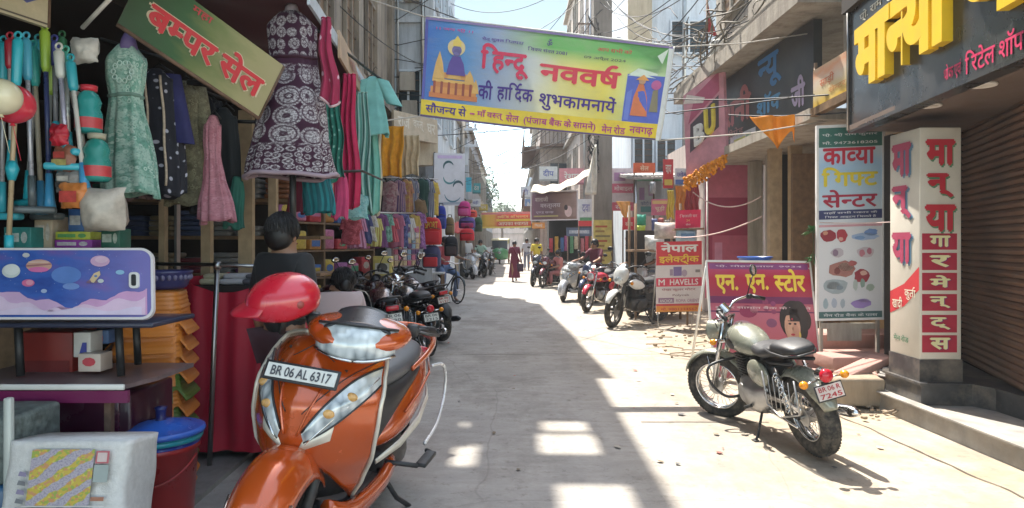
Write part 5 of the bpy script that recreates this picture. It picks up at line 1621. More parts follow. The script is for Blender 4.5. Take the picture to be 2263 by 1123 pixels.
GM = 'mops and brooms hanging in a row'
specs = [  # px top, y top, px bottom, y bottom, depth, grip colour, handle colour, head
    (8, 100, 4, 470, 3.5, TURQ, (.42, .42, .44), 0), (22, 92, 26, 350, 3.45, (.45, .03, .05), (.5, .5, .5), 1), (40, 92, 20, 520, 3.3, TURQ, (.48, .36, .22), 2),
    (58, 92, 72, 455, 3.4, (.08, .42, .60), (.45, .45, .50), 0), (74, 110, 92, 452, 3.5, (.05, .45, .42), (.46, .40, .30), 1), (84, 96, 60, 440, 3.6, (.05, .35, .42), (.50, .48, .46), 0),
    (99, 72, 110, 440, 3.45, (.30, .45, .05), (.04, .05, .14), 1), (112, 130, 104, 470, 3.6, (.30, .46, .06), (.40, .42, .42), 0), (120, 98, 124, 300, 3.5, (.06, .07, .30), (.2, .2, .22), 1),
    (130, 116, 150, 360, 3.4, (.60, .60, .56), (.42, .40, .50), 0), (137, 88, 136, 380, 3.7, (.05, .20, .09), (.52, .54, .50), 1), (145, 122, 152, 330, 3.45, (.10, .45, .36), (.55, .55, .52), 0),
    (156, 140, 186, 400, 3.4, (.03, .36, .44), (.58, .56, .52), 1), (166, 205, 190, 360, 3.5, (.46, .36, .32), (.5, .46, .44), 0)]
names = ['steel', 'red-gripped', 'wooden, orange-brown', 'light blue gripped', 'sea-green gripped', 'pale', 'black, lime-topped', 'lime-banded', 'navy', 'white-topped lilac', 'green-topped white', 'mint-capped', 'blue-capped white', 'short dusty pink']
wh = ['at the far left edge', 'beside the steel one at the left edge', 'hanging lowest, behind the two balloons', 'just right of the red balloon', 'right of the light blue one', 'half hidden behind the sea-green one', 'tallest, in the middle of the row', 'crossing behind the black one', 'in shadow right of the black one', 'above the red packet', 'at the back right of the row', 'right of the green-topped one', 'slanting right beside the teal bottle', 'last on the right by the white box']
for (xa, ya, xb, yb, d, gc, hc, hd), nm, w_ in zip(specs, names, wh):
    a, b = P(xa, ya, d), P(xb, yb, d - .05)
    o = thing('mop', f'{nm} mop handle {w_}', 'mop', tuple(b), 0, GM)
    L = (b - a)
    mb = MB(); mb.tube([a + L * .05, a + L * .5, b], .0115, 8); mb.obj('handle', mat(hc, .3, .3 if hd == 0 else 0, var=.1), o, True)
    mb = MB(); mb.tube([a - L * .02, a, a + L * .04, a + L * .21, a + L * .24], [.012, .024, .024, .022, .014], 10)
    mb.torus(a - V((0, 0, -.03)), .016, .006, (0, 1, 0), 14, 6); gp = mb.obj('grip', plastic(gc), o, True)
    mb = MB()
    if hd == 0:
        mb.tube([a + L * .82, b], [.017, .019], 10); mb.box(b - V((0, 0, .02)), (.20, .06, .035), bev=.012, rz=rnd.uniform(-.6, .6))
        mb.obj('mop_head', plastic(rnd.choice([TURQ, (.05, .40, .50), (.10, .12, .13)])), o, True)
    elif hd == 1:
        mb.tube([a + L * .85, b, b + L.normalized() * .05], [.016, .021, .028], 10)
        mb.obj('socket', plastic(rnd.choice([TURQ, (.06, .30, .55)])), o, True)
    else:
        mb.tube([a + L * .62, a + L * .66, a + L * .72], [.016, .03, .016], 10); mb.tube([b - V((0, 0, 0)), b - V((0, 0, .09))], .02, 10)
        mb.obj('socket', plastic(TURQ), o, True)
# two balloons
for px, py, d, r, c, lb in ((2, 214, 2.75, .076, (.72, .66, .46), 'round cream balloon at the left edge, overlapping the red one'), (28, 230, 2.85, .085, (.62, .04, .07), 'round red balloon behind the cream one, in front of the mops')):
    p = P(px, py, d)
    o = thing('balloon', lb, 'balloon', tuple(p), 0, 'balloons')
    mb = MB(); mb.ell(p, (r, r, r * .96), 26, 16); mb.obj('skin', mat(c, .22, var=.05, coat=.3), o, True)
    mb = MB(); mb.cyl(p - V((0, 0, r * .95)), p - V((0, 0, r * 1.08)), .006, .012, 8); mb.tube([p - V((0, 0, r)), p + V((.02, .02, -r - .15))], .0015, 4); mb.obj('knot', mat(c, .4), o, True)

def packet(name, label, cat, px0, py0, px1, py1, d, cols, group=None, puff=.035, rz=0.0):
    """crinkled packet / bag / soft goods filling a pixel-sized rectangle at depth d"""
    a, b = P(px0, py1, d), P(px1, py0, d)
    c = (a + b) / 2; w_, h = (b.x - a.x), (b.z - a.z)
    o = thing(name, label, cat, (c.x, c.y, a.z), rz, group)
    mb = MB()
    sd = rnd.random() * 50
    for sgn in (-1, 1):
        def fn(u, v):
            e = (max(0.0, math.sin(pi * u)) * max(0.0, math.sin(pi * v))) ** .45
            q = V((w_ * (u - .5), sgn * puff * e, h * v))
            q += V((noise.noise(V((u * 5, v * 5, sd))), noise.noise(V((u * 6, v * 6, sd + 9))), noise.noise(V((u * 4, v * 4, sd + 5))))) * .012
            return q
        m0 = MB(); m0.grid(fn, 12, 12, 0)
        if sgn > 0: m0.f = [f[::-1] for f in m0.f]
        mb.add(m0.v, m0.f, 0, True)
    mb.obj('wrapping', mat(cols[0], .4, var=.25, scale=14), o)
    if len(cols) > 1:
        fr = Fr((-w_ * .38, -puff - .004, h * .18), (w_ * .38, -puff - .004, h * .18), (-w_ * .38, -puff - .004, h * .82))
        m2 = MB(); ms = []
        for k, cc in enumerate(cols[1:]):
            m2.poly(RC(.05 + .1 * (k % 2), .06 + .9 * k / (len(cols) - 1), .85 - .2 * (k % 3), .7 / (len(cols) - 1)), fr, .003, k); ms.append(mat(cc, .45, var=.3, scale=30))
        m2.obj('printed_label', ms, o)
    return o
packet('packet', 'bright red packet hanging among the mops', 'packet', 113, 275, 150, 322, 3.35, [(.50, .02, .04)])
packet('packet', 'patterned red and olive packet below the bright red one', 'packet', 118, 322, 168, 380, 3.35, [(.26, .10, .06), (.35, .30, .10), (.40, .05, .04)])
packet('packet', 'black and white printed packet under the patterned one', 'packet', 126, 378, 176, 425, 3.35, [(.20, .19, .18), (.03, .03, .03), (.4, .38, .34)])
packet('packet', 'orange packet at the bottom of the hanging packets', 'packet', 134, 405, 192, 460, 3.3, [(.58, .20, .05), (.45, .05, .04)])
def bottle(label, px, py0, py1, d, w_, c, cap):
    a, b = P(px, py1, d), P(px, py0, d); h = b.z - a.z
    o = thing('bottle', label, 'bottle', tuple(a), 0, 'teal hanging bottles')
    mb = MB(); mb.lathe([(.001, 0), (w_ * .8, .0), (w_, h * .06), (w_, h * .42), (w_ * .82, h * .52), (w_ * .95, h * .66), (w_ * .7, h * .82), (w_ * .35, h * .9), (w_ * .33, h * .93), (.001, h * .93)], seg=24); mb.obj('body', plastic(c, .25), o)
    mb = MB(); mb.lathe([(.001, h * .89), (w_ * .62, h * .89), (w_ * .66, h), (.001, h)], seg=20); mb.obj('cap', plastic(cap), o)
    mb = MB(); mb.grid(lambda u, v: V(((w_ * 1.012) * math.cos(2 * pi * u), (w_ * 1.012) * math.sin(2 * pi * u), h * (.10 + .22 * v))), 24, 2, cu=True); mb.obj('label_band', mat((.5, .05, .06), .4), o)
bottle('teal bottle with red cap hanging left of the mint dress', 196, 190, 296, 3.45, .062, (.03, .28, .27), (.55, .03, .05))
bottle('second teal bottle hanging lower, against the skirt of the mint dress', 214, 296, 402, 3.4, .064, (.03, .25, .22), (.42, .40, .30))
packet('carton', 'plain white carton hanging above the teal bottles', 'carton', 158, 84, 216, 140, 3.6, [(.52, .50, .47)], puff=.06)
packet('plastic_bag', 'crumpled white plastic bag full of goods, below the mint dress', 'bag', 184, 415, 278, 512, 3.35, [(.48, .43, .37)], puff=.10)

# goods counter
ct = thing('shop_counter', 'low wooden goods counter behind the tray table, under the mops', 'counter', (-2.5, 3.75, 0))
mb = MB(); mb.box((-2.72, 3.60, 1.385), (1.45, .24, .05)); mb.box((-2.9, 3.66, .68), (1.0, .04, 1.36)); mb.obj('top', m_wood, ct, True)
mb = MB()
for x in (-3.4, -2.5):
    for y in (3.52, 3.70): mb.box((x, y, .68), (.05, .05, 1.36))
mb.obj('leg', m_wood, ct, True)
def small_box(label, px0, px1, py0, py1, d, c, c2, dep=.12, nm='box', cat='box'):
    a, b = P(px0, py1, d), P(px1, py0, d)
    o = thing(nm, label, cat, ((a.x + b.x) / 2, d + dep / 2, a.z), rnd.uniform(-.1, .1), 'boxed goods on the counter')
    mb = MB(); mb.box((0, 0, (b.z - a.z) / 2), (b.x - a.x, dep, b.z - a.z), bev=.004); mb.obj('carton', mat(c, .5, var=.2, scale=20), o)
    fr = Fr((-(b.x - a.x) * .42, -dep / 2 - .002, (b.z - a.z) * .15), ((b.x - a.x) * .42, -dep / 2 - .002, (b.z - a.z) * .15), (-(b.x - a.x) * .42, -dep / 2 - .002, (b.z - a.z) * .85))
    mb = MB(); mb.poly(RC(.0, .2, .6, .6), fr, .001); mb.poly(DC(.82, .5, .14, .4, 10), fr, .001); mb.obj('printed_label', mat(c2, .5, var=.3, scale=40), o)
for q in (('teal patterned box at the left end of the counter', 8, 72, 502, 548, 3.5, (.03, .20, .19), (.45, .5, .48)), ('pale beige box beside the teal patterned box', 76, 118, 478, 548, 3.58, (.45, .36, .26), (.5, .45, .4)), ('lime and yellow flat box on the purple one', 122, 198, 512, 530, 3.55, (.42, .46, .06), (.1, .3, .1)), ('purple flat box under the lime one', 120, 202, 530, 548, 3.55, (.26, .04, .30), (.5, .45, .5)), ('blue box behind the flat boxes', 150, 196, 462, 512, 3.6, (.05, .12, .30), (.4, .4, .4)), ('dark green round-edged box at the right end of the counter', 222, 262, 505, 548, 3.5, (.02, .10, .07), (.3, .35, .3))):
    small_box(*q)

# black folding table with the printed tray table standing on it
bt = thing('folding_table', 'black folding table with dark legs carrying the space-print tray', 'table', (-2.05, 3.3, 0))
p0, p1 = P(-130, 712, 3.15), P(345, 712, 3.15)
zt = p0.z
mb = MB(); mb.box(((p0.x + p1.x) / 2, 3.33, zt - .012), (p1.x - p0.x, .42, .024), bev=.008); mb.obj('tabletop', plastic((.035, .04, .075)), bt, True)
zl = P(0, 850, 3.1).z
for px, d in ((40, 3.2), (262, 3.2), (120, 3.5), (300, 3.5), (-90, 3.2)):
    mb = MB(); a = P(px, 712, d); mb.tube([(a.x, d, zt - .02), (a.x + .012, d, zl + .02)], .018, 8); mb.obj('leg', m_black, bt, True)
lt = thing('low_table', 'lower table with white front edge and maroon apron, red boxes on it', 'table', (-2.05, 3.2, 0))
q0, q1 = P(-130, 846, 3.08), P(285, 838, 3.08)
mb = MB(); mb.box(((q0.x + q1.x) / 2, 3.33, zl), (q1.x - q0.x, .55, .02)); mb.prism([(q1.x, 3.055), (q1.x + .05, 3.25), (q1.x + .05, 3.6), (q1.x, 3.6)], TOPF(zl - .010), 0, .02); mb.obj('tabletop', mat((.17, .12, .12), .4, var=.3), lt, True)
mb = MB(); mb.box(((q0.x + q1.x) / 2, 3.045, zl), (q1.x - q0.x, .018, .026), bev=.006); mb.obj('edge_strip', plastic((.68, .66, .62)), lt, True)
mb = MB(); mb.box(((q0.x + q1.x) / 2, 3.06, zl - .045), (q1.x - q0.x + .02, .02, .055)); mb.obj('apron', plastic((.16, .012, .075)), lt, True)
for px in (-60, 250):
    mb = MB(); a = P(px, 900, 3.15); mb.box((a.x, 3.12, (zl - .02) / 2), (.03, .03, zl - .02)); mb.obj('leg', m_rust, lt, True)
cb = thing('storage_cabinet', 'dark maroon plastic drawer cabinet in the shade under the low table', 'cabinet', (-2.3, 3.5, 0))
mb = MB(); mb.box((-2.35, 3.5, .36), (1.0, .42, .72), bev=.015); mb.obj('cabinet', plastic((.05, .008, .024)), cb, True)
for k in range(3):
    mb = MB(); mb.box((-2.33, 3.285, .14 + .225 * k), (.86, .015, .19), bev=.006); dr = mb.obj('drawer', plastic((.07, .010, .034), .25), cb, True)
    mb = MB(); mb.cyl((-2.2, 3.275, .15 + .225 * k), (-2.2, 3.25, .15 + .225 * k), .012, seg=10); mb.obj('knob', m_chrome, dr).data.transform(M.Translation(-V(cb['_loc'])))
# boxes between the two tables
def carton(label, px0, px1, py0, py1, d, dep, c, patch=None):
    a, b = P(px0, py1, d), P(px1, py0, d)
    o = thing('carton', label, 'carton', ((a.x + b.x) / 2, d + dep / 2, a.z), 0, 'cartons between the tables')
    mb = MB(); mb.box((0, 0, (b.z - a.z) / 2), (b.x - a.x, dep, b.z - a.z), bev=.004); mb.obj('box', mat(c, .5, var=.12), o)
    if patch:
        fr = Fr((-(b.x - a.x) / 2, -dep / 2 - .002, 0), ((b.x - a.x) / 2, -dep / 2 - .002, 0), (-(b.x - a.x) / 2, -dep / 2 - .002, b.z - a.z))
        mb = MB(); mb.poly(patch[0], fr, .001); mb.obj('printed_mark', mat(patch[1], .5), o)
carton('wide dark red carton on the low table', 34, 160, 735, 832, 3.35, .2, (.20, .02, .015), (RC(.05, .08, .9, .28), (.13, .012, .012)))
carton('white carton with a blue mark beside the dark red one', 162, 200, 735, 790, 3.3, .1, (.55, .53, .50), ([(.35, .1), (.8, .1), (.8, .6), (.55, .6)], (.05, .06, .28)))
carton('small cream carton with red print in front of the white one', 172, 222, 782, 822, 3.25, .1, (.55, .46, .40), (DC(.5, .55, .3, .25, 9), (.5, .06, .08)))
carton('flat blue carton on top behind the cream one', 200, 240, 730, 760, 3.4, .12, (.05, .10, .22), (RC(.1, .2, .6, .4), (.45, .05, .05)))

# printed tray table: a space scene (planets, clouds, rocket) without any figure
TF = Fr(P(-48, 706, 3.06), P(318, 706, 3.06), P(-38, 548, 3.16))
tt = thing('tray_table', 'folding tray tabletop printed with planets and pink clouds, propped upright on the black table', 'tray table', tuple(TF.p(.5, 0)))
def rrect(x0, y0, x1, y1, rx, ry, n=6):
    o = []
    for cx_, cy_, t0 in ((x1 - rx, y0 + ry, -90), (x1 - rx, y1 - ry, 0), (x0 + rx, y1 - ry, 90), (x0 + rx, y0 + ry, 180)):
        for k in range(n + 1):
            t = R(t0 + 90 * k / n); o.append((cx_ + rx * math.cos(t), cy_ + ry * math.sin(t)))
    return o
mb = MB(); mb.prism(rrect(0, 0, 1.06, 1, .075, .16), TF, -.018, 0, 0); mb.obj('edge', plastic((.66, .62, .62)), tt, True)
def space_mat():
    g = N('space_print')
    tc = g.n('TexCoord'); sp = g.n('SeparateXYZ'); g.l(tc.outputs['UV'], sp.inputs[0])
    n1 = g.noise(tc.outputs['UV'], 3.2, 4)
    c = g.ramp(n1, [(.3, (.03, .06, .26)), (.5, (.05, .12, .42)), (.68, (.14, .10, .34))])
    gr = g.ramp(sp.outputs[0], [(.45, 0.0), (.95, .75)])
    c = g.mix(gr, c, (.22, .18, .42))
    v = g.n('TexVoronoi'); v.inputs['Scale'].default_value = 26; g.l(tc.outputs['UV'], v.inputs['Vector'])
    c = g.mix(g.ramp(v.outputs['Distance'], [(.05, .8), (.09, 0.0)]), c, (.6, .62, .7))
    g.base(c).set(Roughness=.25)
    return g.m
TI = Fr(TF.p(.014, .03), TF.p(1.046, .03), TF.p(.014, .965))
outl = rrect(0, 0, 1, 1, .065, .14)
mb = MB(); mb.add([TI.p(a, b, .0022) for a, b in outl], [tuple(range(len(outl)))], 0, False, uv=outl); mb.obj('printed_top', space_mat(), tt, True)
def cloud(x0, x1, y0, y1, seed, c, lay):
    r_ = random.Random(seed); n = 22
    pts = [(x1, .03), (x0, .03)]
    for k in range(n + 1):
        t = k / n
        pts.append((x0 + (x1 - x0) * t, y0 + (y1 - y0) * t + .035 * math.sin(t * 17 + seed) + .02 * r_.random()))
    return (pts, c, TI, lay)
pr = [cloud(.05, .60, .42, .10, 3, (.55, .36, .55), 3), cloud(.03, .50, .30, .06, 5, (.62, .48, .62), 4), cloud(.45, .98, .10, .42, 8, (.55, .30, .50), 3), cloud(.40, .97, .06, .28, 2, (.64, .46, .60), 4), cloud(.05, .95, .10, .10, 4, (.62, .52, .66), 5),
      (DC(.17, .68, .055, .105), (.56, .60, .58), TI, 3), (DC(.175, .70, .045, .085), (.66, .68, .66), TI, 4), (DC(.335, .76, .078, .095), (.58, .34, .27), TI, 3), (DC(.335, .70, .06, .04), (.62, .16, .36), TI, 4), ([(.26, .74), (.41, .77), (.41, .79), (.26, .765)], (.34, .16, .16), TI, 5), (RC(.275, .80, .12, .02), (.66, .48, .40), TI, 5),
      (DC(.275, .50, .038, .055), (.58, .14, .28), TI, 3), (DC(.285, .505, .022, .04), (.68, .30, .40), TI, 4), (DC(.255, .92, .022, .035), (.5, .5, .5), TI, 3), (DC(.70, .83, .058, .085), (.58, .36, .52), TI, 3), (DC(.71, .85, .04, .05), (.66, .46, .58), TI, 4),
      (DC(.82, .66, .026, .035), (.25, .45, .62), TI, 3), (DC(.705, .53, .018, .03), (.55, .58, .56), TI, 3), (DC(.37, .38, .018, .03), (.36, .44, .62), TI, 3), (DC(.50, .62, .09, .13), (.10, .20, .50), TI, 3), (DC(.53, .45, .05, .05), (.16, .26, .55), TI, 3),
      ([(.635, .52), (.665, .50), (.705, .62), (.70, .68), (.665, .64)], (.64, .48, .28), TI, 4), ([(.62, .50), (.645, .49), (.652, .53), (.635, .54)], (.2, .12, .2), TI, 5), ([(.67, .49), (.69, .50), (.68, .55)], (.2, .12, .2), TI, 5), (DC(.678, .60, .01, .018), (.1, .2, .4), TI, 5)]
patches(tt, 'printed_picture', pr)
mb = MB(); mb.prism(rrect(.875, .42, .935, .66, .02, .04, 3), TI, .002, .010); hs = mb.obj('handle_slot', plastic((.68, .66, .64)), tt, True)
mb = MB(); mb.prism(rrect(.890, .455, .918, .625, .01, .02, 3), TI, .008, .012); mb.obj('slot_hole', m_black, hs).data.transform(M.Translation(-V(tt['_loc'])))

# stack of plastic stools
def stool_parts():
    ht, b0, b1 = .24, .205, .165
    def ring(u, hw):
        a = 2 * pi * u; c, s = math.cos(a), math.sin(a); e = .42
        return hw * math.copysign(abs(c) ** e, c), hw * math.copysign(abs(s) ** e, s)
    mb = MB()
    def fn(u, v):
        k = (u * 4 + .5) % 1.0                                        # legs sit on the corners
        kk = min(k, 1 - k); arch = .062 * max(0.0, 1 - (kk / .20) ** 4) if kk < .20 else 0
        z = arch + (ht - arch) * v
        hw = b0 + (b1 - b0) * (z / ht) ** .8
        hw += .026 * max(0.0, 1 - z / .05) ** .6 + .002 * math.sin(z * 260)
        if abs(z - .15) < .010: hw += .005
        x, y = ring(u, hw)
        return V((x, y, z))
    mb.grid(fn, 96, 40, cu=True)
    sm = MB(); sm.grid(lambda u, v: V((*ring(u, b1 * v), ht + .012 * (1 - v ** 6))), 48, 6, cu=True)
    return mb, sm
SB, SS = stool_parts()
scx, scy = P(338, 0, 3.95).x, 3.95
proto = {}
for k in range(11):
    green = k in (2, 4, 6)
    kd = ('green' if green else 'orange')
    where = ['lowest, standing on the ground', 'second from the bottom', 'third from the bottom', 'fourth from the bottom', 'fifth from the bottom', 'sixth from the bottom', 'fifth from the top', 'fourth from the top', 'third from the top', 'second from the top', 'topmost, under the blue basket'][k]
    nm = f'{kd} plastic stool in the nested stack, {where}'
    if kd not in proto:
        c = (.10, .17, .03) if green else (.60, .20, .03)
        o = thing('plastic_stool', nm, 'stool', (scx, scy, .0 + .093 * k), 0, 'plastic stools in the nested stack')
        SB.obj('legs_frame', plastic(c, .4), o, mods=(('SOLIDIFY', dict(thickness=.005)),)); SS.obj('seat', plastic(c, .4), o)
        proto[kd] = o
    else:
        o = copy_tree(proto[kd]); o.location = (scx, scy, .093 * k); o['label'] = nm
    o.rotation_euler.z = R(14) + rnd.uniform(-.04, .04)
zt_ = .24 + .93 + .012
bk = thing('plastic_basket', 'dark blue perforated plastic basket on top of the stool stack', 'basket', (scx + .06, scy, zt_))
mb = MB(); mb.lathe([(.001, .002), (.11, .002), (.125, .012), (.15, .105), (.16, .108), (.155, .095), (.13, .02)], seg=28); mb.obj('tub', plastic((.035, .035, .12)), bk)
mb = MB()
for k in range(28):
    a = 2 * pi * k / 28; mb.ell((.145 * math.cos(a), .145 * math.sin(a), .07), (.013, .013, .018), 8, 6)
mb.obj('pierced_pattern', plastic((.14, .13, .22)), bk)

# red bucket and its stacked lids
bx, by = P(352, 0, 3.4).x, 3.4
bu = thing('bucket', 'tall dark red plastic bucket in front of the stool stack', 'bucket', (bx, by, 0))
mb = MB(); mb.lathe([(.001, .005), (.150, .005), (.155, .02), (.178, .42), (.190, .425), (.190, .45), (.180, .45), (.172, .43), (.15, .05)], seg=40); mb.obj('tub', plastic((.33, .012, .014), .3), bu)
mb = MB(); mb.tube([(.19 * math.cos(R(a)), .19 * math.sin(R(a)) - .01, .40 - .12 * math.sin(R(a + 180) * 1)) for a in range(180, 361, 12)], .006, 6); mb.obj('bail_handle', plastic((.30, .012, .014)), bu)
GL = 'plastic lids stacked on the red bucket'
for k, (c, r, lb) in enumerate((((.02, .05, .33), .188, 'dark blue plastic lid, lowest on the red bucket'), ((.02, .30, .38), .198, 'teal plastic lid in the middle of the lid stack'), ((.03, .12, .50), .205, 'bright blue plastic lid with a knob, topmost on the red bucket'))):
    o = thing('lid', lb, 'lid', (bx + .006 * k, by - .004 * k, .452 + .032 * k), rnd.random(), GL)
    mb = MB(); mb.lathe([(r * .94, -.012), (r, -.012), (r * 1.01, .0), (r, .012), (r * .92, .016), (r * .85, .012), (r * .6, .034), (r * .3, .05), (.001, .052)], seg=44); mb.obj('disc', plastic(c, .22), o)
    if k == 2:
        mb = MB(); mb.lathe([(.03, .045), (.022, .06), (.026, .10), (.032, .115), (.001, .12)], seg=18); mb.obj('knob', plastic((.015, .02, .12)), o)
    else:
        mb = MB(); mb.torus((0, 0, .012), r * .97, .004, (0, 0, 1), 44, 6); mb.obj('rim', plastic(tuple(min(.8, x * 1.4) for x in c)), o)

# printed white sack
SKF = Fr(P(-6, 1150, 2.62), P(262, 1150, 2.62), P(18, 978, 2.66))
sk = thing('printed_sack', 'white woven sack printed with a colourful diagonal pattern, bottom left', 'sack', tuple(SKF.p(.5, -.55)))
mb = MB()
def skf(u, v):
    a = 2 * pi * u; c, s = math.cos(a), math.sin(a); e = .22
    x = .5 + .53 * math.copysign(abs(c) ** e, c) * (1 - .03 * v); y = math.copysign(abs(s) ** e, s)
    p = SKF.p(x, -1.3 + 2.32 * v, -.13 + .13 * y)
    return p + V((noise.noise(p * 9), noise.noise(p * 9 + V((3, 3, 3))), .6 * noise.noise(p * 8 + V((7, 1, 2))))) * .008
mb.grid(skf, 56, 34, cu=True, caps=True); mb.obj('woven_bag', mat((.58, .56, .53), .6, var=.1, scale=40, bump=.25, dirt=.2), sk, True)
def sack_mat():
    g = N('sack_print')
    co = g.co('UV', scale=(1, .8, 1), rot=(0, 0, R(-38)))
    wv = g.n('TexWave'); wv.inputs['Scale'].default_value = 1.15; wv.inputs['Distortion'].default_value = 2.5; wv.inputs['Detail Scale'].default_value = 3; g.l(g.co('UV', rot=(0, 0, R(52))), wv.inputs[0])
    v = g.n('TexVoronoi'); v.inputs['Scale'].default_value = 24; g.l(g.co('UV'), v.inputs['Vector'])
    fl = g.ramp(v.outputs['Color'], [(.2, (.50, .36, .05)), (.45, (.28, .34, .06)), (.6, (.50, .24, .10)), (.8, (.55, .46, .08))], 'CONSTANT')
    bgd = g.ramp(g.noise(g.co('UV'), 30, 3), [(.3, (.22, .18, .24)), (.6, (.42, .38, .42)), (.75, (.34, .16, .18))])
    g.base(g.mix(g.ramp(wv.outputs[1], [(.45, 0.0), (.6, 1.0)]), bgd, fl)).set(Roughness=.5)
    return g.m
off = .019
mb = MB(); mb.grid(lambda u, v: SKF.p(.24 + .52 * u, .20 + .72 * v, off), 4, 4, uv=True); mb.obj('printed_panel', sack_mat(), sk, True)
prn = [(RC(.775, .74, .11, .16), (.45, .10, .12), SKF, 10), (RC(.79, .76, .08, .12), (.58, .45, .42), SKF, 11), (RC(.77, .50, .12, .22), (.30, .34, .32), SKF, 10), (RC(.77, .26, .11, .05), (.34, .14, .08), SKF, 10), (RC(.22, -.25, .22, .42), (.30, .38, .14), SKF, 10), (RC(.46, -.25, .10, .42), (.20, .12, .34), SKF, 10), (RC(.58, -.25, .20, .42), (.04, .26, .44), SKF, 10), (RC(.21, .185, .68, .012), (.62, .60, .58), SKF, 11)]
for k in range(6): prn.append(([(.15, .58 - .115 * k), (.22, .565 - .115 * k), (.215, .62 - .115 * k), (.16, .64 - .115 * k)], (.16, .16, .17) if k % 2 else (.24, .2, .3), SKF, 10))
patches(sk, 'printed_picture', prn)
lettering(sk, [('फूल झाड़ू', .62, -.02, .14, .08, (.6, .6, .62), SKF, dict(lay=12))])
o = packet('plastic_bag', 'creased clear-white bag pressed between the printed sack and the red bucket', 'bag', 246, 995, 292, 1160, 2.75, [(.52, .46, .42)], puff=.09)
ob = thing('plastic_crate', 'blue and white striped crate cut by the left edge beside the sack', 'crate', (P(0, 1040, 2.7).x - .05, 2.8, 0))
mb = MB(); mb.box((P(0, 0, 2.7).x - .14, 2.85, .24), (.36, .3, .48), bev=.02); mb.obj('tub', plastic((.02, .09, .20)), ob, True)
mb = MB(); mb.box((P(0, 0, 2.7).x - .14, 2.85, .62), (.37, .31, .27), bev=.02); mb.obj('upper_tub', mat((.10, .12, .11), .5, var=.6, scale=30), ob, True)
mb = MB(); mb.box((P(0, 0, 2.7).x + .05, 2.68, .42), (.03, .03, .84), bev=.008); mb.obj('corner_post', plastic((.42, .44, .40)), ob, True)

# raised earth/concrete strip in front of the left shops
mb = MB(); mb.prism([(-6, 2.2), (-1.72, 2.2), (-1.86, 8.0), (-2.25, 15.6), (-6, 15.6)], TOPF(-.05), 0, .075)
tag(mb.obj('pavement', plaster((.20, .19, .18), (.30, .28, .26), (.09, .08, .075), .6)), None, None, None, 'structure')

# ================================================================ LEFT-HAND SHOPS: CLOTHES
def fabric(c, c2=None, pat=None, sc=26.0, rough=.8, sheen=.06):
    """cloth; pat: dots / speck / vert / lehenga ; coordinates come from the garment's own uv (metres)"""
    g = N('fabric')
    uv = g.co('UV')
    n = g.noise(uv, 9, 4)
    c = lin(c)
    b = g.ramp(n, [(.3, tuple(x * .82 for x in c)), (.7, tuple(min(.85, x * 1.15) for x in c))])
    if pat == 'dots':
        v = g.n('TexVoronoi'); v.inputs['Scale'].default_value = sc; v.inputs['Randomness'].default_value = .55; g.l(uv, v.inputs['Vector'])
        b = g.mix(g.ramp(v.outputs['Distance'], [(.20, 1.0), (.26, 0.0)]), b, c2)
    elif pat == 'speck':
        v = g.n('TexVoronoi'); v.inputs['Scale'].default_value = sc; g.l(uv, v.inputs['Vector'])
        f = g.ramp(v.outputs['Distance'], [(.18, 0.0), (.24, 1.0), (.36, 1.0), (.42, 0.0)])
        f2 = g.ramp(g.noise(uv, sc * .35, 5, .7), [(.42, 0.0), (.58, 1.0)])
        b = g.mix(f, b, c2); b = g.mix(f2, b, tuple(x * .7 + y * .3 for x, y in zip(lin(c2), c)))
        b = g.mix(g.ramp(g.noise(uv, sc * 3, 2), [(.55, 0.0), (.7, .6)]), b, tuple(x * .35 for x in c))
    elif pat == 'vert':
        w_ = g.n('TexWave'); w_.inputs['Scale'].default_value = sc; g.l(uv, w_.inputs[0])
        b = g.mix(g.ramp(w_.outputs[1], [(.45, 0.0), (.55, 1.0)]), b, c2)
    elif pat == 'lehenga':
        sil = (.56, .54, .56)
        tc = g.n('TexCoord'); sp = g.n('SeparateXYZ'); g.l(tc.outputs['UV'], sp.inputs[0])
        vv = sp.outputs[1]
        big = g.n('TexVoronoi'); big.inputs['Scale'].default_value = 8.6; big.inputs['Randomness'].default_value = .28; g.l(uv, big.inputs['Vector'])
        f = g.ramp(big.outputs['Distance'], [(.0, 0.95), (.10, .95), (.13, .1), (.17, .1), (.20, .95), (.36, .95), (.40, .15), (.44, .15), (.46, .85), (.52, .85), (.56, 0.0)])
        sm = g.n('TexVoronoi'); sm.inputs['Scale'].default_value = 27; sm.inputs['Randomness'].default_value = .35; g.l(uv, sm.inputs['Vector'])
        f3 = g.ramp(sm.outputs['Distance'], [(.16, .95), (.24, .1), (.30, .1), (.34, .9), (.46, .9), (.52, 0.0)])
        band = g.ramp(vv, [(.02, 1.0), (.17, 1.0), (.19, 0.0), (.60, 0.0), (.615, .7), (.655, .7), (.67, 0.0)])     # small work at the hem
        f = g.mix(band, f, f3)
        top = g.ramp(vv, [(.70, 0.0), (.72, 1.0)])
        bod = g.n('TexVoronoi'); bod.inputs['Scale'].default_value = 14; bod.inputs['Randomness'].default_value = .3; g.l(uv, bod.inputs['Vector'])
        f4 = g.ramp(bod.outputs['Distance'], [(.12, .9), (.2, .05), (.26, .8), (.44, .8), (.5, 0.0)])
        f = g.mix(top, f, f4)
        blank = g.ramp(vv, [(.665, 0.0), (.675, 1.0), (.725, 1.0), (.735, 0.0)])                                     # plain velvet at the waist
        f = g.mix(blank, f, (0, 0, 0))
        f = g.mix(g.ramp(g.noise(uv, 95, 4, .75), [(.40, 0.0), (.58, .9)]), f, (0, 0, 0))
        b = g.mix(f, b, sil)
    g.base(b).set(Roughness=rough, Sheen_Weight=sheen)
    g.bump(g.noise(uv, 60, 3), .15, .004)
    return g.m

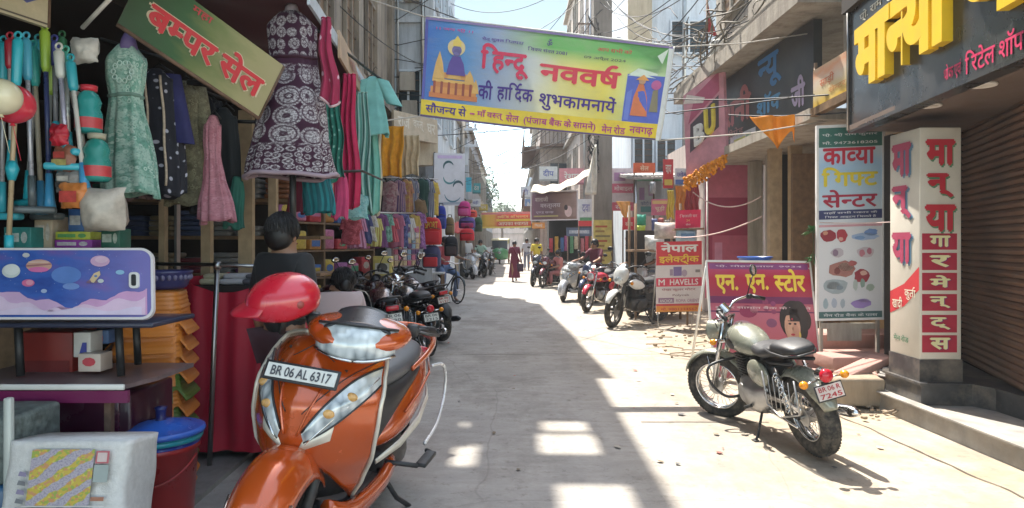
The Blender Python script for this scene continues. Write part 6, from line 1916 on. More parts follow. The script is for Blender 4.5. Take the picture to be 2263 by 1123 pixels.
def garment(name, label, cat, top, prof, h, m, depth=.45, folds=9, famp=.02, sleeves=None, group=None, rz=0.0, seed=0, hanger=True, extra=None, parts_m=None):
    """hanging garment. top: world point of the hanger hook's foot; prof: (t from hem 0..1, half width)"""
    o = thing(name, label, cat, (top.x, top.y, top.z - h), rz, group)
    r_ = random.Random(seed)
    ph = [r_.uniform(0, 6.28) for _ in range(4)]
    def body(u, v):
        a = 2 * pi * u
        w_ = interp(prof, v)
        f = 1 + famp / max(w_, .05) * (1 - v) ** .7 * (math.sin(a * folds + ph[0] + .6 * math.sin(v * 5)) + .5 * math.sin(a * (folds * 1.7) + ph[1]))
        c, s = math.cos(a), math.sin(a)
        f += (.16 * noise.noise(V((c * 2.2, s * 2.2, v * 2.0 + seed * 3.1))) + .06 * noise.noise(V((c * 6, s * 6, v * 5 + seed)))) * (1.1 - v * .8)
        z = h * v + .02 * noise.noise(V((c * 1.5, s * 1.5, seed + 9.0))) * (1 - v) + .012 * math.sin(a * 3 + ph[2]) * (1 - v) + (-.03 * abs(c) ** 3 if v > .93 else 0)
        return V((w_ * f * math.copysign(abs(c) ** .8, c) + .012 * math.sin(v * 4 + ph[3]), w_ * depth * f * s, z))
    mb = MB(); nu, nv = 72, 34
    mb.grid(body, nu, nv, cu=False)
    per = 3.1 * sum(w for _, w in prof) / len(prof) * 2
    for j in range(nv + 1):
        for i in range(nu + 1):
            mb.uv[j * (nu + 1) + i] = (i / nu * per, j / nv * (1.0 if parts_m == 'norm' else h))
    mb.obj('cloth', m, o, mods=(('SOLIDIFY', dict(thickness=.004)),))
    tw = interp(prof, .95)
    if sleeves:
        L, sw, ang, msl = sleeves
        for s in (-1, 1):
            mb = MB()
            p0 = V((s * tw * .85, 0, h * .955)); dr = V((s * math.sin(R(ang)), -.05, -math.cos(R(ang))))
            def sl(u, v):
                a = 2 * pi * u; q = p0 + dr * (L * v)
                rr = sw * (1 + .12 * math.sin(a * 4 + ph[1]) * v)
                return q + V((rr * math.cos(a) * (abs(dr.z) + .25), rr * .55 * math.sin(a), rr * .5 * math.cos(a) * (-s) * abs(dr.x)))
            mb.grid(sl, 20, 10, cu=False)
            for j in range(11):
                for i in range(21): mb.uv[j * 21 + i] = (i / 20 * .3, j / 10 * L)
            mb.obj('sleeve', msl or m, o)
    if hanger:
        mb = MB(); mb.tube([(-tw * .9, 0, h * .965), (0, 0, h + .03), (tw * .9, 0, h * .965)], .006, 6)
        mb.tube([(0, 0, h + .03), (0, 0, h + .07), (.02, 0, h + .09), (.03, 0, h + .07)], .003, 5)
        mb.obj('hanger', m_black, o)
    if extra: extra(o, h, body)
    return o
def lace_trim(col, us, w_=.008):
    def f(o, h, body):
        for u0 in us:
            mb = MB(); mb.tube([V(body(u0 + .006 * math.sin(v * 12), v)) + V((0, -.004, 0)) for v in [k / 30 for k in range(2, 29)]], w_, 6); mb.obj('lace_trim', mat(col, .6, var=.3, scale=50), o)
    return f

dress = [(0, .24), (.15, .22), (.4, .165), (.6, .115), (.66, .108), (.78, .13), (.88, .135), (.94, .12), (1, .07)]
kurta = [(0, .20), (.3, .19), (.6, .165), (.8, .175), (.92, .18), (1, .07)]
gown = [(0, .20), (.3, .15), (.6, .105), (.8, .115), (.92, .12), (1, .06)]
def at(pxc, pyt, pyb, d): return P(pxc, pyt, d), (pyb - pyt) / FPX * d
# mint embroidered dress
t, h = at(284, 98, 432, 3.75)
def mint_extra(o, h, body):
    mb = MB(); mb.tube([V(body(k / 40, .655)) * 1.0 for k in range(41)], .011, 6); mb.obj('waistband', fabric((.14, .24, .20)), o)
    mb = MB(); mb.tube([(0, 0, h * .96), (0, 0, h + .03), (.0, 0, h + .06)], [.05, .035, .02], 14); mb.obj('display_neck', mat((.16, .12, .30), .5), o)
    mb = MB()
    for k in range(11): mb.torus((.0 + .05 * math.cos(k * .62), -.060 - .0 * k, h * .80 + .05 * math.sin(k * .62)), .012, .004, (0, 1, 0), 12, 5)
    mb.obj('embroidery', fabric((.45, .60, .55)), o)
garment('dress', 'mint green embroidered sleeveless frock hanging left of the black jacket', 'dress', t, [(0, .150), (.15, .142), (.4, .115), (.6, .090), (.655, .086), (.78, .105), (.88, .112), (.94, .098), (1, .055)], h, fabric((.13, .30, .24), (.42, .56, .50), 'speck', 34), .55, 11, .010, None, 'garments hung along the clothes shop', seed=1, hanger=False, extra=mint_extra)
GG = 'garments hung along the clothes shop'
t, h = at(352, 152, 432, 4.0)
garment('jacket', 'black jacket with white dots and a beige lace edge, right of the mint frock', 'jacket', t, [(0, .135), (.3, .13), (.7, .115), (.92, .115), (1, .05)], h, fabric((.010, .010, .018), (.38, .38, .46), 'dots', 20), .4, 6, .008, (.42, .040, 12, fabric((.02, .02, .10))), GG, seed=2, extra=lace_trim((.42, .34, .26), (.70, .80)))
t, h = at(322, 185, 440, 4.15)
garment('tunic', 'dark tunic with pinkish embroidered scarf half hidden between frock and black jacket', 'tunic', t, [(0, .11), (.5, .10), (.92, .10), (1, .05)], h, fabric((.030, .022, .030), (.32, .20, .20), 'speck', 18), .4, 6, .01, None, GG, seed=3)
t, h = at(412, 180, 452, 4.2)
garment('kurta', 'olive beige speckled kurta right of the black jacket', 'kurta', t, [(0, .125), (.3, .12), (.6, .11), (.9, .12), (1, .05)], h, fabric((.13, .115, .07), (.26, .24, .15), 'speck', 40), .4, 6, .008, (.34, .042, 10, None), GG, seed=4)
t, h = at(456, 212, 470, 4.4)
garment('gown', 'plain black gown between the olive kurta and the pink frock', 'gown', t, gown and [(0, .10), (.4, .09), (.9, .09), (1, .05)], h, fabric((.008, .008, .012)), .5, 6, .008, (.3, .035, 8, None), GG, seed=5)
t, h = at(474, 255, 490, 4.1)
garment('frock', 'dusty pink flared frock with sheer pink layers, beside the black gowns', 'frock', t, [(0, .105), (.15, .095), (.4, .055), (.62, .042), (.75, .05), (.92, .05), (1, .03)], h, fabric((.33, .12, .155), (.44, .2, .24), 'speck', 30), .5, 10, .014, None, GG, seed=6)
t, h = at(500, 238, 455, 4.35)
garment('gown', 'black sleeveless gown right of the pink frock', 'gown', t, [(0, .085), (.4, .08), (.9, .075), (1, .04)], h, fabric((.008, .010, .012)), .5, 6, .008, None, GG, seed=7)
t, h = at(520, 390, 505, 4.3)
garment('skirt', 'dark green narrow skirt below the second black gown', 'skirt', t, [(0, .06), (.6, .045), (1, .03)], h, fabric((.02, .12, .09)), .5, 7, .012, None, GG, seed=8, hanger=False)

# the big maroon and silver lehenga
t, h = at(645, 28, 392, 4.3)
def leh_extra(o, h, body):
    mb = MB()
    mb.tube([V(body(k / 60, .004)) + V((0, -.003, .006)) for k in range(61)], .014, 6); mb.obj('hem_border', fabric((.40, .34, .38), (.16, .05, .10), 'speck', 40), o)
    mb = MB(); mb.tube([V(body(k / 60, .715)) * 1.0 for k in range(61)], .010, 6); mb.obj('waistband', fabric((.04, .006, .018)), o)
    mb = MB(); mb.tube([(0, 0, h * .95), (0, .0, h + .03), (0, 0, h + .05)], [.055, .04, .03], 14); mb.obj('display_neck', mat((.28, .24, .26), .5), o)
    mb = MB(); mb.tube([(0, .02, -.35), (0, .02, .1)], .022, 8); mb.obj('display_stand', m_black, o)
garment('lehenga', 'maroon velvet lehenga with dense silver embroidery, largest garment under the awning', 'lehenga', t, [(0, .285), (.10, .270), (.25, .238), (.45, .198), (.60, .162), (.70, .150), (.715, .146), (.80, .150), (.90, .158), (.95, .150), (1, .09)], h, fabric((.036, .003, .022), None, 'lehenga'), .5, 10, .012, None, GG, seed=9, hanger=False, extra=leh_extra, parts_m='norm')
def drape(name, label, cat, p0, w0, p1, w1, m, depth=.05, folds=4, group=None, nv=26, wave=.03, seed=0, hem=None):
    """a length of cloth hanging from p0 (width w0) to p1 (width w1), falling in folds"""
    o = thing(name, label, cat, tuple(V(p1)), 0, group)
    r_ = random.Random(seed); ph = r_.uniform(0, 6)
    def fn(u, v):
        c = V(p0).lerp(V(p1), v); w_ = w0 + (w1 - w0) * v
        return c - V(p1) + V((w_ * (u - .5) + .01 * math.sin(v * 9 + ph) + .05 * w_ * noise.noise(V((u * 4, v * 3, seed))), depth * math.sin(u * folds * 2 * pi + ph + v * .8) * (.4 + .6 * v), wave * math.sin(u * 5 + ph) * v))
    mb = MB(); mb.grid(fn, 40, nv)
    H = (V(p0) - V(p1)).length
    for j in range(nv + 1):
        for i in range(41): mb.uv[j * 41 + i] = (i / 40 * (w0 + w1), (1 - j / nv) * H)
    mb.obj('cloth', m, o, mods=(('SOLIDIFY', dict(thickness=.003)),))
    mb = MB(); mb.tube([fn(k / 30, 0) + V((0, 0, .002)) for k in range(31)], .006, 5)
    if hem: mb.obj('hanging_edge', m, o); mb = MB(); mb.tube([fn(k / 30, 1) for k in range(31)], .008, 5); mb.obj('hem_border', hem, o)
    else: mb.obj('hanging_edge', m, o)
    return o
drape('dupatta', 'sheer crimson dupatta with small white stars over the right shoulder of the lehenga', 'dupatta', P(716, 40, 4.25), .06, P(730, 226, 4.15), .125, fabric((.26, .012, .05), (.60, .42, .46), 'dots', 13), .02, 2, GG, seed=3, hem=fabric((.52, .36, .38)))
drape('cloth_length', 'bright crimson cloth hanging right of the dupatta', 'cloth', P(768, 165, 5.2), .10, P(772, 455, 5.2), .17, fabric((.42, .012, .07)), .03, 3, GG, seed=4)
drape('cloth_length', 'dark sea-green sequinned cloth hanging between lehenga and crimson cloth', 'cloth', P(738, 225, 4.9), .10, P(742, 400, 4.9), .14, fabric((.02, .16, .12), (.2, .4, .34), 'dots', 24), .02, 3, GG, seed=5)
drape('cloth_length', 'pale mint cloth with dark stripe, longest of the pale pieces at the awning corner', 'cloth', P(800, 205, 5.9), .12, P(796, 470, 5.9), .20, fabric((.30, .48, .44), (.10, .28, .24), 'vert', 6), .03, 3, GG, seed=6)
drape('cloth_length', 'sea-green cloth hanging in front of the pale striped one', 'cloth', P(818, 180, 6.1), .10, P(822, 470, 6.1), .16, fabric((.16, .42, .36)), .03, 2, GG, seed=7)
drape('cloth_length', 'cream cloth edge behind the sea-green cloth', 'cloth', P(838, 240, 6.3), .06, P(832, 472, 6.3), .08, fabric((.46, .44, .34)), .02, 2, GG, seed=8)
t, h = at(826, 170, 300, 6.0)
garment('shirt', 'pale turquoise shirt with one sleeve spread at the awning corner', 'shirt', t, [(0, .12), (.5, .10), (.92, .09), (1, .05)], h, fabric((.18, .44, .42)), .4, 5, .01, (.26, .06, 28, None), GG, seed=10)
t, h = at(785, 430, 482, 5.7)
garment('shirt', 'folded aqua shirt hanging lowest below the mint cloth', 'shirt', t, [(0, .11), (.6, .115), (1, .10)], h, fabric((.14, .36, .38), (.3, .5, .5), 'speck', 30), .3, 5, .012, None, GG, seed=11, hanger=False)
t, h = at(703, 385, 472, 4.6)
garment('skirt', 'teal pleated skirt hanging directly below the lehenga hem', 'skirt', t, [(0, .105), (.6, .10), (1, .095)], h, fabric((.01, .17, .20), (.005, .08, .10), 'vert', 9), .35, 9, .012, None, GG, seed=12, hanger=False)
t, h = at(655, 385, 472, 4.8)
garment('skirt', 'dark red skirt left of the teal pleated one', 'skirt', t, [(0, .06), (1, .055)], h, fabric((.14, .012, .03)), .35, 6, .01, None, GG, seed=13, hanger=False)
t, h = at(752, 380, 482, 4.95)
garment('skirt', 'bright pink narrow skirt right of the teal pleated one', 'skirt', t, [(0, .05), (1, .045)], h, fabric((.50, .05, .15)), .35, 6, .01, None, GG, seed=14, hanger=False)

# hanging rail, posts and shelves inside the shop
rl = thing('clothes_rail', 'dark overhead rail the garments hang from, along the clothes shop', 'rail', (-1.8, 4.5, 2.4))
mb = MB()
mb.tube([P(220, 86, 3.8), P(560, 190, 4.3), P(700, 160, 5.4)], .012, 6); mb.tube([P(640, 20, 4.32), P(845, 178, 6.1)], .012, 6); mb.tube([P(300, 145, 4.1), P(530, 232, 4.45)], .010, 6); mb.tube([P(640, 382, 4.7), P(800, 378, 5.2), P(850, 400, 6)], .010, 6)
mb.obj('bar', m_black, rl, True)
mb = MB()
a, b = P(415, 182, 4.0), P(545, 182, 4.0); mb.tube([a, b], .018, 8); mb.box((a + b) / 2 + V((0, 0, .02)), (.10, .05, .09), bev=.01); a, b = P(505, 268, 4.4), P(580, 270, 4.4); mb.tube([a, b], .012, 8)
mb.obj('clamp_arm', m_black, rl, True)
pf = thing('display_post', 'pale wooden door posts standing in the dark clothes shop', 'post', (-2.3, 5.3, 0))
for px, w_ in ((361, .045), (392, .02), (458, .075), (545, .11), (604, .06)):
    mb = MB(); p = P(px, 537, 5.4); mb.box((p.x, 5.4, 1.25), (w_, .06, 2.5)); mb.obj('post', m_palewood if w_ > .03 else m_steel, pf, True)
for k, (pz_, col) in enumerate(((1.15, 0), (1.5, 0), (1.85, 0), (.75, 0))):
    mb = MB(); mb.box((-3.0, 6.6, pz_), (2.4, .45, .03)); mb.obj('shelf', m_wood, pf, True)
rs = random.Random(5)
for pz_ in (.765, 1.165, 1.515, 1.865):
    x = -4.1
    while x < -1.95:
        n = rs.randint(2, 5); c = rs.choice([(.18, .03, .04), (.05, .07, .16), (.22, .18, .12), (.10, .03, .10), (.03, .12, .10), (.24, .10, .05), (.2, .2, .2)])
        o = thing('folded_cloth', f'small pile of folded {["red", "navy", "beige", "plum", "dark green", "rust", "grey"][[(.18, .03, .04), (.05, .07, .16), (.22, .18, .12), (.10, .03, .10), (.03, .12, .10), (.24, .10, .05), (.2, .2, .2)].index(c)]} cloth on the dim shop shelves', 'cloth pile', (x, 6.5, pz_), 0, 'folded cloth on the shop shelves')
        mb = MB()
        for k in range(n): mb.box((rs.uniform(-.01, .01), 0, .025 + .048 * k), (.22, .30, .044), bev=.018)
        mb.obj('folds', fabric(c), o)
        x += .27
# low dark glass counter with the steel rail and the cloth-covered display
rd = thing('covered_stand', 'display stand draped in red cloth behind the steel rail', 'stand', (-1.85, 4.75, 0))
x0, x1 = P(398, 0, 4.5).x, P(600, 0, 4.5).x
mb = MB()
def rc_(u, v):
    # front and sides of a cloth box with folds
    per = [(x0, 5.3), (x0, 4.5), (x1, 4.5), (x1, 5.3)]
    L = [.8, x1 - x0, .8]; s = u * sum(L); k = 0
    while k < 2 and s > L[k]: s -= L[k]; k += 1
    a, b = V((*per[k], 0)), V((*per[k + 1], 0)); q = a.lerp(b, s / L[k])
    nrm = (V((-1, 0, 0)), V((0, -1, 0)), V((1, 0, 0)))[k]
    f = .022 * math.sin(u * 46 + 1.5 * math.sin(v * 3)) * (1 - .6 * v) + .012 * math.sin(u * 97)
    sag = .10 * math.sin(pi * s / L[k]) if k == 1 else 0
    return q + nrm * (f + .04 * (1 - v)) + V((0, 0, .08 + (1.14 - sag) * v))
mb.grid(rc_, 120, 16); mb.obj('red_cloth', fabric((.52, .012, .045), rough=.6), rd, True)
mb = MB(); mb.box(((x0 + x1) / 2, 4.92, .6), (x1 - x0 - .06, .7, 1.12)); mb.obj('counter', m_dark, rd, True)
mb = MB()
for k in range(11): mb.ell(V(rc_(.27, .08 + .085 * k)) + V((-.005, -.01, 0)), (.008, .008, .008), 8, 6)
mb.obj('bead_trim', mat((.5, .4, .4), .4), rd, True)
for k, (px, py, c, w_, lb) in enumerate(((470, 627, (.50, .47, .34), .14, 'flat cream folded garment on the red covered stand'), (520, 622, (.46, .46, .50), .20, 'white and grey folded garment on the red covered stand'), (560, 628, (.10, .10, .12), .12, 'dark folded garment at the right of the red covered stand'))):
    p = P(px, py + 14, 4.72)
    o = thing('folded_garment', lb, 'garment', (p.x, 4.75, 1.165), rnd.uniform(-.3, .3), 'folded garments on the red stand')
    mb = MB(); mb.box((0, 0, .02), (w_, .26, .04), bev=.018); mb.box((.01, .01, .055), (w_ * .9, .22, .032), bev=.015); mb.obj('folds', fabric(c), o)
sr = thing('steel_rail', 'upright steel tube with a crossbar in front of the red covered stand', 'rail', (P(478, 0, 4.35).x, 4.35, 0))
a, b = P(463, 1005, 4.35), P(480, 585, 4.3)
mb = MB(); mb.tube([V((a.x, a.y, .02)), b], .016, 10); mb.box((a.x, a.y, .012), (.09, .09, .02)); mb.obj('upright', m_steel, sr, True)
mb = MB(); mb.tube([P(300, 583, 4.6), b, P(612, 590, 4.3)], .012, 8); mb.obj('crossbar', m_steel, sr, True)
mb = MB(); mb.tube([b + V((0, 0, .02)), b - V((0, 0, .03))], .024, 10); mb.obj('joint', m_steel, sr, True)
cr = thing('cream_roll', 'cream cloth roll leaning between the red stand and the scooter', 'cloth roll', (P(612, 0, 4.45).x, 4.45, 0))
mb = MB(); a, b = P(610, 800, 4.4), P(604, 715, 4.4); mb.tube([V((a.x, 4.4, .0)), b], [.05, .045], 12); mb.obj('roll', fabric((.50, .45, .30)), cr, True)

# SALE sign, leaning board in green and cream
SL = Fr(P(258, 54, 3.55), P(572, 262, 4.05), P(322, -78, 3.55))
sl = thing('sale_sign', 'large tilted green and cream sale sign with red letters hanging over the garments', 'sign', tuple(SL.p(.5, 0)))
mb = MB(); mb.grid(lambda u, v: SL.p(u, v, .0), 10, 6, uv=True); mb.obj('printed_face', gradient_print('sale_print', [(0, (.005, .045, .010)), (.33, (.010, .08, .018)), (.52, (.11, .15, .04)), (.78, (.28, .26, .12)), (1, (.31, .27, .14))], 0, .5, .5), sl, True)
mb = MB(); mb.prism(RC(0, 0, 1, 1), SL, -.02, -.003); mb.obj('backing', m_wood, sl, True)
mb = MB(); mb.tube([SL.p(0, 0), SL.p(1, 0)], .012, 6); mb.tube([SL.p(1, 0), SL.p(1, 1)], .008, 6); mb.obj('frame', m_rust, sl, True)
lettering(sl, [('बम~पर सेल', .105, .235, .84, .50, (.58, .50, .36), SL, dict(lay=1, off=.075)), ('बम~पर सेल', .12, .25, .81, .47, (.50, .012, .025), SL, dict(lay=5, off=.04)), ('महा', .33, .82, .14, .12, (.42, .03, .04), SL, dict(lay=3))])
mb = MB(); mb.tube([P(182, 62, 3.5), P(252, -12, 3.4)], .011, 8)
tag(mb.obj('support_rod', mat((.55, .53, .50), .4)), 'white slanting support rod at the left end of the sale sign', 'rod')
# awning cloth and its boards
mb = MB()
def aw(u, v):
    inner = V((-2.75, 3.2, 3.35)).lerp(V((-2.8, 8.2, 3.3)), u)
    outer = P(672, -22, 4.05).lerp(P(846, 236, 7.7), u)
    p = inner.lerp(outer, v)
    return p + V((0, 0, -.10 * math.sin(pi * v) + .03 * math.sin(u * 26 + v * 3) * math.sin(pi * v)))
mb.grid(aw, 60, 16)
tag(mb.obj('awning', fabric((.11, .028, .035), (.30, .22, .16), 'vert', 5), mods=(('SOLIDIFY', dict(thickness=.006)),)), 'maroon and tan striped cloth awning sagging over the clothes shop', 'awning')
for f in [0]:
    pass
AE = Fr(P(683, 10, 4.02), P(848, 262, 7.75), P(683, -22, 4.02))
ab = thing('awning_board', 'white-blue valance strip along the outer edge of the awning with a tan board below', 'awning edge', tuple(AE.p(.5, 0)))
mb = MB(); mb.prism(RC(0, 0, 1, 1.0), AE, -.012, .006); mb.obj('valance', mat((.46, .52, .58), .5, var=.3, scale=5, dirt=.2), ab, True)
AB = Fr(P(752, 82, 4.75), P(846, 252, 7.7), P(754, 66, 4.7))
AB = Fr(P(756, 128, 4.9), P(846, 285, 7.75), P(754, 66, 4.9))
mb = MB(); mb.prism(RC(0, 0, 1, 1), AB, -.03, -.012); mb.obj('tan_board', mat((.42, .30, .20), .6, var=.3, scale=6, dirt=.4), ab, True)
lettering(ab, [('फैशन सेन्टर', .15, .3, .6, .4, (.40, .16, .12), AB, dict(lay=-3))])

# ================================================================ HELMET, RIGHT-HAND CLUTTER
hp_ = P(628, 655, 2.93)
HS = .93
hm = thing('helmet', 'glossy red helmet with a peak resting on the orange scooter\'s right handle', 'helmet', tuple(hp_))
Hr = (M.Scale(HS, 3)) @ M.Rotation(R(-10), 3, 'Y') @ M.Rotation(R(18), 3, 'X') @ M.Rotation(R(196), 3, 'Z')
mb = MB()
def hs_(u, v):
    a = 2 * pi * u; t = pi * (.0 + .66 * v)
    r_ = math.sin(t); c, s = math.cos(a), math.sin(a)
    low = .03 * max(0, c) * max(0, v - .7) * 3
    return Hr @ V((.158 * r_ * c + .01, .125 * r_ * s, .118 * math.cos(t) - .02 + low))
mb.grid(hs_, 36, 18, cu=True); mb.obj('shell', mat((.50, .012, .03), .28, var=.05, coat=.7), hm, mods=(('SOLIDIFY', dict(thickness=.012, offset=-1)),))
mb = MB(); mb.grid(lambda u, v: Hr @ V(((.150 + .085 * v) * math.cos(R(-62 + 124 * u)) + .008, (.122 + .02 * v) * math.sin(R(-62 + 124 * u)), .020 - .035 * v - .012 * (2 * u - 1) ** 2)), 16, 6); mb.obj('peak', mat((.44, .012, .03), .35, coat=.4), hm, mods=(('SOLIDIFY', dict(thickness=.006)),))
mb = MB(); mb.grid(lambda u, v: Hr @ V(((.135 * math.sin(pi * (.4 + .24 * v))) * math.cos(2 * pi * u) + .01, .106 * math.sin(pi * (.4 + .24 * v)) * math.sin(2 * pi * u), .09 * math.cos(pi * (.4 + .24 * v)) - .035)), 28, 6, cu=True); mb.obj('lining', m_black, hm)
mb = MB(); mb.tube([Hr @ V((.02, -.105, -.07)), Hr @ V((.05, -.07, -.15)), Hr @ V((.06, 0, -.17)), Hr @ V((.05, .07, -.15)), Hr @ V((.02, .105, -.07))], .008, 6, flat=(1.6, .5)); mb.obj('chin_strap', m_black, hm)
mb = MB(); mb.ell(Hr @ V((-.06, .108, -.02)), (.022, .022, .022), 12, 8); mb.obj('badge', mat((.30, .06, .05), .4), hm)

m_sand = plaster((.36, .20, .17), (.46, .28, .24), (.20, .13, .10), .4)
def slab(label, px, py, d, w_, dp, th, rz, pitch, z):
    x = (px - CX) / FPX * d
    o = thing('stone_slab', label, 'stone slab', (x, d, z), rz, 'sandstone slabs by the steps')
    mb = MB(); mb.box((0, 0, 0), (w_, dp, th), bev=.012, rot=M.Rotation(pitch, 3, 'Y')); mb.obj('block', m_sand, o)
    return o
stp = thing('shop_steps', 'worn sandstone steps under the white gift board, behind the near motorcycle', 'steps', (3.5, 7.3, 0))
mb = MB(); mb.box((3.75, 7.55, .14), (1.5, .9, .30), bev=.012); mb.box((3.75, 7.75, .36), (1.5, .55, .16), bev=.012); mb.box((3.5, 6.95, .06), (1.1, .4, .14), bev=.012); mb.obj('tread', m_sand, stp, True)
slab('long pink sandstone slab lying under the gift board, nearest its legs', 1885, 775, 6.6, .62, .34, .12, .12, 0, .31)
slab('pink sandstone slab tilted down towards the motorcycle', 1905, 805, 6.25, .50, .20, .07, .35, R(-16), .30)
slab('thin pale slab lowest beside the stone block', 1850, 812, 6.6, .44, .30, .06, -.1, R(4), .16)
o = thing('stone_block', 'rough broken stone block against the pillar, behind the motorcycle\'s tail', 'stone', (3.08, 6.12, .0))
mb = MB(); b = MB(); b.box((0, 0, .13), (.40, .30, .26), bev=.03, seg=4)
for v in b.v: v += V((noise.noise(v * 7), noise.noise(v * 7 + V((4, 0, 0))), noise.noise(v * 7 + V((0, 4, 0))))) * .045
mb.add(b.v, b.f, 0, True); mb.obj('rock', plaster((.30, .24, .17), (.42, .34, .25), (.14, .10, .07), .5), o)
mb = MB(); rb_ = random.Random(4)
for k in range(150):
    x, y = rb_.uniform(2.0, 3.1), rb_.uniform(8.5, 12.2)
    if k > 100: x, y = rb_.uniform(2.6, 3.2), rb_.uniform(5.6, 7.0)
    s_ = rb_.uniform(.007, .028)
    if k % 5 == 0: mb.tube([(x, y, .02), (x + rb_.uniform(-.35, .35), y + rb_.uniform(-.25, .25), .03 + rb_.random() * .03)], .008, 5)
    else:
        b = MB(); b.box((x, y, s_ * .4), (s_ * 2, s_ * 1.4, s_), rz=rb_.random() * 3, bev=s_ * .2, seg=1); mb.add(b.v, b.f, 0, False)
tag(mb.obj('rubble', plaster((.26, .20, .14), (.38, .30, .22), (.12, .09, .06), .5)), 'scattered chips and sticks on the dusty edge of the road', 'rubble', None, 'stuff')
def leafy(label, px, py, d, n, r):
    p = P(px, py, d); o = thing('plant', label, 'plant', tuple(p), 0, 'leafy plants by the gift board')
    mb = MB(); q = random.Random(px)
    for k in range(n):
        a, b_ = q.uniform(0, 6.28), q.uniform(-.4, 1.2); L = q.uniform(.5, 1) * r
        d0 = V((math.cos(a) * math.cos(b_), math.sin(a) * math.cos(b_), math.sin(b_))); s = d0.cross(V((0, 0, 1))).normalized() * L * .22
        m = d0 * L * .6; t_ = d0 * L - V((0, 0, L * .25))
        mb.add([V((0, 0, 0)), m + s, t_, m - s], [(0, 1, 2, 3)], 0, False)
    mb.obj('leaves', mat((.06, .16, .05), .5, var=.4), o)
    mb = MB(); mb.tube([V((0, 0, -.35)), V((.01, 0, -.1)), V((0, 0, .05))], .008, 5); mb.obj('stem', mat((.10, .09, .04), .8), o)
leafy('small leafy plant sticking out left of the white gift board, upper one', 1796, 512, 7.0, 40, .12)
leafy('small leafy plant beside the pink store board\'s top right corner, lower one', 1800, 572, 7.3, 36, .12)
mb = MB()
o = thing('plastic_tub', 'blue plastic tub showing above the top edge of the pink store board', 'tub', tuple(P(1668, 600, 8.2)))
mb.lathe([(.001, 0), (.15, 0), (.19, .16), (.205, .165), (.205, .18), (.19, .18), (.15, .02)], seg=30); mb.obj('bowl', plastic((.02, .10, .42)), o)
o2 = thing('tub_stand', 'low wooden stand under the blue tub, behind the pink store board', 'stand', (o.location.x, 8.2, 0))
mb = MB(); zz = o.location.z; mb.box((0, 0, zz - .02), (.5, .4, .04)); [mb.box((sx_ * .2, sy_ * .15, (zz - .04) / 2), (.04, .04, zz - .04)) for sx_ in (-1, 1) for sy_ in (-1, 1)]; mb.obj('frame', m_wood, o2)

# ropes and wires
def wire(a, b, sag, r, m, name='overhead_wire', label=None, cat='wire', n=18, grp='overhead wires', mid=None):
    a, b = V(a), V(b)
    pts = [a.lerp(b, k / n) - V((0, 0, sag * 4 * (k / n) * (1 - k / n))) for k in range(n + 1)]
    mb = MB(); mb.tube(pts, r, 5)
    o = mb.obj(name, m)
    return tag(o, label, cat, grp)
m_wire = mat((.02, .02, .022), .6); m_rope = mat((.62, .46, .44), .8)
wire(P(1532, 425, 10.8), P(1682, 434, 9.6), .19, .010, m_rope, 'rope', 'pinkish rope sagging across the magenta shop front, upper one', 'rope', grp='ropes across the shop front')
wire(P(1490, 524, 11.6), P(1684, 478, 9.6), .10, .010, m_rope, 'rope', 'pinkish rope rising to the right across the magenta shop front, lower one', 'rope', grp='ropes across the shop front')
wire(P(1812, 492, 6.86), P(1990, 490, 6.2), .01, .005, m_rope, 'rope', 'thin pale string tied across the gift board to the pillar', 'rope', grp='ropes across the shop front')
wl = [((2.4, 17.8, 7.6), (-1.8, 16, 5.2), .5, 'wire from the concrete pole to the grey-blue building, passing over the banner'),
      ((2.0, 17.8, 8.3), (3.2, 7.0, 4.6), .35, 'wire from the pole to the corner by the black fascia'), ((2.8, 17.8, 7.6), (3.3, 8.6, 4.4), .5, 'wire sagging along the concrete ledge'),
      ((2.4, 17.8, 8.3), (-2.6, 12, 6.8), .7, 'wire crossing the sky patch to the brown building'), ((1.6, 17.8, 8.3), (-1.8, 20, 8.5), .5, 'high wire between pole and grey-blue building'),
      ((2.0, 17.8, 7.6), (-1.9, 31, 5.6), .6, 'wire running back over the sunlit gap to the tall pale building'), ((2.4, 17.8, 7.6), (1.4, 35, 6.0), .8, 'slack wire between pole and the balconied brown building'),
      ((1.4, 35, 7.0), (-2.0, 40, 6.0), .6, 'far wire under the banner, highest of the distant ones'), ((1.5, 35, 5.6), (-2.2, 30, 5.3), .5, 'far wire under the banner, lower of the distant ones'), ((1.5, 36, 6.3), (-2.1, 46, 6.8), .9, 'far slack wire low in the sky gap'),
      ((3.1, 11.9, 4.5), (3.0, 6.8, 4.9), .25, 'thick cable loop along the ledge, outer one'), ((3.2, 12.0, 4.8), (3.2, 6.9, 5.4), .4, 'thick cable loop along the ledge, inner one'), ((2.4, 17.8, 6.8), (3.1, 10.5, 4.2), .25, 'dark cable dropping from pole to the pink hanging sign'),
      ((-1.75, 15.8, 3.95), P(1800, 210, 7.2), .05, 'straight rod-like wire across the street below the banner'), (P(1478, 218, 9.6), P(1885, 205, 6.7), .04, 'taut wire from the banner\'s right end to the black fascia'), (P(1610, 254, 9.0), P(1900, 246, 6.5), .03, 'taut wire carrying the saffron pennant'),
      ((-2.8, 10, 5.2), (-1.8, 17, 5.8), .25, 'wire along the brown building'), ((-2.75, 7, 4.9), (2.0, 17.8, 7.0), .6, 'long slanting wire crossing above the banner'), ((2.4, 17.8, 7.0), (4.0, 20, 6.5), .2, 'short wire from pole to the blue-white building'), ((2.7, 17.8, 8.3), (3.4, 12, 6.0), .3, 'upper right wire over the ledge'), ((2.7, 17.8, 6.3), (3.4, 11.4, 5.2), .3, 'middle right wire over the ledge')]
qw = random.Random(12)
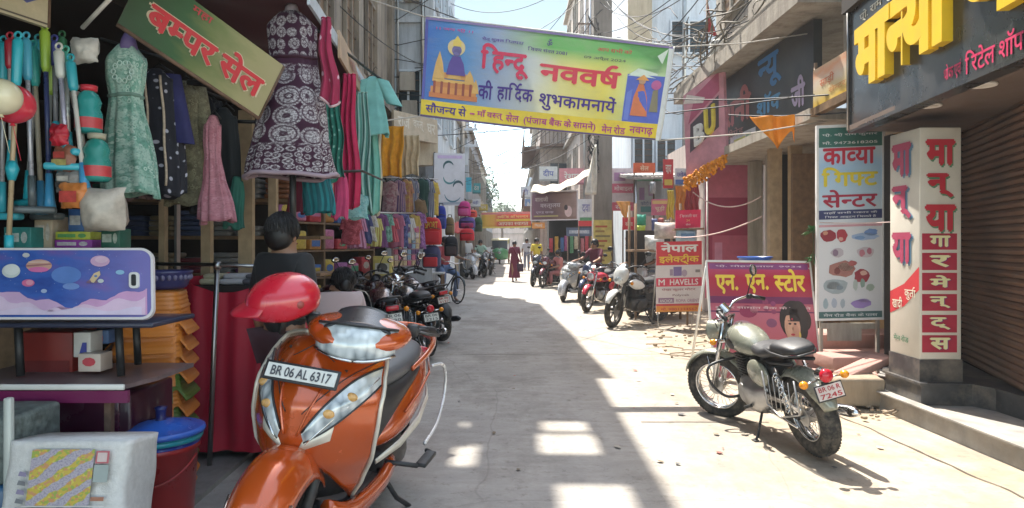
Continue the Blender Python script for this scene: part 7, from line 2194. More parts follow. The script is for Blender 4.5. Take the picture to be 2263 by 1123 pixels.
places = ['over the sky gap', 'behind the banner', 'above the grey-blue wall', 'beside the pole top', 'low over the far street', 'across the sunlit gap']
for k in range(22):
    ya, yb = qw.uniform(15, 34), qw.uniform(14, 40)
    if k % 3 == 0: a_, b_ = (2.3 + qw.uniform(-.2, .3), 17.85, qw.uniform(5.2, 8.8)), (-1.82 if 15.7 < yb < 21.8 else -2.2, yb, qw.uniform(4.2, 7.2))
    elif k % 3 == 1: a_, b_ = (1.5 if ya > 28 else 3.4, ya, qw.uniform(4.4, 8)), (-2.2, yb, qw.uniform(4.2, 6.4))
    else: a_, b_ = (2.3, 17.9, qw.uniform(5.5, 9)), (qw.uniform(2.8, 3.6), qw.uniform(7.5, 12.5), qw.uniform(4.4, 6.0))
    wl.append((a_, b_, qw.uniform(.15, .9), f'{["thin", "black", "slack", "taut", "doubled"][k % 5]} cable {places[k % 6]}, {["highest", "higher", "middle", "lower"][k // 6]} of its set'))
for a, b, s, lb in wl:
    wire(a, b, s, .009 if a[1] < 20 else .014, m_wire, label=lb)
mb = MB(); q = random.Random(9)                                             # tangle of cables lying along the ledge
for k in range(46):
    y0 = q.uniform(7.0, 11.8); L = q.uniform(.8, 2.4); x0 = q.uniform(3.0, 3.35); z0 = q.uniform(4.3, 5.3)
    mb.tube([(x0 + .12 * math.sin(t * 5 + k), y0 + L * t, z0 + .18 * math.sin(t * 4 + k * 2) - .4 * t * (1 - t)) for t in [j / 9 for j in range(10)]], q.choice([.006, .009, .014]), 4)
tag(mb.obj('cable_tangle', mat((.16, .145, .12), .8, var=.5, scale=3)), 'matted tangle of old cables lying along the sunlit concrete ledge', 'cables', None, 'stuff')
mb = MB()
for k in range(34):
    y0 = q.uniform(15.5, 17.6); p0 = V((q.uniform(2.2, 3.2), y0, q.uniform(5.0, 6.8)))
    mb.tube([p0 + V((.3 * t + .1 * math.sin(t * 6 + k), -3.0 * t, -.9 * t + .2 * math.sin(t * 5 + k))) for t in [j / 8 for j in range(9)]], .010, 4)
tag(mb.obj('cable_tangle', mat((.12, .11, .10), .8, var=.4)), 'bundle of many thin cables fanning from the pole towards the ledge', 'cables', None, 'stuff')
# plants / scrap on the ledge, flag and white drum
o = thing('pennant_pole', 'thin pole with a small red pennant standing on the concrete ledge', 'flag', (3.25, 11.3, 4.24))
mb = MB(); mb.tube([(0, 0, 0), (0, 0, 1.3)], .018, 6); mb.obj('pole', m_rust, o)
mb = MB(); mb.add([(0, 0, 1.3), (0, 0, .7), (.16, -.05, .62), (.05, 0, 1.0)], [(0, 1, 2, 3)]); mb.obj('red_cloth', fabric((.40, .05, .05)), o)
o = thing('water_drum', 'small white drum standing on the ledge beside the red pennant', 'drum', (3.3, 10.9, 4.24))
mb = MB(); mb.lathe([(.001, 0), (.11, 0), (.12, .04), (.12, .42), (.10, .46), (.001, .47)], seg=20); mb.obj('drum_body', plastic((.66, .63, .58)), o)

# shop boards and goods around the concrete pole
def board(label, px0, px1, py0, py1, d, c, marks, txt=(), post=True):
    fr = Fr(P(px0, py1, d), P(px1, py1, d), P(px0, py0, d))
    o = thing('shop_board', label, 'sign', tuple(fr.p(.5, 0)))
    mb = MB(); mb.prism(RC(0, 0, 1, 1), fr, -.05, 0); mb.obj('panel', mat(c, .45, var=.15), o, True)
    if marks: patches(o, 'printed_shape', [(m_[0], m_[1], fr, 3) for m_ in marks])
    if txt: lettering(o, [(t[0], *t[1:5], t[5], fr, dict(lay=5)) for t in txt])
    if post:
        mb = MB()
        for a in (.05, .95): p = fr.p(a, 0, -.06); mb.tube([(p.x, p.y, 0), (p.x, p.y, p.z + .1)], .02, 5)
        mb.obj('post', m_rust, o, True)
    return o
board('pink and white shop board just right of the concrete pole', 1352, 1402, 372, 466, 18.7, (.60, .52, .56), [(RC(0, .42, 1, .22), (.60, .14, .22)), (RC(0, .0, 1, .2), (.58, .10, .16)), (RC(.1, .7, .5, .2), (.40, .22, .40))], [('मोबाइल', .1, .46, .8, .14, (.8, .7, .7)), ('सेन्टर', .15, .04, .7, .12, (.8, .7, .7))])
board('pale blue shop board with purple blocks under the tin roof', 1404, 1462, 388, 478, 18.5, (.50, .56, .64), [(RC(.15, .4, .2, .3), (.34, .22, .44)), (RC(.5, .5, .18, .26), (.4, .3, .5)), (RC(.2, .1, .55, .14), (.12, .34, .38)), (RC(.0, .86, 1, .14), (.2, .45, .35))], [('फोटो स्टेट', .2, .27, .6, .1, (.15, .2, .4))])
board('narrow red-orange board under the tin roof\'s left end', 1400, 1448, 360, 382, 17.3, (.68, .12, .04), [], [('सेल', .3, .2, .4, .6, (.8, .6, .4))])
board('small white board with green edge left of the concrete pole', 1278, 1312, 440, 500, 19.5, (.58, .58, .60), [(RC(0, .0, 1, .2), (.60, .04, .05)), (RC(.1, .2, .8, .12), (.10, .28, .14))], [('दवा', .25, .5, .5, .3, (.2, .2, .4))])
board('dark blue signboard over the dim shop left of the concrete pole', 1252, 1308, 503, 522, 21, (.06, .08, .14), [(RC(.1, .3, .8, .4), (.26, .30, .36))], [('स्टूडियो', .2, .3, .6, .4, (.5, .5, .55))])
board('small red board right of the concrete pole under the orange pennant', 1376, 1404, 480, 508, 16.8, (.62, .04, .06), [], [('कोल्ड', .2, .3, .6, .4, (.8, .6, .5))])
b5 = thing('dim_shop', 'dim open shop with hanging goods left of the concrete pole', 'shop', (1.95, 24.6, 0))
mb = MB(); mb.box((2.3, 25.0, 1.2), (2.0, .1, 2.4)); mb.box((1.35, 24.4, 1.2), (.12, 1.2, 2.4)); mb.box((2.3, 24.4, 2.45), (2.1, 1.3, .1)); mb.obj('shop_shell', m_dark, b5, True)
q = random.Random(21)
goodscol = [((.45, .04, .06), 'red'), ((.5, .28, .04), 'amber'), ((.05, .12, .3), 'blue'), ((.30, .06, .2), 'plum'), ((.08, .25, .12), 'green'), ((.5, .42, .3), 'cream'), ((.4, .12, .14), 'brick-red')]
for k in range(9):
    px = 1215 + k * 11 + q.uniform(-2, 2); c, cn = goodscol[k % 7]
    packet('hanging_goods', f'small {cn} packet hanging in the dim shop, {["leftmost", "second from left", "third from left", "left of centre", "in the centre", "right of centre", "third from right", "second from right", "rightmost"][k]}', 'packet', px, 525 + q.uniform(-4, 4), px + 8, 556 + q.uniform(-6, 6), 23.6, [c], 'goods in the dim shop')
for k in range(8):
    px = 1382 + (k % 2) * 14; py = 520 + (k // 2) * 20; c, cn = [((.5, .05, .07), 'red'), ((.45, .10, .12), 'crimson'), ((.6, .5, .45), 'pale'), ((.4, .05, .1), 'wine')][(k * 3 + k // 2) % 4]
    packet('snack_packet', f'{cn} snack packet in the hanging strips right of the pole, row {["one", "two", "three", "four"][k // 2]} {"left" if k % 2 == 0 else "right"}', 'packet', px, py, px + 12, py + 18, 16.4, [c, (.6, .5, .4)], 'snack packets in hanging strips', puff=.04)
packet('toy_bag', 'bright green and yellow inflated bag hanging right of the concrete pole', 'bag', 1404, 474, 1428, 500, 15.6, [(.03, .32, .20)], puff=.1)
packet('toy_bag', 'lime yellow bag hanging just under the bright green one', 'bag', 1406, 498, 1426, 522, 15.5, [(.40, .50, .05)], puff=.08)
packet('goods_bundle', 'grey-white bundle of sacks above the electric shop board', 'bundle', 1446, 492, 1494, 528, 12.6, [(.44, .40, .36)], puff=.18)
packet('goods_bundle', 'pale bundle beside the bikes, left of the electric shop board', 'bundle', 1425, 520, 1468, 560, 13.0, [(.50, .50, .48)], puff=.2)
packet('goods_bundle', 'blue-grey cloth bundle on top of the electric shop board', 'bundle', 1494, 508, 1540, 533, 11.9, [(.30, .40, .46), (.1, .2, .34)], puff=.12)
drape('yellow_cloth', 'bright yellow cloth hanging above the sack bundle, by the small red board', 'cloth', P(1482, 422, 12.4), .12, P(1480, 484, 12.4), .14, fabric((.62, .52, .08)), .03, 3)
drape('orange_pennant', 'small orange pennant hanging right of the concrete pole', 'pennant', P(1378, 446, 16), .34, P(1382, 482, 16), .04, fabric((.70, .34, .10)), .02, 2)
stt = thing('goods_stall', 'makeshift goods stall of poles and shelves behind the electric shop board', 'stall', (2.6, 13.2, 0))
mb = MB(); [mb.tube([(x, y, 0), (x, y, 2.2)], .025, 6) for x in (2.35, 3.2) for y in (12.9, 13.6)]; mb.obj('post', m_wood, stt, True)
mb = MB(); mb.box((2.78, 13.25, 1.30), (1.0, .8, .04)); mb.box((2.78, 13.25, .7), (1.0, .8, .04)); mb.obj('shelf', m_wood, stt, True)
mb = MB(); mb.box((2.78, 13.62, .9), (1.0, .04, 1.6)); mb.obj('back_panel', m_dark, stt, True)

board('tall narrow red board beside the pink hanging sign, right', 1466, 1488, 352, 416, 15.2, (.56, .05, .06), [(RC(.1, .1, .8, .2), (.62, .5, .1))], [('चाय', .2, .5, .6, .3, (.7, .66, .6))], post=False)
board('white and blue board under the tin roof, right of the pale blue one', 1492, 1530, 372, 408, 16.2, (.58, .60, .64), [(RC(0, 0, 1, .3), (.08, .16, .42))], [('ज्वेलर्स', .1, .45, .8, .38, (.12, .1, .36))], post=False)
board('pink cloth-shop board low behind the yellow cloth', 1440, 1476, 440, 476, 15.8, (.58, .16, .26), [(RC(.05, .7, .9, .2), (.66, .5, .2))], [('चूड़ी', .2, .2, .6, .4, (.72, .66, .5))], post=False)
drape('orange_cloth', 'orange cloth length hanging under the tin roof beside the pink board', 'cloth', P(1508, 412, 14.6), .30, P(1506, 470, 14.6), .26, fabric((.64, .24, .04)), .03, 3)
drape('red_cloth', 'dark red cloth hanging behind the small bright red board', 'cloth', P(1530, 408, 13.8), .26, P(1528, 470, 13.8), .30, fabric((.34, .05, .06)), .03, 3)
for k, (px, py, c, cn) in enumerate(((1440, 484, (.10, .12, .26), 'navy'), (1454, 482, (.44, .12, .10), 'brick'), (1468, 486, (.42, .40, .34), 'pale'), (1510, 478, (.50, .34, .08), 'gold'), (1436, 402, (.30, .32, .34), 'grey'))):
    packet('hanging_bag', f'small {cn} bag hanging among the boards right of the concrete pole', 'bag', px, py, px + 13, py + 26, 14.4, [c], 'small bags hung right of the pole', puff=.06)

# ================================================================ LEFT MIDDLE GROUND
def backpack(label, px0, px1, py0, py1, d, c, c2, marks=None):
    a, b = P(px0, py1, d), P(px1, py0, d); w_, h = b.x - a.x, b.z - a.z
    o = thing('backpack', label, 'backpack', ((a.x + b.x) / 2, d, a.z), rnd.uniform(-.15, .15), 'backpacks hanging along the left shops')
    mb = MB(); loft(mb, [(0, 0, 0, w_ * .42, .09, 3), (h * .1, 0, 0, w_ * .5, .12, 3), (h * .6, 0, 0, w_ * .5, .12, 3), (h * .9, 0, 0, w_ * .4, .09, 2.6), (h, 0, 0, w_ * .18, .04, 2.4)], 20)
    T = M(((0, 1, 0, 0), (0, 0, 1, 0), (1, 0, 0, 0), (0, 0, 0, 1))); mb.xf(T); mb.obj('main_compartment', fabric(c), o)
    mb = MB(); mb.box((0, -.12, h * .27), (w_ * .78, .07, h * .42), bev=.025); mb.obj('front_pocket', fabric(c2), o)
    mb = MB(); mb.tube([(-.04, 0, h * .98), (-.035, 0, h + .05), (.035, 0, h + .05), (.04, 0, h * .98)], .01, 6); mb.obj('top_handle', m_black, o)
    mb = MB(); mb.tube([(-w_ * .42, -.12, h * .56), (0, -.135, h * .62), (w_ * .42, -.12, h * .56)], .008, 6); mb.obj('zip', m_black, o)
    if marks:
        fr = Fr((-w_ * .3, -.128, h * .58), (w_ * .3, -.128, h * .58), (-w_ * .3, -.118, h * .86)); mb = MB()
        put(mb, marks, fr, 0, 0, 1, .9, lay=3); mb.obj('printed_letters', mat((.62, .42, .05), .5), o)
RED = (.46, .02, .03)
backpack('bright red backpack with orange print, largest on the left side', 930, 976, 480, 541, 13.6, (.52, .03, .03), (.46, .02, .03), 'SPORT')
backpack('red and navy backpack hanging below the printed one', 934, 974, 542, 592, 13.6, (.05, .05, .12), (.50, .03, .04))
backpack('magenta-pink backpack high by the white hoarding', 1012, 1040, 445, 478, 15.4, (.52, .05, .22), (.55, .10, .28))
backpack('orange-red backpack right of the magenta one', 1036, 1054, 464, 480, 15.8, (.60, .09, .05), (.5, .05, .05))
backpack('purple-blue backpack under the magenta one', 1014, 1050, 480, 505, 15.4, (.10, .07, .25), (.3, .04, .12))
backpack('plain red backpack lowest of the right-hand pile', 1016, 1048, 505, 532, 15.2, (.56, .03, .04), RED)
backpack('royal blue backpack between the garments and the red one', 964, 986, 455, 506, 14.2, (.02, .04, .30), (.03, .05, .22))
backpack('olive brown backpack behind the royal blue one', 984, 1004, 480, 520, 14.8, (.18, .12, .05), (.14, .10, .05))
backpack('dark green backpack at the right end of the pile', 1048, 1066, 480, 512, 16.2, (.05, .10, .05), (.06, .08, .05))
backpack('black backpack low by the shop wall', 982, 1012, 522, 566, 14.6, (.015, .015, .018), (.05, .03, .03))
GR = 'garments hung in the second clothes shop'
gl = [(862, 400, 468, 12.2, (.26, .10, .13), (.4, .3, .3), 'speck', 'dusty rose printed tunic at the left end of the second row'), (880, 398, 472, 12.4, (.36, .24, .26), (.1, .05, .15), 'vert', 'pale pink striped tunic in the second row'), (896, 396, 470, 12.6, (.40, .26, .08), (.3, .1, .1), 'speck', 'ochre printed tunic in the second row'), (909, 396, 470, 12.8, (.04, .06, .18), (.3, .3, .3), 'vert', 'navy striped tunic in the second row'),
      (920, 398, 476, 13.0, (.42, .34, .32), None, None, 'plain cream tunic in the second row'), (932, 394, 478, 13.0, (.02, .06, .05), None, None, 'black-green jacket in the second row'), (944, 396, 480, 13.2, (.03, .05, .10), (.3, .3, .35), 'vert', 'dark blue open jacket in the second row'), (955, 400, 476, 13.4, (.62, .48, .08), (.5, .3, .1), 'speck', 'yellow printed kurta at the right end of the second row'), (926, 440, 492, 12.8, (.20, .13, .07), None, None, 'small brown top under the jackets')]
for k, (pc, y0, y1, d, c, c2, pat, lb) in enumerate(gl):
    t, h = at(pc, y0, y1, d)
    garment('tunic', lb, 'tunic', t, [(0, .13), (.5, .115), (.9, .12), (1, .05)], h, fabric(c, c2, pat, 24 if pat != 'vert' else 10), .4, 5, .01, (.24, .035, 12, None), GR, seed=30 + k)
for k in range(13):
    pc = 776 + k * 12.5; d = 8.7 + k * .33
    c, cn = [((.30, .04, .06), 'red'), ((.05, .06, .16), 'navy'), ((.42, .30, .08), 'mustard'), ((.10, .22, .18), 'bottle green'), ((.34, .12, .20), 'rose'), ((.40, .36, .32), 'cream'), ((.16, .06, .18), 'violet')][(k * 4) % 7]
    t, h = at(pc, 474 + 6 * math.sin(k * 2), 540 + 9 * math.sin(k * 1.7), d)
    garment('small_garment', f'small {cn} garment in the low crowded row behind the bikes, {["first", "second", "third", "fourth", "fifth", "sixth", "seventh", "eighth", "ninth", "tenth", "eleventh", "twelfth", "last"][k]} from the left', 'garment', t, [(0, .12), (.5, .105), (.9, .11), (1, .05)], h, fabric(c, tuple(min(.6, x * 2.2 + .05) for x in c), ('speck', 'vert', None)[k % 3], 24 if k % 3 == 0 else 9), .4, 5, .012, (.18, .035, 14, None), 'small garments in the low row', seed=60 + k)
mb = MB(); r3 = thing('clothes_rail', 'low steel rail carrying the small garments behind the dark bikes', 'rail', tuple(P(850, 470, 10.5)))
mb.tube([P(765, 469, 8.4), P(935, 472, 12.9)], .012, 6); mb.obj('bar', m_steel, r3, True)
mb = MB(); r2 = thing('clothes_rail', 'second thin rail carrying the tunics in front of the second clothes shop', 'rail', tuple(P(900, 392, 12.8)))
mb.tube([P(845, 392, 12.0), P(968, 396, 13.6)], .012, 6); mb.obj('bar', m_steel, r2, True)
# card panel of small goods, yellow box, orange curtain
CFr = Fr(P(868, 590, 11.6), P(926, 588, 12.2), P(868, 498, 11.6))
cp = thing('trinket_rack', 'pink and white panel of small packed trinkets below the hanging tunics', 'rack', tuple(CFr.p(.5, 0)))
mb = MB(); mb.prism(RC(0, 0, 1, 1), CFr, -.03, 0); mb.obj('panel', mat((.34, .22, .24), .6), cp, True)
mb = MB(); q = random.Random(8); cols = [(.5, .42, .40), (.44, .12, .2), (.10, .05, .14), (.46, .36, .22), (.2, .3, .4)]
for i in range(6):
    for j in range(7): mb.prism(RC(.03 + i * .162, .03 + j * .138, .13, .11), CFr, .0, .02 + .02 * q.random(), q.randint(0, 4))
mb.obj('trinket_cards', [mat(c, .5, var=.3, scale=30) for c in cols], cp, True)
stl = thing('shop_table', 'low wooden shop table behind the dark parked motorcycles', 'table', (-2.05, 10.6, 0))
mb = MB(); mb.box((-2.15, 10.6, .92), (.9, .6, .05)); mb.obj('top', m_wood, stl, True)
mb = MB(); [mb.box((x, y, .45), (.06, .06, .9)) for x in (-2.55, -1.75) for y in (10.35, 10.85)]; mb.obj('leg', m_wood, stl, True)
a, b = P(810, 585, 9.9), P(850, 544, 9.9)
o = thing('printed_box', 'yellow and white printed box standing above the dark motorcycles', 'box', ((a.x + b.x) / 2, 10.5, .945))
wb = (b.x - a.x) * 1.06; hb2 = .30
mb = MB(); mb.box((0, 0, hb2 / 2), (wb, .2, hb2), bev=.006); mb.obj('carton', mat((.62, .52, .16), .5), o)
fr = Fr((-wb / 2, -.103, 0), (wb / 2, -.103, 0), (-wb / 2, -.103, hb2)); mb = MB(); mb.poly(RC(.12, .1, .76, .55), fr, .001); mb.poly(DC(.5, .42, .3, .24, 12), fr, .003, 1); mb.obj('printed_label', [mat((.58, .56, .5), .5), mat((.10, .09, .08), .5)], o)
drape('orange_curtain', 'bright orange cloth curtain hung above the second clothes shop', 'curtain', P(862, 280, 12.0), .52, P(858, 392, 12.0), .46, fabric((.72, .32, .02)), .05, 3)
drape('cream_curtain', 'cream cloth beside the orange curtain', 'curtain', P(908, 300, 12.6), .34, P(906, 388, 12.6), .32, fabric((.56, .46, .30)), .04, 3)
# beige first-floor front with sign board
o = thing('balcony_front', 'beige boxed balcony with a cream signboard, projecting under the left end of the banner', 'balcony', (-2.0, 14.9, 3.0))
FB = Fr(P(868, 392, 13.9), P(978, 392, 15.2), P(868, 290, 13.9))
mb = MB(); mb.prism([(0, .28), (.9, .28), (.9, .96), (.78, 1.0), (0, 1.0)], FB, -.5, 0); mb.obj('wall', m_beige, o, True)
FS_ = Fr(P(872, 300, 13.6), P(968, 318, 14.8), P(870, 243, 13.6))
mb = MB(); mb.prism(RC(0, 0, 1, 1), FS_, -.06, 0); mb.obj('sign_panel', mat((.46, .38, .28), .6, var=.2, dirt=.3), o, True)
lettering(o, [('राज', .08, .38, .26, .42, (.62, .58, .5), FS_), ('वस्त्र', .42, .36, .24, .42, (.6, .56, .48), FS_), ('घर', .74, .34, .2, .42, (.6, .56, .48), FS_)])
mb = MB(); mb.tube([FB.p(.3, .30, .02), FB.p(.3, .9, .02)], .02, 6); mb.tube([FB.p(.45, .30, .02), FB.p(.45, .62, .02)], .03, 6); mb.obj('drain_pipe', m_steel, o, True)
window_part(o, FB, .25, .25, .5, .5, 3, frame_m=m_beige)
WF = Fr(P(958, 456, 14.9), P(1026, 454, 15.4), P(960, 338, 14.9))
o = thing('hoarding', 'white hoarding with a teal swirl standing out from the grey-blue building', 'sign', tuple(WF.p(.5, 0)))
mb = MB(); mb.prism(RC(0, 0, 1, 1), WF, -.04, 0); mb.obj('panel', mat((.56, .58, .64), .45, var=.08), o, True)
def arc(cx_, cy_, r, t0, t1, w0, n=14):
    o_ = []; i_ = []
    for k in range(n + 1):
        t = R(t0 + (t1 - t0) * k / n); ww = w0 * math.sin(pi * (.08 + .84 * k / n))
        o_.append((cx_ + (r + ww) * math.cos(t), cy_ + (r + ww) * .62 * math.sin(t))); i_.append((cx_ + (r - ww) * math.cos(t), cy_ + (r - ww) * .62 * math.sin(t)))
    return o_ + i_[::-1]
patches(o, 'printed_swirl', [(arc(.46, .74, .16, 20, 200, .035), (.03, .10, .12), WF, 2), (arc(.50, .55, .20, 180, 340, .03), (.06, .22, .26), WF, 2), (arc(.78, .36, .16, 10, 180, .04), (.03, .09, .12), WF, 2), (arc(.62, .25, .28, 190, 330, .025), (.06, .18, .26), WF, 2), (RC(.1, .9, .8, .06), (.5, .40, .62), WF, 2), (RC(.05, .02, .9, .05), (.3, .36, .45), WF, 2)])
mb = MB(); [mb.tube([WF.p(a, 0, -.06), WF.p(a, 1.02, -.06)], .02, 6) for a in (.05, .95)]; p = WF.p(0, .5, -.06); mb.tube([p, (-1.9, p.y + .8, p.z)], .02, 6); mb.obj('bracket', m_rust, o, True)
o = thing('utility_pole', 'thin far utility pole with cross-arms rising left of the sky gap', 'pole', (P(1022, 0, 29).x, 29, 0))
mb = MB(); mb.tube([(0, 0, 0), (0, 0, 6.8)], [.12, .09], 8); mb.obj('shaft', m_conc, o)
mb = MB(); [mb.box((0, 0, z), (1.3, .1, .1)) for z in (5.6, 6.3)]; [mb.cyl((x, 0, z + .05), (x, 0, z + .25), .05, seg=8) for x in (-.55, -.2, .2, .55) for z in (5.6, 6.3)]; mb.box((0, -.1, 5.0), (.5, .3, .5)); mb.obj('cross_arm', m_greyblue, o)
board('cyan shutter panel high on the narrow grey house', 1030, 1042, 392, 424, 31, (.06, .40, .55), [(RC(.1, .5, .8, .04), (.03, .2, .3))], post=False)

# stocked shelves of the second shop (the wall behind the dark motorcycles)
o = thing('stock_shelf', 'open shelving packed with small coloured goods behind the dark motorcycles', 'shelf', (-2.75, 9.6, 0))
SHF = Fr((-3.3, 8.9, .5), (-2.35, 11.6, .5), (-3.3, 8.9, 2.6))
mb = MB(); [mb.prism(RC(0, .195 * k, 1, .012), SHF, -.3, 0) for k in range(6)]; mb.obj('shelf_board', m_wood, o, True)
mb = MB(); [mb.prism(RC(a - .008, -.24, .016, 1.24), SHF, -.3, -.005) for a in (.0, .5, 1.0)]; mb.obj('upright', m_wood, o, True)
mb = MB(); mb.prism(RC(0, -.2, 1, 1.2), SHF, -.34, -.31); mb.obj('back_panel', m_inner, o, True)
q = random.Random(17)
pal = [((.45, .05, .06), 'red'), ((.5, .36, .06), 'yellow'), ((.06, .14, .34), 'blue'), ((.45, .14, .24), 'pink'), ((.08, .28, .16), 'green'), ((.46, .42, .36), 'cream'), ((.30, .10, .26), 'purple'), ((.44, .20, .05), 'orange')]
for r in range(5):
    for k in range(8):
        c, cn = pal[(r * 3 + k * 5 + q.randint(0, 2)) % 8]
        p0 = SHF.p(.02 + k * .122, .015 + .195 * r, -.02); p1 = SHF.p(.02 + k * .122 + .10, .015 + .195 * r, -.02)
        w_ = (p1 - p0).length; hh = q.uniform(.16, .34)
        g_ = thing('goods_box', f'{cn} packed goods, {["lowest", "second-lowest", "middle", "second-highest", "topmost"][r]} shelf behind the dark motorcycles, {["leftmost", "second from left", "third from left", "fourth from left", "fourth from right", "third from right", "second from right", "rightmost"][k]}', 'goods', tuple((p0 + p1) / 2), math.atan2((p1 - p0).y, (p1 - p0).x), 'goods on the second shop shelves')
        mb = MB(); mb.box((0, .10, hh / 2), (w_ * .95, .18, hh), bev=.012 if k % 2 else .03); mb.obj('wrapping', mat(c, .4, var=.3, scale=16), g_)
        f_ = Fr((-w_ * .36, .008, hh * .25), (w_ * .36, .008, hh * .25), (-w_ * .36, .008, hh * .75)); mb = MB(); mb.poly(DC(.5, .5, .45, .45, 8) if k % 3 else RC(0, 0, 1, 1), f_, .002); mb.obj('printed_label', mat(pal[(k + r + 5) % 8][0], .5, var=.3, scale=40), g_)
# more shop boards and awnings down the street
fb_ = [('red board over a far left shop, under the tall pale building', 1004, 1034, 500, 512, 26, (.58, .05, .06), 'मेला'), ('white board with blue letters on the far left, nearest the end', 1040, 1062, 440, 458, 33, (.58, .60, .64), 'घड़ी'), ('teal board high on the narrow grey house, left', 1044, 1062, 405, 428, 36, (.08, .36, .40), 'दंत'),
       ('yellow board on the far left above the small bikes', 1058, 1078, 452, 466, 40, (.62, .48, .06), 'पान'), ('pink board on the balconied brown building, right', 1236, 1290, 372, 408, 26.5, (.58, .22, .24), 'रेशम'), ('pale board with green edge on the balconied brown building, right', 1192, 1232, 368, 400, 26.5, (.54, .54, .52), 'दीप'),
       ('orange board low on the far right by the yellow-topped person', 1176, 1204, 492, 506, 31, (.64, .26, .05), 'मिठाई'), ('blue board on the far right edge of the sky gap', 1160, 1180, 440, 470, 50, (.12, .22, .45), 'बैंक'), ('white hoarding far right, above the red and yellow banner', 1150, 1172, 412, 438, 54, (.6, .6, .62), 'टी'), ('maroon board low beside the dim shop', 1232, 1262, 488, 502, 25, (.24, .04, .08), 'गहने')]
for lb, x0_, x1_, y0_, y1_, d, c, t in fb_:
    board(lb, x0_, x1_, y0_, y1_, d, c, [(RC(.0, .0, 1, .12), tuple(v * .5 for v in c))], [(t, .2, .3, .6, .5, (.70, .68, .6) if sum(c) < 1.4 else (.1, .12, .35))], post=False)
for lb, pa, pb, d, c in (('striped red awning over a far left shop', (996, 512), (1040, 506), 24, (.50, .08, .07)), ('blue tarpaulin awning far down on the left', (1036, 505), (1066, 508), 34, (.10, .22, .42)), ('grey tarpaulin awning far down on the right', (1166, 508), (1196, 500), 38, (.40, .40, .38)), ('green awning strip on the left above the backpacks', (984, 446), (1016, 440), 17.5, (.08, .28, .18))):
    a_, b_ = P(*pa, d), P(*pb, d); mb = MB()
    mb.grid(lambda u, v: a_.lerp(b_, u) + V((0, 1.6 * v, .45 * v - .10 * math.sin(pi * u) + .02 * math.sin(u * 30))), 20, 6)
    tag(mb.obj('awning', fabric(c, (.6, .56, .5), 'vert', 3) if 'striped' in lb else fabric(c), mods=(('SOLIDIFY', dict(thickness=.01)),)), lb, 'awning')
# pipes, meter boxes and cables on the grey-blue side wall
o = thing('wall_pipes', 'cluster of pipes and meter boxes fixed to the grey-blue side wall left of the banner', 'pipes', (-2.4, 15.6, 3.5))
mb = MB(); [mb.tube([(x, 15.58, 3.4), (x, 15.58, 10.5)], r, 6) for x, r in ((-2.9, .05), (-2.62, .03), (-2.05, .04))]; mb.obj('pipe', m_steel, o, True)
mb = MB(); [mb.box((x, 15.58, z), (.34, .16, .42)) for x, z in ((-2.35, 4.5), (-2.4, 5.15), (-2.3, 7.2))]; mb.obj('meter_box', m_conc, o, True)
mb = MB(); q = random.Random(2)
for k in range(14): mb.tube([(-3.2 + .1 * math.sin(k) , 15.55, 3.6 + .42 * k), (-2.6, 15.53, 3.5 + .42 * k + q.uniform(-.3, .3)), (-1.9, 15.55, 3.7 + .42 * k + q.uniform(-.4, .4))], .010, 4)
mb.obj('loose_cable', m_black, o, True)
# litter along the road edges, open drain edge on the left
mb = MB(); q = random.Random(31)
for k in range(170):
    if k % 2: x, y = q.uniform(-1.7, -.9), q.uniform(3.8, 16)
    else: x, y = q.uniform(1.0, 3.2), q.uniform(3.8, 16)
    if k % 9 == 0: x = q.uniform(-1.0, 1.2)
    s_ = q.uniform(.008, .035); a_ = q.random() * 6.3
    z_ = gz(x, y) + .008
    pts_ = [(x + s_ * math.cos(a_ + t) * q.uniform(.5, 1.3), y + s_ * math.sin(a_ + t) * q.uniform(.5, 1.3), z_ + q.uniform(0, .35) * s_) for t in (0, 1.2, 2.5, 3.7, 5)]
    mb.add(pts_, [(0, 1, 2, 3, 4)], q.randint(0, 3))
tag(mb.obj('litter', [mat((.42, .38, .32), .8), mat((.20, .15, .10), .8), mat((.40, .10, .08), .6), mat((.10, .10, .10), .8)]), 'scattered paper scraps and leaves along the road edges', 'litter', None, 'stuff')

# ================================================================ PEOPLE
m_skin = mat((.26, .135, .08), .55, var=.06, sub=.1)
m_hair = mat((.010, .008, .008), .5, var=.2, scale=60)
def skin_mesh(name, pts, edges, rad, m, parent, sub=2, root=0):
    me = bpy.data.meshes.new(name); me.from_pydata([V(p) for p in pts], edges, []); me.materials.append(m)
    o = bpy.data.objects.new(name, me); COL.objects.link(o); o.parent = parent
    sk_ = o.modifiers.new('skin', 'SKIN'); sk_.use_smooth_shade = True
    for k, r in enumerate(rad):
        d = me.skin_vertices[0].data[k]; d.radius = r if isinstance(r, tuple) else (r, r); d.use_root = (k == root)
    s_ = o.modifiers.new('subsurf', 'SUBSURF'); s_.levels = sub; s_.render_levels = sub
    return o
STAND = dict(pel=(0, 0, .92), spi=(0, -.01, 1.10), che=(0, .0, 1.30), nec=(0, .01, 1.44), hea=(0, -.015, 1.53), cro=(0, 0, 1.625),
             shl=(-.17, 0, 1.385), ell=(-.23, .02, 1.10), wrl=(-.24, -.05, .86), shr=(.17, 0, 1.385), elr=(.23, .02, 1.10), wrr=(.24, -.05, .86),
             hil=(-.09, 0, .88), knl=(-.10, -.02, .48), anl=(-.10, .02, .08), hir=(.09, 0, .88), knr=(.10, -.02, .48), anr=(.10, .02, .08))
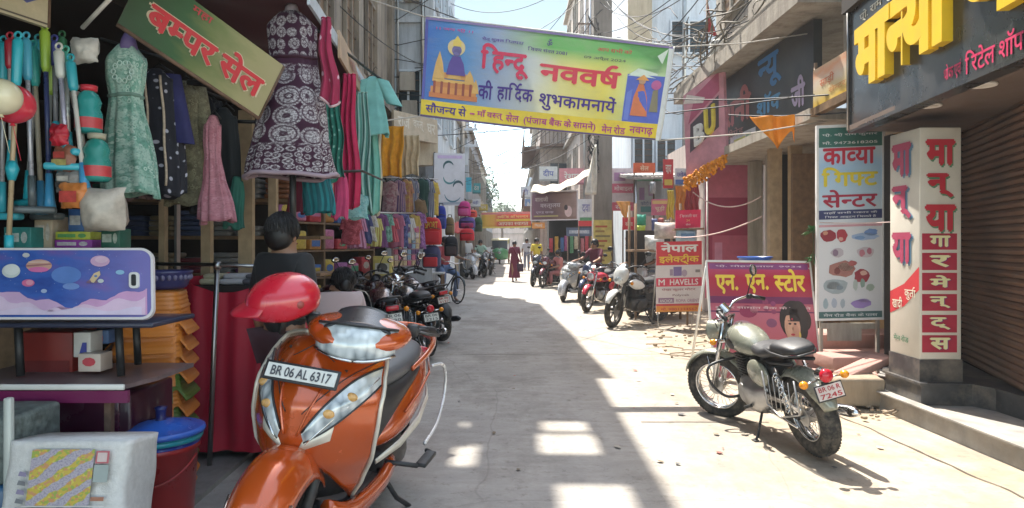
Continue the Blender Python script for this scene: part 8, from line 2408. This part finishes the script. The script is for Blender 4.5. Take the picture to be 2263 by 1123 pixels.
def person(label, loc, rz, H=1.65, pose=None, top=(.2, .2, .2), bottom=(.05, .05, .06), hair='short', dress=None, shirt_sleeve=.55, group='people in the street', skirt_hem=.12, strands=False):
    J = dict(STAND); J.update(pose or {})
    k = H / 1.66
    J = {a: V(b) * k for a, b in J.items()}
    o = thing('person', label, 'person', loc, rz, group)
    N_ = ['pel', 'spi', 'che', 'nec', 'hea', 'cro', 'shl', 'ell', 'wrl', 'shr', 'elr', 'wrr', 'hil', 'knl', 'anl', 'hir', 'knr', 'anr']
    pts = [J[n] for n in N_]
    fwd = V((0, -1, 0))
    ha = []
    E = [(0, 1), (1, 2), (2, 3), (3, 4), (4, 5), (2, 6), (6, 7), (7, 8), (2, 9), (9, 10), (10, 11), (0, 12), (12, 13), (13, 14), (0, 15), (15, 16), (16, 17)]
    rd_ = [(.14, .10), (.125, .09), (.14, .10), .060, (.068, .082), (.060, .070), .055, .042, .026, .055, .042, .026, .080, .055, .036, .080, .055, .036]
    for s, w_, e in (('l', 8, 'ell'), ('r', 11, 'elr')):                         # palm, five fingers
        dr = (J['wr' + s] - J[e]).normalized(); sd = dr.cross(fwd).normalized() if abs(dr.y) < .9 else V((1, 0, 0))
        pal = len(pts); pts.append(J['wr' + s] + dr * .07 * k); rd_.append((.034, .020)); E.append((w_, pal))
        for q_, L in ((-.026, .060), (-.009, .075), (.009, .072), (.026, .055)):
            f_ = len(pts); pts.append(pts[pal] + (dr * L + sd * q_ + fwd * .010) * k); rd_.append(.0085); E.append((pal, f_))
        f_ = len(pts); pts.append(J['wr' + s] + (dr * .055 - sd * .05 + fwd * .02) * k); rd_.append(.010); E.append((w_, f_))
    for s, an in (('l', 14), ('r', 17)):
        f_ = len(pts); pts.append(J['an' + s] + V((0, -.15, -.045)) * k); rd_.append((.036, .026)); E.append((an, f_))
    rd_ = [tuple(a * k for a in r) if isinstance(r, tuple) else r * k for r in rd_]
    skin_mesh('body', pts, E, rd_, m_skin, o)
    # face
    hd = J['hea']; up = (J['cro'] - J['hea']).normalized()
    mb = MB(); c = hd + V((0, -.072, .02)) * k
    mb.tube([c + V((0, -.002, .025)) * k, c + V((0, -.020, -.012)) * k, c + V((0, -.006, -.020)) * k], [.006 * k, .012 * k, .008 * k], 8)
    for s in (-1, 1):
        mb.ell(hd + V((s * .075, .005, .01)) * k, (.010 * k, .018 * k, .028 * k), 8, 6)
    mb.obj('nose_and_ears', m_skin, o)
    mb = MB()
    for s in (-1, 1): mb.ell(hd + V((s * .030, -.074, .035)) * k, (.013 * k, .006 * k, .007 * k), 10, 6)
    mb.obj('eyes', mat((.04, .03, .03), .2), o)
    mb = MB(); mb.ell(hd + V((0, -.078, -.030)) * k, (.024 * k, .006 * k, .007 * k), 10, 6); mb.obj('mouth', mat((.28, .09, .07), .5), o)
    mb = MB(); hc_ = (hd + J['cro']) / 2 + V((0, .022, .016)) * k
    mb.ell(hc_, (.098 * k, .106 * k, .104 * k), 20, 12, v0=.30)
    if hair == 'bun': mb.ell(hc_ + V((0, .10, -.04)) * k, (.05 * k, .045 * k, .05 * k), 14, 8); mb.ell(hc_ + V((0, .05, -.05)) * k, (.078 * k, .06 * k, .08 * k), 14, 8)
    elif hair == 'long': mb.tube([hc_ + V((0, .06, 0)) * k, hc_ + V((0, .10, -.12)) * k, hc_ + V((0, .11, -.35)) * k], [.07 * k, .06 * k, .03 * k], 10)
    else: mb.ell(hc_ + V((0, .030, -.045)) * k, (.094 * k, .082 * k, .098 * k), 18, 12)
    for v in mb.v: v += V((noise.noise(v * 30), noise.noise(v * 30 + V((5, 0, 0))), noise.noise(v * 30 + V((0, 5, 0))))) * .003
    if strands:
        qs = random.Random(3)
        for k_ in range(260):
            a_ = qs.uniform(0, 2 * pi); t0 = qs.uniform(.0, .5); t1 = t0 + qs.uniform(.25, .5)
            pts_ = []
            for j_ in range(5):
                t_ = t0 + (t1 - t0) * j_ / 4
                rr_ = V((.100 * math.sin(t_ * pi) * math.cos(a_ + .3 * t_), .108 * math.sin(t_ * pi) * math.sin(a_ + .3 * t_), .106 * math.cos(t_ * pi))) * k
                pts_.append(hc_ + rr_ * (1.0 + .05 * qs.random()))
            if pts_[-1].y < hc_.y - .06 * k and t1 > .45: continue
            mb.tube(pts_, [.0022, .0026, .0026, .002, .0008], 4)
    mb.obj('hair', m_hair, o)
    # clothes
    ids = ['pel', 'spi', 'che', 'shl', 'shr']; cp = [J['pel'] + V((0, 0, -.03)), J['spi'], J['che'], J['shl'], J['shr'], J['nec'] - V((0, 0, .01)) * k]; ce = [(0, 1), (1, 2), (2, 3), (2, 4), (2, 5)]; cr_ = [(.165, .12), (.155, .118), (.178, .138), .080, .080, .088]
    for s, a in (('l', 3), ('r', 4)):
        e = J['sh' + s].lerp(J['el' + s], min(1, shirt_sleeve * 1.0 + .35)); cp.append(e); ce.append((a, len(cp) - 1)); cr_.append(.062)
        if shirt_sleeve > .9: cp.append(J['wr' + s].lerp(J['el' + s], .1)); ce.append((len(cp) - 2, len(cp) - 1)); cr_.append(.040)
    cr_ = [tuple(a * k for a in r) if isinstance(r, tuple) else r * k for r in cr_]
    skin_mesh('shirt' if not dress else 'blouse', cp, ce, cr_, fabric(top), o)
    if dress:
        mb = MB(); p0 = J['pel']
        def sk2(u, v):
            a = 2 * pi * u; z = p0.z + .14 * k - (p0.z + .14 * k - skirt_hem) * v
            r_ = (.155 + .085 * v + .014 * math.sin(a * 9) * v) * k
            return V((p0.x + r_ * math.cos(a), p0.y * (1 - v) + r_ * .82 * math.sin(a) + .04 * math.sin(a * 2) * v * k, z))
        mb.grid(sk2, 40, 14, cu=True); mb.obj('long_skirt', fabric(dress), o)
        mb = MB(); mb.grid(lambda u, v: J['shl'].lerp(J['pel'] + V((.12, 0, -.1)), v) + V((.10 * (u - .5) + .05, -.13 - .03 * math.sin(u * 9), .05 * (1 - v))) * k, 8, 14); mb.obj('shawl', fabric(tuple(x * 1.2 for x in dress)), o, mods=(('SOLIDIFY', dict(thickness=.006)),))
    else:
        cp = [J['pel'] + V((0, 0, .0)), J['hil'], J['knl'], J['anl'] + V((0, 0, .03)), J['hir'], J['knr'], J['anr'] + V((0, 0, .03))]
        skin_mesh('trousers', cp, [(0, 1), (1, 2), (2, 3), (0, 4), (4, 5), (5, 6)], [(.15 * k, .115 * k), .098 * k, .075 * k, .062 * k, .098 * k, .075 * k, .062 * k], fabric(bottom), o)
    for s in 'lr':
        mb = MB(); b = J['an' + s]; mb.box(b + V((0, -.07, -.062)) * k, (.085 * k, .26 * k, .03 * k), bev=.01); mb.obj('sandal', m_blackpl, o)
    return o
SIT = dict(pel=(0, 0, .50), spi=(0, -.03, .68), che=(0, -.05, .88), nec=(0, -.05, 1.02), hea=(0, -.075, 1.11), cro=(0, -.06, 1.20), shl=(-.17, -.05, .96), ell=(-.22, -.16, .72), wrl=(-.14, -.38, .66), shr=(.17, -.05, .96), elr=(.22, -.16, .72), wrr=(.14, -.38, .66), hil=(-.09, -.03, .49), knl=(-.13, -.44, .50), anl=(-.12, -.42, .10), hir=(.09, -.03, .49), knr=(.13, -.44, .50), anr=(.12, -.42, .10))
RIDE = dict(pel=(0, .0, .84), spi=(0, -.03, 1.02), che=(0, -.08, 1.22), nec=(0, -.09, 1.36), hea=(0, -.115, 1.45), cro=(0, -.10, 1.54), shl=(-.17, -.08, 1.30), ell=(-.26, -.26, 1.10), wrl=(-.30, -.50, 1.06), shr=(.17, -.08, 1.30), elr=(.26, -.26, 1.10), wrr=(.30, -.50, 1.06), hil=(-.10, -.03, .82), knl=(-.19, -.38, .68), anl=(-.20, -.22, .10), hir=(.10, -.03, .82), knr=(.19, -.38, .68), anr=(.20, -.22, .10))
x = P(628, 0, 4.12).x
person('person in a black shirt seen from behind beside the orange scooter', (x, 4.12, 0), R(152), 1.60, None, (.012, .012, .014), (.04, .01, .015), 'short', strands=True)
WALK = dict(knl=(-.09, -.12, .48), anl=(-.09, -.10, .08), knr=(.09, .02, .48), anr=(.09, .20, .10), wrl=(-.22, .10, .88), wrr=(.24, -.16, .88))
person('person in pink with white sleeve sitting bent forward behind the scooter', (P(745, 0, 5.6).x, 5.6, .0), R(200), 1.70, dict(SIT, hea=(-.06, -.14, 1.05), cro=(-.07, -.16, 1.14), nec=(-.02, -.08, 1.0)), (.50, .40, .40), (.46, .10, .16), 'bun', dress=(.42, .11, .16), skirt_hem=.2, strands=True)
o = thing('wooden_stool', 'plain wooden stool under the sitting person in pink', 'stool', (P(745, 0, 5.6).x, 5.62, 0))
mb = MB(); mb.box((0, 0, .40), (.34, .34, .05), bev=.01); mb.obj('seat', m_wood, o)
for sx_ in (-1, 1):
    for sy_ in (-1, 1): mb = MB(); mb.box((sx_ * .13, sy_ * .13, .19), (.045, .045, .38)); mb.obj('leg', m_wood, o)
pw = person('person in a long maroon dress walking in the middle of the street', (P(1137, 0, 25.6).x, 25.6, 0), R(8), 1.5, WALK, (.16, .02, .05), (.1, .02, .04), 'bun', dress=(.15, .018, .045), skirt_hem=.14)
o = thing('hand_bag', 'dark bag hanging from the hand of the walking person in maroon', 'bag', (P(1150, 0, 25.5).x, 25.5, .36))
mb = MB(); mb.box((0, 0, .16), (.24, .10, .30), bev=.03); mb.obj('pouch', fabric((.05, .02, .04)), o)
mb = MB(); mb.tube([(-.06, 0, .30), (-.05, 0, .48), (.05, 0, .48), (.06, 0, .30)], .01, 6); mb.obj('strap', m_black, o)
person('person in a yellow top standing behind the dark bikes, right of the street end', (P(1186, 0, 27).x, 27, 0), R(20), 1.62, None, (.60, .46, .04), (.10, .09, .22), 'short')
person('person in white and pale blue standing far off beside the yellow top', (P(1164, 0, 36).x, 36, 0), R(0), 1.66, None, (.50, .54, .60), (.2, .22, .3), 'short')
person('person in a pink top sitting near the dim shop, right of the yellow top', (P(1236, 0, 22.5).x, 22.5, .0), R(-60), 1.6, SIT, (.50, .18, .16), (.3, .1, .1), 'short')

# ================================================================ MORE VEHICLES
GB = 'motorcycles parked along the left shops'
DK = (.012, .012, .014)
def mc(*a, **k): return motorcycle('parked_motorcycle', *a, **k)
x_ = lambda px, d: (px - CX) / FPX * d
mc('black motorcycle with pale number plate, nearest of the dark row on the left', (x_(846, 7.6), 8.05, 0), R(108), (.035, .008, .010), 'commuter', -7, 20, .95, GB, plate=('BR 06', '8830'), plate_col=(.1, .1, .1))
mc('black motorcycle with a round chrome lamp, second in the dark left row', (x_(905, 8.9), 9.2, 0), R(116), DK, 'classic', -6, 25, .92, GB, plate=('BR 06', '2215'), plate_col=(.1, .1, .1))
mc('black motorcycle half hidden, third in the dark left row', (x_(872, 9.9), 10.2, 0), R(120), (.02, .02, .024), 'commuter', -6, 20, .95, GB, plate=('BR 06', '5542'), plate_col=(.1, .1, .1))
mc('dark motorcycle nearest the hanging trinket panel, last of the left row', (x_(918, 11.4), 11.5, 0), R(124), (.03, .03, .04), 'commuter', -6, 15, .92, GB)
scooter('parked_scooter', 'dark maroon scooter half hidden between the sitting person and the black row', (x_(790, 7.6), 7.5, 0), R(102), (.05, .008, .012), -6, 10, 10, .95, GB, plate=None, detail=False)
mc('black motorcycle squeezed between the two nearest of the dark row, only its tail showing', (x_(815, 8.8), 9.0, 0), R(110), DK, 'commuter', -7, 15, .95, GB)
mc('black motorcycle with its tail nearest the road in the dark left row', (x_(926, 10.2), 10.5, 0), R(126), (.02, .01, .012), 'commuter', -7, 15, .92, GB)
GRR = 'two-wheelers parked along the right side'
scooter('parked_scooter', 'white scooter facing the camera, leftmost of the sunlit right-hand row', (x_(1268, 16.9), 17.3, 0), R(-122), (.62, .62, .62), -6, 12, 12, .94, GRR, plate=('BR 06 4411',), detail=False)
mc('motorcycle with a bright red tank facing the camera beside the white scooter', (x_(1335, 14.4), 14.8, 0), R(-135), (.50, .02, .05), 'classic', -7, 18, .88, GRR)
mc('black and white motorcycle with its front wheel towards the street, nearest of the right row', (x_(1408, 12.0), 12.2, 0), R(-140), (.02, .02, .022), 'commuter', -7, 16, .98, GRR, second=(.60, .60, .58))
mc('silver-grey motorcycle behind the black and white one, left of the electric shop board', (x_(1448, 13.4), 13.6, 0), R(-142), (.55, .55, .54), 'commuter', -7, 12, .92, GRR)
mc('dark blue motorcycle far back behind the red-tanked one', (x_(1318, 16.2), 16.6, 0), R(-130), (.02, .03, .08), 'commuter', -7, 15, .9, GRR)
mc('dark motorcycle facing the camera just right of the walking person', (x_(1195, 23.0), 23.4, 0), R(-120), (.02, .022, .03), 'commuter', -6, 15, .95, GRR)
mc('dark motorcycle with red side panels behind the one near the walking person', (x_(1222, 22.2), 22.6, 0), R(-128), (.10, .012, .02), 'commuter', -6, 15, .95, GRR)
person('person in a white shirt seated on the silver-grey motorcycle', (x_(1446, 13.5), 13.65, .02), R(-52), 1.60, RIDE, (.56, .56, .58), (.25, .32, .42), 'short')
person('person in a dark red shirt sitting among the bikes by the concrete pole', (x_(1322, 16.4), 16.7, .0), R(-40), 1.60, RIDE, (.14, .02, .04), (.05, .05, .07), 'short')
GF = 'two-wheelers far down on the left'
mc('grey motorcycle far down on the left under the red and yellow banner', (x_(1062, 29), 29.2, 0), R(-80), (.10, .10, .11), 'commuter', -6, 10, .95, GF)
scooter('parked_scooter', 'pale scooter far down on the left beside the grey motorcycle', (x_(1036, 27.5), 27.8, 0), R(-75), (.45, .47, .50), -6, 10, 10, 1.0, GF, plate=None, detail=False)
mc('dark motorcycle far down, nearest the middle of the street on the left', (x_(1082, 31), 31.2, 0), R(-90), (.03, .03, .03), 'commuter', -6, 10, .95, GF)
person('person in a pale green shirt riding on the far grey motorcycle', (x_(1061, 29), 29.1, .02), R(10), 1.62, RIDE, (.30, .46, .38), (.06, .07, .10), 'short')
person('person in a white shirt standing at the far left shop wall', (x_(1032, 30), 30.6, 0), R(30), 1.66, None, (.58, .60, .62), (.3, .3, .34), 'short')

# bicycle with the man in the red checked shirt, and the small table beside it
def bicycle(label, loc, rz, c):
    o = thing('bicycle', label, 'bicycle', loc, 0); o.rotation_euler = (R(-4), 0, rz)
    for xx in (-.52, .52):
        mb = MB(); mb.torus((xx, 0, .33), .31, .018, (0, 1, 0), 36, 8); wl_ = mb.obj('wheel', m_rubber, o)
        mb = MB(); [mb.tube([(xx, 0, .33), (xx + .30 * math.cos(2 * pi * k / 20), 0, .33 + .30 * math.sin(2 * pi * k / 20))], .002, 4) for k in range(20)]; mb.cyl((xx, -.04, .33), (xx, .04, .33), .02, seg=10); mb.obj('spokes', m_chrome, wl_)
        mb = MB(); fender(mb, xx, .33, .345, 20, 160, .03, .006); mb.obj('mudguard', mat(c, .4), o)
    mb = MB()
    for a, b in (((-.10, 0, .30), (-.22, 0, .82)), ((-.10, 0, .30), (.36, 0, .72)), ((-.2, 0, .76), (.35, 0, .84)), ((.34, 0, .92), (.52, 0, .33)), ((-.10, .03, .30), (-.52, .04, .33)), ((-.2, .02, .74), (-.52, .04, .33))): mb.tube([a, b], .016, 6)
    mb.obj('frame', mat(c, .4), o)
    mb = MB(); mb.tube([(.22, .27, .98), (.34, .2, 1.0), (.35, 0, .95), (.34, -.2, 1.0), (.22, -.27, .98)], .012, 6); mb.obj('handlebar', m_chrome, o)
    mb = MB(); loft(mb, [(-.38, 0, .86, .08, .03, 2.4), (-.25, 0, .87, .09, .03, 2.4), (-.08, 0, .865, .02, .02, 2.2)], 14); mb.obj('saddle', m_blackseat, o)
    mb = MB(); mb.cyl((-.10, -.05, .30), (-.10, .05, .30), .09, seg=18); mb.tube([(-.10, .08, .30), (.04, .08, .20)], .01, 5); mb.tube([(-.10, -.08, .30), (-.24, -.08, .40)], .01, 5); mb.obj('crank', m_alu, o)
    mb = MB(); mb.box((-.52, 0, .70), (.36, .14, .015)); mb.tube([(-.6, .06, .69), (-.52, .05, .33)], .008, 5); mb.tube([(-.6, -.06, .69), (-.52, -.05, .33)], .008, 5); mb.obj('carrier', m_blackpl, o)
    return o
bicycle('black bicycle under the person in the red checked shirt, left side', (x_(985, 16.4), 16.5, 0), R(-55), (.02, .03, .03))
person('person in a red checked shirt and jeans sitting on the bicycle', (x_(978, 16.5), 16.65, .0), R(35), 1.66, RIDE, (.36, .07, .08), (.12, .18, .32), 'short')
o = thing('small_table', 'small white-topped table by the person on the bicycle', 'table', (x_(953, 16.0), 16.0, 0))
mb = MB(); mb.box((0, 0, .74), (.62, .45, .04), bev=.008); mb.obj('tabletop', mat((.50, .50, .48), .5), o)
for sx_ in (-1, 1):
    for sy_ in (-1, 1): mb = MB(); mb.box((sx_ * .27, sy_ * .19, .36), (.05, .05, .72)); mb.obj('leg', m_wood, o)

# far three-wheeler closing the street
o = thing('autorickshaw', 'green and cream three-wheeler far down the street under the red and yellow banner', 'autorickshaw', (x_(1106, 48), 48, 0), R(-92))
mb = MB(); loft(mb, [(1.25, 0, .62, .25, .28, 2.6), (.95, 0, .70, .50, .42, 3), (.5, 0, .62, .62, .36, 3.4), (-.9, 0, .66, .66, .40, 3.6), (-1.2, 0, .72, .55, .32, 3)], 24); mb.obj('body', mat((.05, .28, .10), .4, coat=.3), o)
mb = MB(); loft(mb, [(.85, 0, 1.62, .56, .05, 3), (.5, 0, 1.70, .64, .07, 3), (-.9, 0, 1.70, .64, .08, 3), (-1.2, 0, 1.5, .6, .15, 3)], 20); mb.obj('canopy', mat((.58, .54, .34), .7), o)
mb = MB(); mb.add([(.98, -.48, 1.02), (.98, .48, 1.02), (.86, .50, 1.60), (.86, -.50, 1.60)], [(0, 1, 2, 3)]); mb.obj('windscreen', m_glass, o)
mb = MB(); [mb.tube([(.98, s * .5, 1.0), (.86, s * .52, 1.62)], .025, 6) for s in (-1, 1)]; [mb.tube([(-1.0, s * .6, 1.0), (-1.0, s * .6, 1.66)], .025, 6) for s in (-1, 1)]; mb.obj('roof_post', m_black, o)
for xx, yy in ((1.05, 0), (-.75, .55), (-.75, -.55)):
    mb = MB(); mb.torus((xx, yy, .23), .17, .06, (0, 1, 0), 24, 8); wl_ = mb.obj('wheel', m_rubber, o)
    mb = MB(); mb.cyl((xx, yy - .05, .23), (xx, yy + .05, .23), .12, seg=16); mb.obj('rim', m_alu, wl_)
mb = MB(); mb.cyl((1.28, 0, .78), (1.36, 0, .78), .10, seg=16); mb.obj('headlight', m_lens, o)
# far trees over the roofs at the end of the street
def tree(label, x, y, h, r, seed, c):
    o = thing('tree', label, 'tree', (x, y, 0), 0, 'trees at the end of the street')
    q = random.Random(seed); mb = MB(); mb.tube([(0, 0, 0), (.1, 0, h * .35), (0, .1, h * .6)], [.28, .2, .12], 8)
    for k in range(5): a = k * 1.3; mb.tube([(0, 0, h * .45), (r * .4 * math.cos(a), r * .4 * math.sin(a), h * .7), (r * .7 * math.cos(a), r * .7 * math.sin(a), h * .82)], [.12, .07, .03], 6)
    mb.obj('trunk', mat((.12, .085, .06), .9), o)
    mb = MB()
    cl = [(V((q.uniform(-r, r) * .7, q.uniform(-r, r) * .7, h * q.uniform(.58, .95))), r * q.uniform(.3, .5)) for _ in range(14)]
    for k in range(1500):
        c_, rr = q.choice(cl); d_ = V((q.gauss(0, 1), q.gauss(0, 1), q.gauss(0, 1))).normalized() * rr * q.uniform(.6, 1.0)
        p = c_ + d_; s = q.uniform(.10, .24); a = V((q.gauss(0, 1), q.gauss(0, 1), q.gauss(0, .6))).normalized(); b_ = a.orthogonal().normalized()
        mb.add([p - a * s, p + b_ * s * .5, p + a * s, p - b_ * s * .5], [(0, 1, 2, 3)])
    mb.obj('crown', mat(c, .7, var=.35, scale=2), o)
tree('rounded dark green tree over the far left roofs', -3.6, 74, 9.6, 2.6, 1, (.05, .09, .035))
tree('smaller tree at the far end left of the sky gap', -1.6, 104, 8.2, 2.4, 2, (.06, .10, .04))
tree('lighter tree at the far end right of the sky gap', 2.6, 106, 7.0, 2.2, 3, (.07, .11, .04))

# ================================================================ AIR: dusty daylight haze over the bazaar
mb = MB(); mb.box((0, 193, 8), (470, 446, 18.2))
hz = mb.obj('haze', bpy.data.materials.new('haze_air'))
hm_ = hz.data.materials[0]; hm_.use_nodes = True; t_ = hm_.node_tree; t_.nodes.remove(t_.nodes['Principled BSDF'])
pv = t_.nodes.new('ShaderNodeVolumePrincipled'); pv.inputs['Color'].default_value = (.93, .96, 1, 1); pv.inputs['Density'].default_value = .0017
t_.links.new(pv.outputs[0], t_.nodes['Material Output'].inputs['Volume'])
tag(hz, None, None, None, 'stuff')
